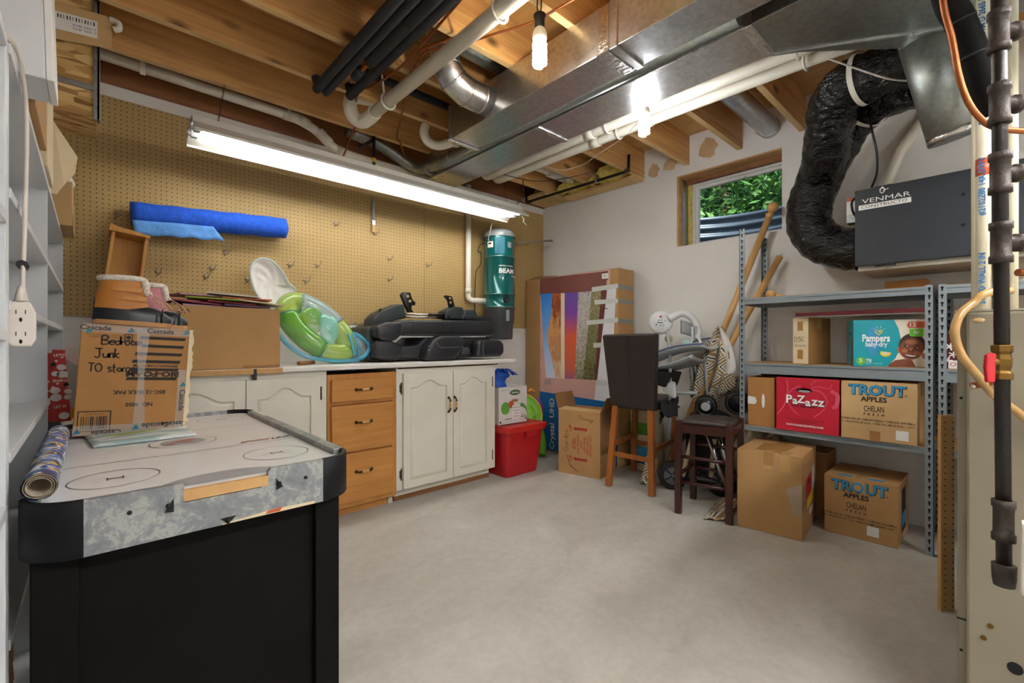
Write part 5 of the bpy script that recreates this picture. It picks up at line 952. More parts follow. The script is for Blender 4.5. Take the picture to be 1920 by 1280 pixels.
text('PRODUCT OF USA', .011, at(F, .22*Wd, .92*Hd), u, v, 'tv_blue', t)
t = thing('blue_bag', 'crumpled bright blue plastic bag on top of the fruit box', 'bag', (2.48, 2.82, .711))
rr = random.Random(4)
def lump(cx, cy, z0, h, rx, ry, tip):
    def fn(u, v):
        a = 2*PI*u; prof_ = (1, .96, .86, .80, .84, 1.0, .98, .7, .25, .02)[min(9, int(v*9.999))]; k = prof_*(1+.10*math.sin(5*a+7*v)+.07*math.sin(11*a-9*v)); return (cx+rx*k*math.cos(a)+tip*v*v*(max(0, math.cos(a))), cy+ry*k*math.sin(a), z0+h*v-.05*tip*v*8*max(0, math.cos(a))*(v > .5)*.3)
    return fn
MB().grid(lump(2.44, 2.815, .711, .15, .075, .065, .10), 30, 10, cu=True).build('bag_body', 'bag_blue', t)
MB().grid(lambda u, v: (2.47+.155*u, 2.765+.05*v+.01*math.sin(9*u), .838-.045*u*u+.02*math.sin(PI*v)+.004*math.sin(14*u+5*v)), 16, 8).build('bag_flap', 'bag_blue', t, solid=.002)
t = thing('activity_toy', 'lime green and purple baby activity toy wedged behind the red bin', 'toy', (2.98, 3.05, 0))
ctr, nx = Vector((2.90, 3.03, .40)), Vector((-.60, -.72, .35)).normalized()
MB().lathe([(0, .02), (.08, .018), (.14, .006), (.175, -.012), (.195, .012), (.205, .012), (.205, -.02), (.15, -.05), (0, -.06)], ctr, nx, 36).build('tray', 'lime', t)
MB().lathe([(.198, .016), (.206, .02), (.21, .012)], ctr, nx, 36).build('tray_rim', 'toy_yellow', t)
a1, a2 = nx.orthogonal().normalized(), nx.cross(nx.orthogonal()).normalized()
for k in range(8):
    a = k*PI/4; d = a1*math.cos(a)+a2*math.sin(a); MB().bar(ctr+d*.05+nx*.02, ctr+d*.17+nx*.0, .012, .012, nx).build('tray_rib', 'lime', t); MB().cyl(ctr+d*.13+nx*.004, ctr+d*.13+nx*.014, .016, n=12).build('tray_stud', 'lime', t)
MB().ball((3.13, 3.06, .42), (.085, .085, .12), 18).build('purple_dome', 'toy_purple', t); MB().tube(spl([(3.04, 3.05, .60), (3.06, 3.05, .625), (3.10, 3.04, .60)]), .015, 8).build('orange_knob', 'toy_orange', t)
MB().ball((3.085, 2.985, .47), (.03, .012, .04), 10).build('face_sticker', 'sticker', t); MB().tube(spl([(3.08, 3.02, .32), (3.14, 3.0, .22), (3.14, 2.97, .12), (3.09, 2.93, .02)]), .035, 10).build('leg', 'lime', t); MB().cyl((3.14, 2.96, .30), (3.165, 2.93, .30), .03, n=12).build('red_button', 'red_plastic', t)
# plant carton, open
th = math.radians(11.6); c = Vector((3.035, 2.36, 0)); T = Matrix.Translation(c) @ Matrix.Rotation(th, 4, 'Z'); w, d, h = .152, .186, .52
t = thing('plant_carton', 'open cardboard carton with red UP arrows in front of the television carton', 'box', c)
MB(T).box(-w, -w+.004, -d, d, 0, h).box(w-.004, w, -d, d, 0, h).box(-w, w, -d, -d+.004, 0, h).box(-w, w, d-.004, d, 0, h).box(-w, w, -d, d, 0, .004).build('carton_body', 'card', t, .001)
MB(T).prism([(-w, d, h), (w, d, h), (w-.01, d+.03, h+.125), (-w, d+.035, h+.13)], (0, .004, 0)).build('open_flap', 'card_dark', t); MB(T).prism([(-w, -d, h), (w, -d, h), (w, -d-.09, h+.11), (-w, -d-.055, h+.12)], (0, -.004, 0)).build('open_flap', 'card_dark', t)
MB(T).prism([(-w, -d, h), (-w, d, h), (-w+.10, d-.01, h+.012), (-w+.10, -d+.01, h+.004)], (0, 0, .004)).build('folded_flap', 'card_light', t)  # flat flap in paler card: light from above put into its colour
F = face(T, w, d, h, '-x'); u, v = F[1], F[2]; Wd, Hd = 2*d, h
for zz in (.72, .25):
    flat(t, 'printed_arrow', 'ink_red', F[0], u, v, [(a*Wd, (zz+b)*Hd) for a, b in ((.36, 0), (.44, .038), (.44, .02), (.70, .02), (.70, -.02), (.44, -.02), (.44, -.038))]); text('UP', .042, at(F, .305*Wd, zz*Hd), v, -u, 'ink_red', t, bold=.0008)
for s, a, sz, sx in (('RUSH', .41, .036, 1), ('PERISHABLE', .355, .015, .9), ('LIVE PLANTS', .49, .029, 1), ('GOOD', .565, .024, .9), ('KEEP FROM', .64, .024, .95), ('HEAT & FROST', .71, .024, .95), ('DO NOT CUT', .78, .028, .95)): text(s, sz, at(F, a*Wd, .485*Hd), v, -u, 'ink_red', t, bold=.0005, sx=sx)
scrawl('Storage', .032, at(F, .50*Wd, .875*Hd), u-v*.12, v, 'ink_brown', t, w=.09); scrawl('Garden', .05, at(F, .24*Wd, .36*Hd), v, -u, 'ink_brown', t, w=.05); flat(t, 'pen_line', 'ink_brown', F[0], u, v, [(.2*Wd, .3*Hd), (.21*Wd, .3*Hd), (.3*Wd, .14*Hd), (.5*Wd, .05*Hd), (.49*Wd, .046*Hd), (.29*Wd, .13*Hd)])
t, T, D = carton('striped_carton', 'pale yellow and blue carton standing behind the leather bar chair', 'box', 3.385, 3.545, 1.95, 2.17, .0, .62, 'card_pale', 'tape_clear'); F = face(T, *D, '-x')
flat(t, 'print_band', 'tv_blue', F[0], F[1], F[2], rect(0, .22, .06, .12)); flat(t, 'print_band', 'green_print', F[0], F[1], F[2], rect(0, .22, .30, .40)); flat(t, 'print_band', 'print_blue', F[0], F[1], F[2], rect(0, .22, .12, .2))
# ------------------------------------------------------------ right side: seats
t = thing('bar_chair', 'dark leather bar chair seen from behind with orange-brown legs', 'chair', (3.1, 1.88, 0))
bk = [(2.735, 1.995, 1.127), (2.735, 1.562, 1.131), (2.868, 1.648, .592), (2.868, 2.015, .60)]
o = MB().prism(bk, (.055, .004, .006)).build('backrest', 'vinyl_dark', t, .014, seg=4)
MB().tube(spl([(2.732, 1.78, 1.12), (2.79, 1.80, .9), (2.862, 1.83, .62)]), .0012, 5).build('back_seam', 'black', t)
sq = [(2.88, 1.66, .585), (3.40, 1.735, .585), (3.36, 2.13, .585), (2.87, 2.0, .585)]; MB().prism(sq, (0, 0, .075)).build('seat', 'vinyl_dark', t, .02, seg=3)
LG = [((2.846, 2.012, 0), (2.885, 1.975, .60)), ((2.878, 1.672, 0), (2.895, 1.69, .60)), ((3.345, 2.112, 0), (3.33, 2.09, .59)), ((3.375, 1.76, 0), (3.35, 1.77, .59))]
for p, q in LG:
    MB().bar(p, q, .042, .042, (1, .15, 0)).build('leg', 'chair_wood', t, .004)
    MB().box(p[0]-.016, p[0]+.016, p[1]-.016, p[1]+.016, 0, .004).build('foot_pad', 'black', t)
L3 = lambda i, z: Vector(LG[i][0]).lerp(Vector(LG[i][1]), z/.6)
for i, j, z in ((0, 1, .245), (0, 2, .31), (1, 3, .31), (2, 3, .245)): MB().bar(L3(i, z), L3(j, z), .022, .034).build('stretcher', 'chair_wood', t, .003)
t = thing('black_cloth', 'black cloth bunched on the seat and hanging below it at the right', 'cloth', (3.05, 1.64, .5)); rr = random.Random(12)
MB().grid(lambda u, v: (2.92+.26*u+.02*math.sin(7*v), 1.655-.06*v-.03*math.sin(5*u), .665-.10*v*(1-.4*u)-.03*math.sin(3.2*u)+.012*math.sin(13*u+4*v)), 18, 10).build('cloth_fold', 'net_black', t, solid=.006)
MB().grid(lambda u, v: (2.93+.12*u, 1.635+.05*u+.01*math.sin(9*v), .585-.09*v*(.6+.4*math.sin(8*u))), 14, 8).build('hanging_strap', 'net_black', t, solid=.004)
th = math.radians(10); T = Matrix.Translation((2.905, 1.278, 0)) @ Matrix.Rotation(th, 4, 'Z'); a, b = .163, .148
t = thing('bar_stool', 'dark brown backless stool with a padded vinyl seat in front of the stroller', 'stool', (2.905, 1.278, 0))
MB(T).box(-a+.012, a-.012, -b+.012, b-.012, .553, .565).build('seat_board', 'stool_wood', t)
def cush(u, v): x, y = -a+.01+(2*a-.02)*u, -b-.002+(2*b+.004)*v; e = min(u, 1-u, .25)*4*min(v, 1-v, .25)*4; return (x, y, .566+.036*e**.35-.008*math.sin(PI*u)*math.sin(PI*v)+.002*math.sin(9*u+3*v))
MB(T).grid(cush, 22, 22).build('cushion', 'stool_vinyl', t, solid=.004)
for sx in (-1, 1):
    for sy in (-1, 1):
        MB(T).box(sx*a-.019, sx*a+.019, sy*b-.019, sy*b+.019, 0, .587).build('leg', 'stool_wood', t, .003)
    MB(T).bar((sx*a, -b, .535), (sx*a, b, .535), .02, .05).build('apron', 'stool_wood', t, .002); MB(T).bar((-a, sx*b, .535), (a, sx*b, .535), .02, .05).build('apron', 'stool_wood', t, .002)
    for z in ((.20, .36) if sx < 0 else (.22, .38)): MB(T).cyl((sx*a, -b, z), (sx*a, b, z), .011, n=10).build('rung', 'stool_wood', t)
    for z in (.24,): MB(T).cyl((-a, sx*b, z), (a, sx*b, z), .012, n=10).build('rung', 'stool_wood', t)

# baby swing behind the chair
t = thing('baby_swing', 'grey and white baby swing with a round control panel behind the bar chair', 'baby swing', (3.28, 1.7, .0))
dc = Vector((3.18, 1.775, 1.225)); dn = Vector((-.86, -.48, .14)).normalized()
MB().lathe([(0, .03), (.07, .028), (.086, .015), (.09, -.01), (.08, -.045), (0, -.05)], dc, dn, 32).build('control_head', 'swing_white', t)
e1 = Vector((0, 0, 1)).cross(dn).normalized(); e2 = dn.cross(e1)
for x, y, r, m in ((.0, .038, .009, 'red_print'), (-.012, .010, .008, 'swing_grey'), (.008, .012, .008, 'swing_grey'), (.032, .006, .006, 'swing_grey'), (-.03, -.022, .006, 'green_dark'), (.0, -.028, .008, 'swing_grey'), (.02, -.028, .007, 'swing_grey')): MB().cyl(dc+dn*.028+e1*x+e2*y, dc+dn*.032+e1*x+e2*y, r, n=12).build('control_button', m, t)
MB().bar(dc+dn*.030-e1*.024-e2*.006, dc+dn*.030+e1*.018-e2*.009, .006, .002, dn).build('control_display', 'ink', t)
MB().tube(spl([(3.19, 1.71, 1.25), (3.22, 1.65, 1.285), (3.25, 1.60, 1.28), (3.28, 1.555, 1.23), (3.28, 1.53, 1.15), (3.27, 1.535, 1.10)], 5), [.03]*5+[.026]*20+[.02], 12).build('arm_arch', 'swing_white', t)
MB().grid(lambda u, v: (3.25+.05*math.sin(PI*u), 1.645-.115*u, 1.24-.10*v-.05*u+.02*math.sin(PI*v)), 12, 8).build('arm_shell', 'swing_grey', t, solid=.02)
for pts in ([(3.19, 1.73, 1.16), (3.17, 1.70, 1.05), (3.16, 1.69, .95), (3.16, 1.685, .78)], [(3.20, 1.81, 1.15), (3.21, 1.82, .95), (3.21, 1.82, .8)]): MB().tube(spl(pts), .012, 10).build('support_tube', 'swing_grey', t)
MB().tube(spl([(3.24, 1.555, 1.19), (3.25, 1.56, 1.10), (3.25, 1.58, 1.05)]), .008, 8).build('toy_stalk', 'swing_white', t)
MB().ball((3.24, 1.60, 1.06), (.04, .04, .035), 12).build('plush_toy', 'mint', t); MB().ball((3.24, 1.74, 1.10), (.035, .03, .03), 12).build('plush_toy', 'camo', t); MB().tube(spl([(3.26, 1.53, 1.12), (3.25, 1.50, 1.08), (3.24, 1.49, 1.03)]), .01, 8).build('toy_stalk', 'swing_white', t)
def tray(dz, dx=0): return lambda u, v: (3.06+dx+.42*v, 1.83-.43*u, .955+dz+.10*u+.045*math.sin(PI*u)*.6+.05*v-.05*math.sin(PI*v))
MB().grid(tray(0), 18, 10).build('seat_fabric', 'swing_fabric', t, solid=.012); [MB().tube([tray(.008)(i/17, e) for i in range(18)], .007, 6).build('seat_piping', 'swing_blue', t) for e in (0, 1)]
MB().grid(lambda u, v: (3.08+.36*v, 1.84-.36*u, .885+.10*u-.04*math.sin(PI*v)-.02*math.sin(PI*u)), 14, 8).build('seat_shell', 'swing_grey', t, solid=.012)
for k in range(9): MB().tube([tray(.004)(i/9, .1+.09*k) for i in range(2, 9)], .003, 5).build('quilt_line', 'swing_blue', t)
MB().prism([(3.10, 1.79, .86), (3.10, 1.66, .85), (3.10, 1.70, .74), (3.10, 1.80, .76)], (.2, 0, 0)).build('mesh_basket', 'net_black', t, .01)
ft = [(3.13, 1.735, .715), (3.13, 1.72, .76), (3.13, 1.665, .785), (3.13, 1.635, .78), (3.13, 1.625, .67), (3.13, 1.65, .66)]; f_ = MB().prism(ft, (.035, .008, 0)).build('leg_joint', 'swing_white', t, .008, seg=3)
for y, z in ((1.645, .775), (1.645, .675)): MB().cyl((3.127, y, z), (3.131, y, z), .005, n=8).build('joint_screw', 'swing_grey', f_)
for p, q in (((3.16, 1.66, .70), (3.20, 1.50, .71)), ((3.33, 1.62, .98), (3.36, 1.60, .71)), ((3.33, 1.60, .98), (3.36, 1.55, .71)), ((3.32, 1.50, .99), (3.30, 1.47, .68)), ((3.15, 1.68, .68), (3.46, 1.86, .01)), ((3.30, 1.47, .70), (3.48, 1.40, .01))): MB().tube([p, q], .012, 8).build('frame_tube', 'swing_grey', t)
# stroller folded behind the stool
t = thing('stroller', 'folded black stroller with rubber wheels behind the stool', 'stroller', (3.2, 1.5, 0))
def wheel(x, y, z, r, ax):
    ax = Vector(ax).normalized(); w_ = MB().lathe([(r*.62, -.022), (r*.9, -.024), (r, -.012), (r, .012), (r*.9, .024), (r*.62, .022)], (x, y, z), ax, 28).build('wheel', 'rubber', t)
    MB().lathe([(0, -.02), (r*.3, -.018), (r*.6, -.012), (r*.64, -.016)], (x, y, z), ax, 20).lathe([(0, .02), (r*.3, .018), (r*.6, .012), (r*.64, .016)], (x, y, z), ax, 20).build('wheel_hub', 'rim_grey', w_)
    for k in range(5):
        e = ax.orthogonal().normalized(); e = Matrix.Rotation(k*2*PI/5, 3, ax) @ e; MB().bar(Vector((x, y, z))-ax*.02+e*.01, Vector((x, y, z))-ax*.018+e*r*.6, .012, .006, ax).build('wheel_spoke', 'rubber', w_)
wheel(3.12, 1.645, .105, .104, (.8, .55, 0)); wheel(3.22, 1.335, .115, .112, (.95, .2, 0)); wheel(3.34, 1.56, .105, .104, (.8, .55, 0))
MB().grid(lambda u, v: (3.14+.24*v, 1.60-.30*u+.02*math.sin(6*v), .20+.38*math.sin(PI*(.15+.55*u))*(.85+.15*math.sin(3*v))), 16, 10).build('folded_canopy', 'net_black', t, solid=.03)
MB().box(3.24, 3.36, 1.30, 1.62, .17, .52).build('seat_sling', 'net_black', t, .04, seg=3)
for p, r in (((3.155, 1.415, .635), .072), ((3.24, 1.235, .665), .082)):
    h_ = MB().lathe([(0, -.045), (r*.8, -.04), (r, -.015), (r, .02), (r*.8, .04), (0, .045)], p, (.93, .35, .1), 28).build('hood_joint', 'black_plastic', t)
    MB().lathe([(r*.75, -.046), (r*.8, -.05), (r*.85, -.046)], p, (.93, .35, .1), 28).build('joint_ring', 'seat_shell', h_)
MB().lathe([(0, -.048), (.03, -.047)], (3.15, 1.413, .636), (.93, .35, .1), 20).build('badge', 'swing_grey', t)
MB().tube(spl([(3.20, 1.49, .62), (3.17, 1.45, .585), (3.11, 1.50, .52), (3.08, 1.55, .47)]), .03, 10).build('side_arm', 'net_black', t)
for pts, m in (([(3.10, 1.56, .12), (3.16, 1.50, .45)], 'card_pale'), ([(3.16, 1.38, .14), (3.18, 1.37, .40)], 'card_pale'), ([(3.06, 1.39, .52), (3.05, 1.30, .30), (3.06, 1.24, .14)], 'chrome'), ([(3.10, 1.33, .52), (3.10, 1.26, .30), (3.12, 1.20, .16)], 'chrome'), ([(3.18, 1.65, .10), (3.18, 1.34, .11)], 'rim_grey')): MB().tube(pts, .017 if m != 'rim_grey' else .012, 10).build('frame_tube', m, t)
# patterned fabric, poles, bag
t = thing('patterned_curtain', 'black, tan and cream key-pattern curtain with white lining draped from the pole', 'fabric', (3.36, 1.45, .62))
Lp, Rp = [(1.425, 1.19), (1.475, 1.09), (1.514, .98), (1.555, .84), (1.585, .70), (1.60, .62)], [(1.385, 1.185), (1.345, 1.09), (1.318, .98), (1.33, .86), (1.39, .72), (1.43, .60)]
LS, RS = spl([(0, a, b) for a, b in Lp], 4), spl([(0, a, b) for a, b in Rp], 4)
def drape(u, v):
    i = round(v*(len(LS)-1)); p = LS[i].lerp(RS[i], u); return (3.37-.05*math.sin(PI*v)-.028*math.sin(9*u+1.5*v)*(.3+.7*v)+.01*math.sin(17*u), p.y, p.z-.012*math.sin(7*u)*v)
MB().grid(drape, 26, len(LS)).build('patterned_face', 'aztec', t, solid=.004)
W2 = spl([(0, 1.392, 1.185), (0, 1.335, 1.10), (0, 1.30, 1.0), (0, 1.282, .90), (0, 1.30, .84)], 4); W1 = spl([(0, 1.40, 1.185), (0, 1.385, 1.08), (0, 1.375, 1.0), (0, 1.365, .90), (0, 1.36, .85)], 4)
MB().grid(lambda u, v: (3.325-.02*math.sin(PI*u)+.02*(1-v), *W1[round(v*(len(W1)-1))].lerp(W2[round(v*(len(W1)-1))], u).yz), 10, len(W1)).build('white_lining', 'lining', t, solid=.004)
W3 = [(1.37, .86), (1.38, .80), (1.395, .745), (1.42, .70)]; W4 = [(1.297, .85), (1.268, .81), (1.275, .765), (1.335, .705)]
MB().grid(lambda u, v: (3.315-.02*math.sin(PI*u), *[W3[round(v*3)][k]*(1-u)+W4[round(v*3)][k]*u for k in (0, 1)]), 8, 4).build('patterned_fold', 'aztec', t, solid=.005)
MB().grid(lambda u, v: (3.39-.03*math.sin(PI*v)-.02*math.cos(7*u), 1.625-.05*u+.01*math.sin(9*v), .90-.25*v), 10, 10).build('gathered_edge', 'aztec', t, solid=.005)
o = MB().grid(lambda u, v: (2.72+.07*u+.35*v, 1.235-.11*u+.06*v, .004+.03*v*v+.012*abs(math.sin(6*u+3*v))), 16, 16).build('curtain_corner', 'aztec', solid=.003); tag(o, 'corner of key-pattern fabric spilling onto the floor under the stool', 'fabric')
o = MB().grid(lambda u, v: (3.04+.1*v, 1.86-.10*u, .02+.22*v*(1-.3*u)+.02*math.sin(9*u)), 12, 10).build('curtain_bundle', 'aztec', solid=.006); tag(o, 'bunched end of key-pattern fabric beside the stroller wheel', 'fabric')
def pole(name, lab, p, q, r, ball=True, stub=False):
    t = thing(name, lab, 'pole', q, 'wooden curtain poles leaning on the wall'); p, q = Vector(p), Vector(q); d = (p-q).normalized(); MB().tube([q, p], r, 16).build('rod', 'pole_wood', t)
    if ball: MB().ball(tuple(p+d*.055), (.036,)*3, 18).build('ball_finial', 'pole_wood', t); MB().lathe([(r*1.0, -.01), (r*1.25, .0), (r*1.25, .008), (r*.7, .016), (r*.7, .03)], p, d, 16).build('finial_neck', 'pole_wood', t)
    if stub: MB().tube([p, p+d*.02], .004, 8).build('dowel_screw', 'steel_hook', t)
pole('curtain_pole', 'longer wooden curtain pole with a ball finial leaning on the wall', (3.455, 1.105, 1.955), (3.36, 1.83, .03), .022)
pole('curtain_pole', 'shorter wooden curtain pole with a bare screw end leaning on the wall', (3.475, 1.045, 1.665), (3.30, 1.70, .35), .0215, False, True)
t = thing('duffel_bag', 'rumpled tan camouflage bag stuffed behind the big carton', 'bag', (3.35, 1.15, 0))
def bagf(u, v): a = 2*PI*u; b_ = PI*(v-.5); k = 1+.07*math.sin(4*a+3*b_)+.05*math.sin(9*a-5*b_); return (3.38+.15*k*math.cos(b_)*math.cos(a), 1.13+.17*k*math.cos(b_)*math.sin(a), .25+.24*k*math.sin(b_)+.02)
MB().grid(bagf, 30, 16, cu=True).build('bag_body', 'camo', t); MB().tube(spl([(3.23, 1.05, .45), (3.22, 1.0, .50), (3.3, .97, .47), (3.36, 1.0, .44)]), .014, 8).build('bag_strap', 'camo', t)

# ------------------------------------------------------------ steel shelving and its boxes
def post(par, x, y, z1, rear=False, flip=1):
    w = .033; p = MB().box(x, x+.0025, y, y+w, 0, z1).box(x, x+w*(-1 if rear else 1), (y+w-.0025) if flip < 0 else y, (y+w) if flip < 0 else y+.0025, 0, z1).build('post', 'shelf_steel', par)
    mb = MB(); n = int(z1/.0385)
    for k in range(n):
        z = .03+.0385*k; yc = y+w/2
        mb.poly([(x-.0006, yc+.0062*math.cos(a), z+.009+.0062*math.sin(a)) for a in [PI*j/4 for j in range(8)]][::-1]); mb.poly([(x-.0006, yc+.0032, z+.005), (x-.0006, yc+.0028, z-.008), (x-.0006, yc-.0028, z-.008), (x-.0006, yc-.0032, z+.005)])
    s = mb.build('keyhole_slots', 'dark_hole', p); s['kind'] = 'stuff'; return p
SHX0, SHX1 = 3.10, 3.52
def shelving(lab, y0, y1, zl, zr):
    t = thing('steel_shelving', lab, 'shelving', (3.31, (y0+y1)/2, 0))
    post(t, SHX0, y1-.033, zl, flip=-1); post(t, SHX0, y0, zr); post(t, SHX1, y1-.033, zl, True, -1); post(t, SHX1, y0, zr, True)
    for z, bh in ((1.358, .040), (.942, .064), (.543, .032)):
        MB().box(SHX0+.001, SHX0+.006, y0+.033, y1-.033, z-bh, z).box(SHX0+.001, SHX0+.02, y0+.033, y1-.033, z-.016, z-.013).box(SHX1-.004, SHX1-.001, y0, y1, z-bh, z).build('beam', 'shelf_steel', t)
        for y in (y0+.005, y1-.009): MB().box(SHX0+.005, SHX1-.003, y, y+.004, z-bh, z).build('end_beam', 'shelf_steel', t)
        MB().box(SHX0+.007, SHX1-.006, y0+.012, y1-.012, z-.012, z+.002).build('deck_board', 'card', t, .001)
shelving('grey steel shelving with three decks holding apple boxes', .24, 1.172, 1.81, 1.365)
shelving('second grey steel shelving bay at the right, mostly hidden by the furnace', -.74, .226, 1.365, 1.365)
t, T, D = carton('plain_carton', 'plain brown carton with white labels, leftmost on the lower shelf', 'box', 3.115, 3.48, .968, 1.125, .545, .853, 'card_orange', 'tape_clear', seam='y'); F = face(T, *D, '-x')
flat(t, 'label', 'sticker', F[0], F[1], F[2], ell(.092, .16, .009, .045, 16)); flat(t, 'label', 'sticker', F[0], F[1], F[2], [(0, .135), (.045, .135), (.055, .155), (.045, .18), (0, .185)])
t, T, D = carton('apple_carton', 'bright red apple carton with white lettering on the lower shelf', 'box', 3.09, 3.46, .632, .952, .545, .862, 'box_red', 'box_red', seam='x', rot=math.radians(0)); F = face(T, *D, '-x'); u, v = F[1], F[2]; Wd, Hd = D[1]*2, D[2]
ff = lambda nm, m, pts, off=.0008: flat(t, nm, m, F[0], u, v, [(a_*Wd, b_*Hd) for a_, b_ in pts], off)
def stroke(pts, m, w, off=.001, nm='printed_curve'):
    q = [p.to_2d() for p in spl([(x_, z_, 0) for x_, z_ in pts], 8)]; mb = MB(); n3 = u.cross(v)
    for i, p in enumerate(q):
        d = q[min(i+1, len(q)-1)]-q[max(i-1, 0)]; d = Vector((d.x*Wd, d.y*Hd)).normalized(); pr = Vector((-d.y, d.x))*w/2
        for s in (1, -1): mb.v.append(tuple(F[0]+u*(p.x*Wd+s*pr.x)+v*(p.y*Hd+s*pr.y)+n3*off))
    for i in range(len(q)-1): mb.f.append((2*i, 2*i+1, 2*i+3, 2*i+2)); mb.mi.append(0); mb.sm.append(False)
    return mb.build(nm, m, t)
stroke([(.62, .30), (.75, .42), (.82, .60), (.74, .76), (.60, .80), (.50, .84), (.36, .84), (.24, .74), (.20, .58), (.28, .40), (.38, .32)], 'box_red_line', .006); stroke([(.56, .80), (.59, .90), (.66, .96)], 'box_red_line', .004); stroke([(.60, .84), (.72, .86), (.86, .84), (.9, .92)], 'box_red_line', .004); stroke([(.18, .96), (.20, .8), (.15, .5), (.02, .28)], 'box_red_line', .008); stroke([(.88, .80), (.98, .72), (.96, .54), (.90, .50)], 'box_red_line', .02)
ff('hand_hole', 'black', ell(.47, .775, .13, .042), .0012); ff('hand_hole_liner', 'line_grey', ell(.47, .76, .10, .022), .0016)
for i, (ch, a, b, sz) in enumerate((('P', .22, .59, .068), ('a', .32, .575, .062), ('Z', .42, .60, .062), ('a', .53, .555, .062), ('z', .635, .58, .068), ('z', .735, .57, .068))):
    text(ch, sz, at(F, a*Wd+.002, b*Hd-.003), u, v, 'ink', t, bold=.0022, off=.0014); text(ch, sz, at(F, a*Wd, b*Hd), u, v, 'ink_white', t, bold=.0018, off=.002)
text('Wow Right Now!', .018, at(F, .46*Wd, .475*Hd), u, v, 'ink', t, bold=.0004); text('WWW.PAZAZZAPPLE.COM', .0155, at(F, .47*Wd, .115*Hd), u, v, 'ink_white', t, bold=.0005)
for k, s in enumerate(('IMPORTED AND DISTRIBUTED BY THE GROWERS', 'WENATCHEE WASHINGTON USA', 'NET WT 40 LB')): text(s, .009, at(F, .47*Wd, (.225-.035*k)*Hd), u, v, 'ink', t)
for k in range(9): ff('printed_tick', 'box_red_line', rect(.54+.025*k, .548+.025*k, .955, .985))
text('HARVESTED IN THE MOUNTAIN ORCHARDS OF THE NORTHWEST', .006, at(F, .5*Wd, .075*Hd), u, v, 'ink', t)
def apple_print(name, lab, T, D, stickpos, tape):
    F = face(T, *D, '-x'); u, v = F[1], F[2]; Wd, Hd = D[1]*2, D[2]
    text('TROUT', .074*Wd/.32, at(F, .492*Wd, .848*Hd), u, v, 'ink', t, bold=.0046*Wd/.32, sx=.98, off=.0006); text('TROUT', .074*Wd/.32, at(F, .488*Wd, .852*Hd), u, v, 'print_blue', t, bold=.0020*Wd/.32, sx=.98, off=.0014)
    text('APPLES', .036*Wd/.32, at(F, .455*Wd, .70*Hd), u, v, 'ink', t, bold=.0012, sx=.98); text('CHELAN', .044*Wd/.32, at(F, .455*Wd, .535*Hd), u, v, 'ink_brown', t, sx=.52, bold=.0003); text('F  R  E  S  H', .018*Wd/.32, at(F, .455*Wd, .445*Hd), u, v, 'ink_brown', t, bold=.0004)
    text('DISTRIBUTED BY CHELAN FRESH • CHELAN, WA 98816', .0145*Wd/.32, at(F, .475*Wd, .345*Hd), u, v, 'ink_brown', t, bold=.0002, sx=.92); text('SIZE • PRODUCE OF U.S.A. • ONE VOLUME BUSHEL • CAT 1', .0145*Wd/.32, at(F, .475*Wd, .29*Hd), u, v, 'ink_brown', t, bold=.0002, sx=.86)
    text('®', .016, at(F, .865*Wd, .79*Hd), u, v, 'ink', t)
    a, b = stickpos; flat(t, 'blank_sticker', 'sticker', F[0], u, v, rect(a*Wd, (a+.16)*Wd, b*Hd, (b+.16)*Hd), .0016)
    if tape: flat(t, 'tape_patch', 'card_orange', F[0], u, v, rect(.40*Wd, .54*Wd, 0, .17*Hd), .001)
t, T, D = carton('apple_carton', 'brown apple carton with blue lettering on the lower shelf', 'box', 3.09, 3.46, .302, .622, .545, .862, 'card_light', 'tape_clear', seam='y'); apple_print('', '', T, D, (.74, .06), 1)
t, T, D = carton('apple_carton', 'brown apple carton with blue lettering standing on the floor', 'box', 3.05-.19+.19+.03, 3.05+.40, .375, .70, 0, .325, 'card', 'tape_clear', rot=math.radians(0)); 
T2 = T; apple_print('', '', T, D, (.60, .10), 0); F = face(T, *D, 'top')
for a, b in ((.08, .20), (.08, .62)): flat(t, 'printed_patch', 'print_blue', F[0], F[1], F[2], rect(a*D[0]*2, (a+.10)*D[0]*2, b*D[1]*2, (b+.2)*D[1]*2), .0012)
R3 = T.to_3x3(); Fs = (T @ Vector((-D[0], -D[1], 0)), R3 @ Vector((1, 0, 0)), Vector((0, 0, 1))); flat(t, 'printed_panel', 'ink', Fs[0], Fs[1], Fs[2], rect(.12, .26, .05, .28)); flat(t, 'printed_panel', 'print_blue', Fs[0], Fs[1], Fs[2], rect(.12, .26, .08, .15), .0014)
t, T, D = carton('large_carton', 'large tan cardboard carton on the floor beside the stool', 'box', 2.80-.0, 3.22, .757, 1.085, 0, .452, 'card', 'tape_brown', rot=math.radians(5), seam='x'); F = face(T, *D, '-x'); u, v = F[1], F[2]
for a in (.135, .225): flat(t, 'tape_strip', 'tape_clear', F[0], u, v, rect(a, a+.045, .36, .452), .001)
F2 = face(T, *D, 'top'); flat(t, 'torn_patch', 'tape_brown', F2[0], F2[1], F2[2], [(.02, .10), (.30, .08), (.33, .16), (.28, .25), (.05, .24)], .0012); flat(t, 'tape_strip', 'tape_clear', F2[0], F2[1], F2[2], rect(0, .10, .06, .11), .0014); flat(t, 'tape_strip', 'tape_clear', F2[0], F2[1], F2[2], rect(0, .09, .145, .19), .0014)
Fs = (T @ Vector((-D[0], -D[1], 0)), T.to_3x3() @ Vector((1, 0, 0)), Vector((0, 0, 1)))
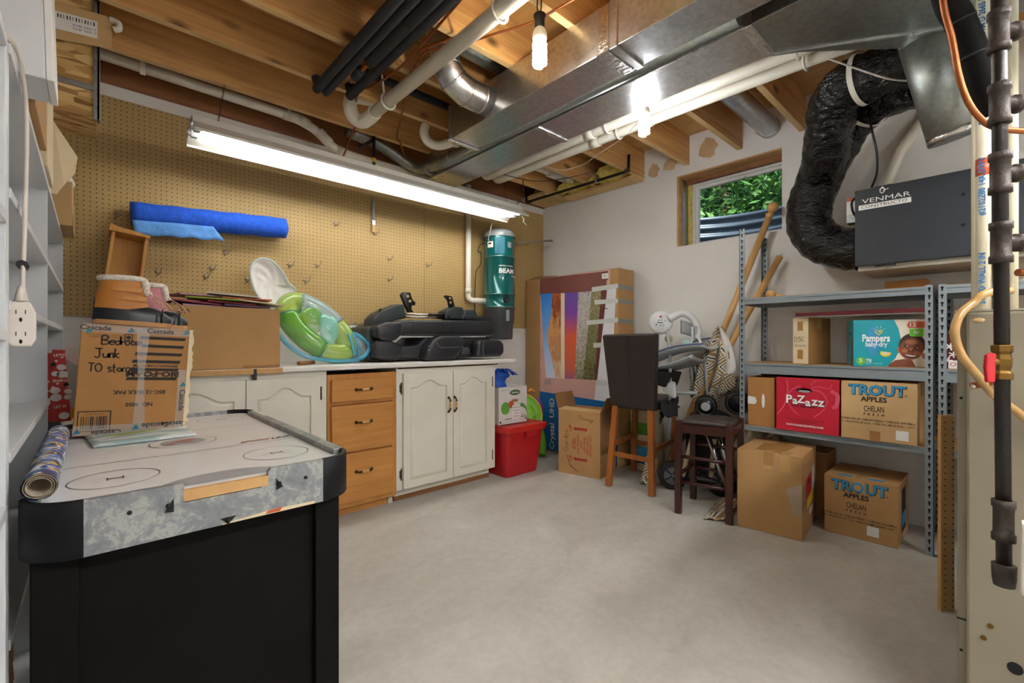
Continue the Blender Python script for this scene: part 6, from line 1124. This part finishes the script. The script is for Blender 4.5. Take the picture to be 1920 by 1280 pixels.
for q, m in (([(.10, .20), (.26, .22), (.26, .33), (.10, .31)], 'box_red'), ([(.12, .14), (.30, .16), (.31, .22), (.13, .20)], 'yellow_print'), ([(.27, .2), (.35, .22), (.35, .36), (.27, .34)], 'sticker'), ([(.20, .09), (.31, .1), (.31, .135), (.20, .125)], 'sticker'), ([(0, .16), (.1, .13), (.1, .28), (0, .30)], 'poly_clear')): flat(t, 'shipping_label', m, Fs[0], Fs[1], Fs[2], q, .0012)
flat(t, 'plastic_pouch', 'poly_clear', F[0], u, v, [(.25, .27), (.325, .31), (.325, .14), (.29, .13)], .002); text('BOX', .03, Fs[0]+Fs[1]*.18+Fs[2]*.29, Fs[1], Fs[2], 'ink', t, bold=.001, off=.002)
carton('small_carton', 'dark brown small carton between the large carton and the apple carton', 'box', 3.28, 3.50, .73, .90, 0, .40, 'card_dark', 'tape_brown')
# upper deck
t, T, D = carton('security_carton', 'narrow tan open-sided carton with marker writing beside the diaper box', 'box', 3.15, 3.40, .765, .855, .945, 1.225, 'card_pale', 'tape_clear', rot=math.radians(-13), seam='y'); F = face(T, *D, '-x'); u, v = F[1], F[2]
for b in (.03, .20): flat(t, 'tape_patch', 'tape_brown', F[0], u, v, rect(.028, .06, b, b+.055))
scrawl('DSC', .028, at(F, .012, .135), u, v, 'ink_brown', t, w=.1); scrawl('Security', .014, at(F, .01, .105), u, v, 'ink_brown', t, w=.12, sp=.3)
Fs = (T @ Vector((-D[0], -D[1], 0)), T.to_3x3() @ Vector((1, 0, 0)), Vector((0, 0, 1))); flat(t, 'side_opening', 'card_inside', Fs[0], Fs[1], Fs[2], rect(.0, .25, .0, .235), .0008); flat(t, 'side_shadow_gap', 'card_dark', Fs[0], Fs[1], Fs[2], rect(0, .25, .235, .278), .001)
th = math.radians(17); t, T, D = carton('diaper_box', 'teal diaper box printed with a smiling baby on the middle shelf', 'box', 3.135, 3.385, .30, .61, .945, 1.197, 'pale_print', 'teal_print', rot=th, seam='y'); F = face(T, *D, '-x'); u, v = F[1], F[2]; Wd, Hd = D[1]*2, D[2]
ff = lambda nm, m, pts, off=.0008: flat(t, nm, m, F[0], u, v, [(a_*Wd, b_*Hd) for a_, b_ in pts], off)
ff('printed_field', 'teal_print', [(0, 0), (.47, 0), (.58, .18), (.64, .36), (.655, .58), (.62, .82), (.56, 1), (0, 1)]); ff('printed_drop', 'print_blue', ell(.28, .55, .09, .32, 24), .001)
text('Pampers', .054, at(F, .315*Wd, .60*Hd), u, v, 'ink_white', t, bold=.0016, off=.0016, sx=.64); text('baby-dry', .036, at(F, .32*Wd, .472*Hd), u, v, 'ink_white', t, bold=.0007, off=.0016, sx=.74)
hp = [(16*math.sin(x)**3, 13*math.cos(x)-5*math.cos(2*x)-2*math.cos(3*x)-math.cos(4*x)) for x in [2*PI*k/24 for k in range(24)]]
ff('printed_heart', 'yellow_print', [(.355+.0035*x, .735+.0048*y) for x, y in hp], .0022); ff('printed_heart', 'teal_print', [(.355+.0024*x, .74+.0033*y) for x, y in hp], .0026); ff('printed_heart', 'yellow_print', [(.365+.0012*x, .75+.0017*y) for x, y in hp], .003)
for a_ in (-.9, -.3, .3, .9): ff('printed_ray', 'ink_white', [(.36+.08*math.sin(a_)-.004, .735+.10*math.cos(a_)), (.36+.08*math.sin(a_)+.004, .735+.10*math.cos(a_)), (.36+.10*math.sin(a_)+.003, .735+.13*math.cos(a_)), (.36+.10*math.sin(a_)-.003, .735+.13*math.cos(a_))], .0016)
ff('printed_badge', 'lime_print', ell(.105, .115, .065, .085), .0016); text('5', .030, at(F, .105*Wd, .12*Hd), u, v, 'ink_white', t, bold=.001, off=.0024); text('78', .026, at(F, .215*Wd, .12*Hd), u, v, 'ink_white', t, bold=.0006, off=.0016); text('COUNT / COUCHES', .008, at(F, .285*Wd, .06*Hd), u, v, 'ink_white', t, off=.0016)
ff('printed_melon', 'yellow_print', ell(.45, .29, .075, .08, 20, PI*.85, PI*2.05), .0016); ff('printed_melon', 'pale_print', ell(.455, .295, .05, .045, 16, PI*.9, PI*2), .002)
ff('printed_offer', 'orange_print', [(.73, .88), (.76, .95), (.98, .95), (.99, .87), (.97, .82), (.75, .82)], .0016); text('12', .030, at(F, .805*Wd, .885*Hd), u, v, 'ink_white', t, bold=.0006, off=.0022); ff('printed_offer', 'lime_print', [(.765, .80), (.95, .80), (.95, .655), (.93, .64), (.79, .64), (.765, .66)], .0026); text('hr', .024, at(F, .86*Wd, .725*Hd), u, v, 'ink_white', t, bold=.0006, off=.0032)
# printed photograph of a baby: flat shapes on the carton
ff('printed_shoulders', 'skin_print', [(.475, .0), (.50, .06), (.58, .14), (.70, .17), (.80, .15), (.85, .0)], .0016); ff('printed_ear', 'skin_light', ell(.63, .36, .03, .06), .0018); ff('printed_ear', 'skin_light', ell(.955, .24, .03, .06), .0018)
hd = lambda cx, cy, rx, ry, tl, n=28: [(cx+rx*math.cos(x)*math.cos(tl)-ry*math.sin(x)*math.sin(tl)*.8, cy+rx*math.cos(x)*math.sin(tl)*1.2+ry*math.sin(x)*math.cos(tl)) for x in [2*PI*k/n for k in range(n)]]
ff('printed_hair', 'skin_dark', hd(.80, .46, .175, .245, -.12), .0022); ff('printed_face', 'skin_print', hd(.79, .385, .158, .225, -.14), .0026); ff('printed_brow_glow', 'skin_light', ell(.79, .52, .085, .05), .0029); ff('printed_cheek', 'skin_light', ell(.70, .34, .04, .045), .003); ff('printed_cheek', 'skin_light', ell(.87, .29, .045, .045), .003)
for cx, cy in ((.725, .445), (.855, .405)): ff('printed_eye', 'skin_dark', ell(cx, cy, .030, .024), .0034); ff('printed_eye_white', 'ink_white', ell(cx+.01, cy-.002, .009, .012), .0038); ff('printed_brow', 'skin_dark', [(cx-.04, cy+.045), (cx, cy+.065), (cx+.04, cy+.048), (cx, cy+.056)], .0034)
ff('printed_nose', 'skin_dark', ell(.785, .345, .034, .022), .0034); ff('printed_nose', 'skin_light', ell(.782, .368, .018, .03), .0037); ff('printed_mouth', 'lip_print', [(.69, .285), (.74, .262), (.80, .248), (.87, .245), (.84, .20), (.78, .19), (.72, .225)], .0034); ff('printed_teeth', 'ink_white', [(.705, .275), (.75, .258), (.80, .246), (.855, .243), (.83, .222), (.78, .222), (.735, .24)], .0038)
Fl = face(T, *D, 'top'); Fl = (T @ Vector((D[0], D[1], 0)), T.to_3x3() @ Vector((-1, 0, 0)), Vector((0, 0, 1))); flat(t, 'printed_side', 'teal_print', Fl[0], Fl[1], Fl[2], rect(0, .25, 0, .252)); flat(t, 'printed_strip', 'skin_print', Fl[0], Fl[1], Fl[2], [(.17, .0), (.235, 0), (.235, .15), (.21, .17), (.18, .12)], .0014); flat(t, 'hand_slot', 'black', Fl[0], Fl[1], Fl[2], rect(.13, .18, .17, .185), .0014)
MB(T).box(-D[0], D[0], -D[1]-.0005, -D[1]+.0, 0, D[2]).build('side_print', 'teal_dark', t)
o = MB(Matrix.Translation((3.10, 0, 1.229)) @ Matrix.Rotation(math.radians(0), 4, 'X')).box(0, .34, .275, .852, 0, .024).build('picture_tray', 'maroon', bev=.004); tag(o, 'dark red framed board lying across the top of the diaper box', 'board')
MB().box(3.11, 3.43, .285, .842, 1.2255, 1.229).build('board_back', 'sticker', o)
t, T, D = carton('flat_carton', 'low brown cardboard box lying on the top shelf under the ventilator', 'box', 3.30, 3.46, .28, .46, 1.361, 1.418, 'card_orange', 'tape_clear', seam='y')
o = MB().ball((3.28, 1.045, 1.392), (.03, .03, .027), 16).cyl((3.29, 1.02, 1.38), (3.32, .975, 1.374), .012, n=10).build('ball_finial', 'pole_wood'); tag(o, 'loose turned wooden ball finial lying on the top shelf', 'finial')
t, T, D = carton('flowered_box', 'maroon box printed with white flowers on the right-hand shelf bay', 'box', 3.16, 3.36, .02, .205, .945, 1.12, 'maroon', 'maroon', seam='y'); F = face(T, *D, '-x')
for a, b, r in ((.02, .11, .022), (.05, .12, .018), (.03, .07, .018), (.07, .05, .015), (.012, .04, .02)): flat(t, 'printed_flower', 'sticker', F[0], F[1], F[2], [(a+r*(.6+.4*math.cos(5*x))*math.cos(x), b+r*(.6+.4*math.cos(5*x))*math.sin(x)) for x in [2*PI*k/30 for k in range(30)]])
o = MB().lathe([(.075, 0), (.04, .12), (.038, .12)], (3.27, .125, 1.121), (0, 0, 1), 24).build('lamp_shade', 'lining'); tag(o, 'small white lampshade standing on the flowered box', 'lamp shade')
o = MB().box(3.13, 3.155, .10, .19, .945, .985).build('white_carton', 'sticker', bev=.002); tag(o, 'small white packet with red print in front of the flowered box', 'packet'); text('OS', .03, (3.13, .165, .966), (0, -1, 0), (0, 0, 1), 'box_red', o)

# ------------------------------------------------------------ ventilator and its black insulated ducts
t = thing('ventilator', 'dark grey air exchanger cabinet mounted on the wall above the shelves', 'ventilator', (3.3, .25, 1.45))
MB().box(3.085, 3.50, -.12, .545, 1.462, 1.885).build('cabinet', 'beige_metal', t, .004); MB().box(3.05, 3.085, -.12, .552, 1.488, 1.897).build('door', 'charcoal_paint', t, .003)
MB().box(3.5, 3.56, .0, .45, 1.5, 1.85).build('wall_bracket', 'galvanized_dull', t)
text('VENMAR', .034, (3.05, .422, 1.831), (0, -1, 0), (0, 0, 1), 'sticker', t, sx=1.48, off=.001); flat(t, 'label_strip', 'sticker', (3.05, .535, 1.787), (0, -1, 0), (0, 0, 1), rect(0, .215, .0, .026)); text('CONSTRUCTO', .0225, (3.05, .43, 1.80), (0, -1, 0), (0, 0, 1), 'ink', t, sx=1.25, off=.0018)
lp = [(0, .028), (.012, .012), (.010, -.004), (0, -.012), (-.010, -.004), (-.012, .012)]; flat(t, 'brand_emblem', 'sticker', (3.05, .435, 1.868), (0, -1, 0), (0, 0, 1), lp, .001); flat(t, 'brand_emblem', 'charcoal_paint', (3.05, .435, 1.868), (0, -1, 0), (0, 0, 1), [(a*.6, b*.6) for a, b in lp], .0016); flat(t, 'brand_emblem', 'sticker', (3.05, .435, 1.868), (0, -1, 0), (0, 0, 1), [(.002, 0), (.026, .008), (.026, .012), (.004, .006)], .002)
for z in (1.781, 1.636): MB().cyl((3.046, .133, z), (3.05, .133, z), .008, n=12).build('door_bolt', 'dark_hole', t)
MB().box(3.04, 3.09, .385, .465, 1.478, 1.49).build('door_latch', 'black_plastic', t, .002); MB().box(3.09, 3.13, .40, .47, 1.897, 1.91).build('hinge_block', 'black_plastic', t, .002)
MB().box(3.13, 3.20, .545, .605, 1.745, 1.885).build('junction_box', 'galvanized_dull', t, .002); MB().box(3.128, 3.13, .55, .603, 1.79, 1.865).build('warning_label', 'sticker', t); MB().box(3.127, 3.129, .55, .603, 1.865, 1.883).build('warning_band', 'orange_print', t)
MB().tube(spl([(3.12, .56, 1.88), (3.10, .575, 1.85), (3.10, .57, 1.80), (3.13, .555, 1.765)]), .006, 8).build('flex_lead', 'zip_black', t)
def wrinkle(name, lab, pts, r, k=8, seed=1):
    t = thing(name, lab, 'duct', pts[0]); P_ = spl(pts, k); n = len(P_); nn = 34; rr = random.Random(seed); tang = [(P_[min(i+1, n-1)]-P_[max(i-1, 0)]).normalized() for i in range(n)]; mb = MB(); u_ = tang[0].orthogonal().normalized(); t0 = tang[0]; vs = []
    for i in range(n):
        t1 = tang[i]; ax = t0.cross(t1)
        if ax.length > 1e-6: u_ = Matrix.Rotation(t0.angle(t1), 3, ax.normalized()) @ u_
        u_ = (u_-t1*u_.dot(t1)).normalized(); w_ = t1.cross(u_); t0 = t1
        for j in range(nn):
            a = 2*PI*j/nn; q = r*(1+.035*math.sin(i*1.9+2*math.sin(3*a))+.03*math.sin(5*a+i*.7)+.02*math.sin(11*a-i*1.3)+rr.uniform(-.012, .012)); vs.append(P_[i]+(u_*math.cos(a)+w_*math.sin(a))*q)
    mb.add(vs, [(i*nn+j, i*nn+(j+1) % nn, (i+1)*nn+(j+1) % nn, (i+1)*nn+j) for i in range(n-1) for j in range(nn)], True); mb.build('insulated_sleeve', 'black_bag', t, sub=1); return t, P_
t, P1 = wrinkle('flexible_duct', 'black plastic-wrapped duct bending up from the air exchanger', [(3.28, .56, 1.615), (3.28, .70, 1.65), (3.28, .80, 1.74), (3.28, .828, 1.878), (3.26, .78, 2.04), (3.22, .69, 2.20), (3.17, .60, 2.32), (3.08, .51, 2.365), (2.98, .40, 2.355), (2.9, .25, 2.32)], .122)
def strap(par, c, ax, r): 
    c, ax = Vector(c), Vector(ax).normalized(); e = ax.orthogonal().normalized(); f = ax.cross(e); MB().grid(lambda u, v: c+(e*math.cos(2*PI*u)+f*math.sin(2*PI*u))*r+ax*(v-.5)*.024, 32, 2, cu=True).build('white_strap', 'strap_white', par)
strap(t, (3.07, .50, 2.363), (-.62, -.72, .1), .131)
t, P2 = wrinkle('flexible_duct', 'black plastic-wrapped duct looping under the joists and behind the other', [(2.77, .02, 2.33), (2.79, .22, 2.36), (2.78, .34, 2.372), (2.785, .44, 2.375), (2.80, .54, 2.365), (2.87, .61, 2.33), (2.97, .65, 2.25), (3.13, .71, 2.14), (3.33, .80, 2.03), (3.44, .86, 1.93)], .115, seed=2); strap(t, (2.79, .475, 2.373), (.25, .95, 0), .126)
cable('black_wire', 'black power cord hanging from the ducts down to the air exchanger', [(3.02, .50, 2.50), (3.0, .485, 2.36), (2.99, .472, 2.2), (3.0, .45, 2.06), (3.06, .46, 1.97), (3.12, .49, 1.92)], .006, 'zip_black')
tag(MB().tube([(3.545, .30, 2.40), (3.50, .42, 2.20), (3.43, .50, 1.90)], .03, 14).build('condensate_pipe', 'pvc'), 'short white plastic pipe rising behind the air exchanger', 'pipe')

# ------------------------------------------------------------ furnace corner at the right edge
t = thing('furnace', 'tall beige furnace cabinet at the right edge of the picture', 'furnace', (2.0, -.28, 0))
MB().box(1.70, 2.62, -.66, .086, 0, 1.157).build('casing', 'furnace', t, .004); MB().box(1.672, 1.70, -.62, .067, .02, 1.155).build('front_door', 'furnace', t, .006); MB().box(1.6985, 1.70, .066, .0865, .341, .345).build('casing_seam', 'dark_hole', t)
MB().box(1.69, 2.63, -.67, .09, 1.157, 1.162).build('top_edge', 'furnace_edge', t, .001)
for y, z in ((.078, .93), (.078, .26)): MB().cyl((1.698, y, z), (1.70, y, z), .0035, n=8).build('panel_screw', 'dark_hole', t)
for y, z in ((.024, .36), (.036, .325)): MB().cyl((1.668, y, z), (1.672, y, z), .006, n=8).build('door_screw', 'brass', t)
MB().cyl((1.668, -.018, .275), (1.672, -.018, .275), .014, n=16).build('door_knockout', 'dark_hole', t); MB().ball((1.672, .045, 1.135), (.004, .012, .006), 8).build('stain_drip', 'card_light', t)
t = thing('gas_pipe', 'black iron gas pipe with tees and a brass shut-off valve in the right foreground', 'pipe', (1.40, 0, .565)); gp = lambda z: Vector((1.389+.0055*(2.0-z)*1.2, .0095-.0065*(2.0-z), z))
MB().tube([gp(2.51), gp(.58)], .0122, 20).build('pipe_run', 'iron_pipe', t)
def tee(z, br=True):
    f = MB().lathe([(.0125, -.043), (.0185, -.042), (.0185, -.028), (.016, -.026), (.016, .026), (.0185, .028), (.0185, .042), (.0125, .043)], gp(z), (0, 0, 1), 24); 
    if br: f.lathe([(.015, .0), (.015, .026), (.0185, .028), (.0185, .04), (.012, .041)], gp(z), (.74, -.67, 0), 20)
    return f.build('tee_fitting', 'iron_fitting', t)
for z in (1.727, 1.575, 1.431, 1.286): tee(z)
tee(.707, False); MB().lathe([(.0125, .03), (.019, .028), (.0185, 0), (.0165, -.016), (0, -.018)], gp(.587), (0, 0, 1), 24).build('end_cap', 'iron_fitting', t)
vz = 1.037; v_ = MB().lathe([(.0, -.036), (.018, -.036), (.018, -.022), (.0135, -.018), (.016, -.006), (.017, .006), (.014, .018), (.018, .022), (.018, .036), (0, .036)], gp(vz), (0, 0, 1), 6, smooth=False).lathe([(.009, 0), (.009, .024), (.007, .026)], gp(vz), (-.74, .67, 0), 12).build('brass_valve', 'brass', t, .002)
hp_ = gp(vz)+Vector((-.74, .67, 0))*.030; MB().prism([hp_+Vector((-.74, .67, 0))*a*.7+Vector((0, 0, 1))*b for a, b in ((-.016, .018), (.0, .02), (.014, .016), (.017, -.01), (.012, -.042), (-.012, -.042), (-.014, -.005))], Vector((-.67, -.74, 0))*.008).build('valve_handle', 'red_plastic', v_, .003)
tag(MB().tube(spl([(1.66, -.01, 1.205), (1.605, .03, 1.198), (1.594, .052, 1.175), (1.57, .074, 1.146), (1.56, .083, 1.1), (1.572, .072, 1.047), (1.595, .047, 1.001), (1.62, .021, .955), (1.635, .0, .932), (1.648, -.03, .90), (1.655, -.10, .82)]), .0095, 14).build('drain_hose', 'vinyl_tube'), 'yellowed clear drain hose curving down the front of the furnace', 'hose')
t = thing('hose_clamp', 'copper strap clamp holding the drain hose to the furnace', 'clamp', (1.60, .03, .965)); MB().bar((1.61, .058, .968), (1.605, .012, .985), .004, .016).tube([(1.622+.018*math.cos(a), .032, .975+.016*math.sin(a)) for a in [2*PI*k/12 for k in range(12)]], .003, 6, closed=True).build('strap', 'copper', t); MB().ball((1.607, .052, .969), (.004, .006, .006), 8).build('clamp_screw', 'chrome', t)
for lab, x, y, z0, r in (('plain cream plastic vent pipe standing on the furnace', 2.50, .066, 1.163, .0215), ('cream plastic vent pipe with blue printing standing on the furnace', 2.30, .050, 1.163, .0195), ('cream plastic pipe nearest the right edge, behind the gas pipe', 2.378, -.019, 1.163, .0152)):
    t = thing('flue_pipe', lab, 'pipe', (x, y, z0), 'cream pipes rising from the furnace'); MB().tube([(x, y, z0), (x, y, 2.50)], r, 24).build('pipe_run', 'pvc_cream', t); MB().tube([(x, y, z0), (x, y, z0+.025)], r+.006, 24).build('collar', 'iron_fitting', t)
    if r == .0195:
        for z, s in ((1.30, 'SOLID WALL 2 IN'), (1.62, '#2102Z80 14A DWV'), (1.92, 'PVC DRAIN 1120'), (2.22, 'ASTM D 2665 PVC')): text(s, .024, (x-r, y+.002, z), (0, 0, 1), (0, 1, 0), 'tv_blue', t, bold=.0005, off=.0035, sx=.95)
        MB().tube([(x, y, 1.66), (x, y, 1.72)], r+.0006, 24).build('red_tape', 'orange_print', t)
t = thing('foam_wrapped_line', 'fat black foam-wrapped refrigerant line angling behind the gas pipe', 'pipe', (1.9, .07, 1.78)); q = [(1.80, .165, 2.5), (1.845, .118, 2.12), (1.885, .09, 2.03), (1.918, .062, 1.93), (1.946, .036, 1.82), (1.965, .012, 1.76)]
MB().tube(spl(q), .035, 18).build('foam_sleeve', 'black_matte', t)
for i in (2, 3): MB().tube([Vector(q[i]), Vector(q[i])+(Vector(q[i+1])-Vector(q[i])).normalized()*.008], .0365, 18).build('sleeve_joint', 'black', t)
tag(MB().tube(spl([(1.70, .135, 2.3), (1.715, .115, 2.02), (1.736, .098, 1.915), (1.75, .085, 1.812), (1.765, .068, 1.739), (1.79, .045, 1.692), (1.817, .02, 1.668), (1.86, -.02, 1.658), (1.95, -.10, 1.655)]), .0078, 12).build('copper_line', 'copper'), 'bare copper refrigerant line curving behind the gas pipe at upper right', 'pipe')
tag(MB().tube([(1.50, -.02, 1.232), (1.9, -.4, 1.238)], .008, 10).build('copper_stub', 'copper'), 'thin copper line running behind the gas pipe above the furnace top', 'pipe')
tag(MB().box(1.352, 1.39, -.075, -.022, .575, .72).build('switch_cover', 'white_paint', bev=.006), 'white plastic switch cover at the lower right edge beside the gas pipe', 'switch')
t = thing('pegboard_offcut', 'narrow strip of pegboard leaning upright against the steel shelving', 'board', (2.515, .155, 0))
MB().prism([(2.496, .172, 0), (2.536, .136, 0), (2.536, .136, .785), (2.496, .172, .785)], (.01, .011, 0)).build('strip', 'bare_wood', t, .001); MB().prism([(2.4955, .1715, 0), (2.5355, .1355, 0), (2.5355, .1355, .785), (2.4955, .1715, .785)], (.0004, .0004, 0)).build('strip_face', 'card_light', t)
for k in range(30):
    for s in (.3, .88): 
        c_ = Vector((2.496, .172, .02+.0254*k)).lerp(Vector((2.536, .136, .02+.0254*k)), s); e = Vector((.74, -.67, 0)); MB().poly([c_+e*.003*math.cos(a)+Vector((0, 0, 1))*.003*math.sin(a)+Vector((-.67, -.74, 0))*.0014 for a in [PI*j/4 for j in range(8)]]).build('peg_hole', 'dark_hole', t)
MB().box(2.3, 2.42, -1.2, -.25, 0, 2.5).build('partition', 'iron_fitting') if 0 else None

o = MB().grid(lump(-.24, 1.55, .081, .40, .11, .13, 0), 30, 10, cu=True).build('paper_bag', 'card_dark'); tag(o, 'crumpled brown bag on the bottom shelf behind the air hockey table', 'bag')
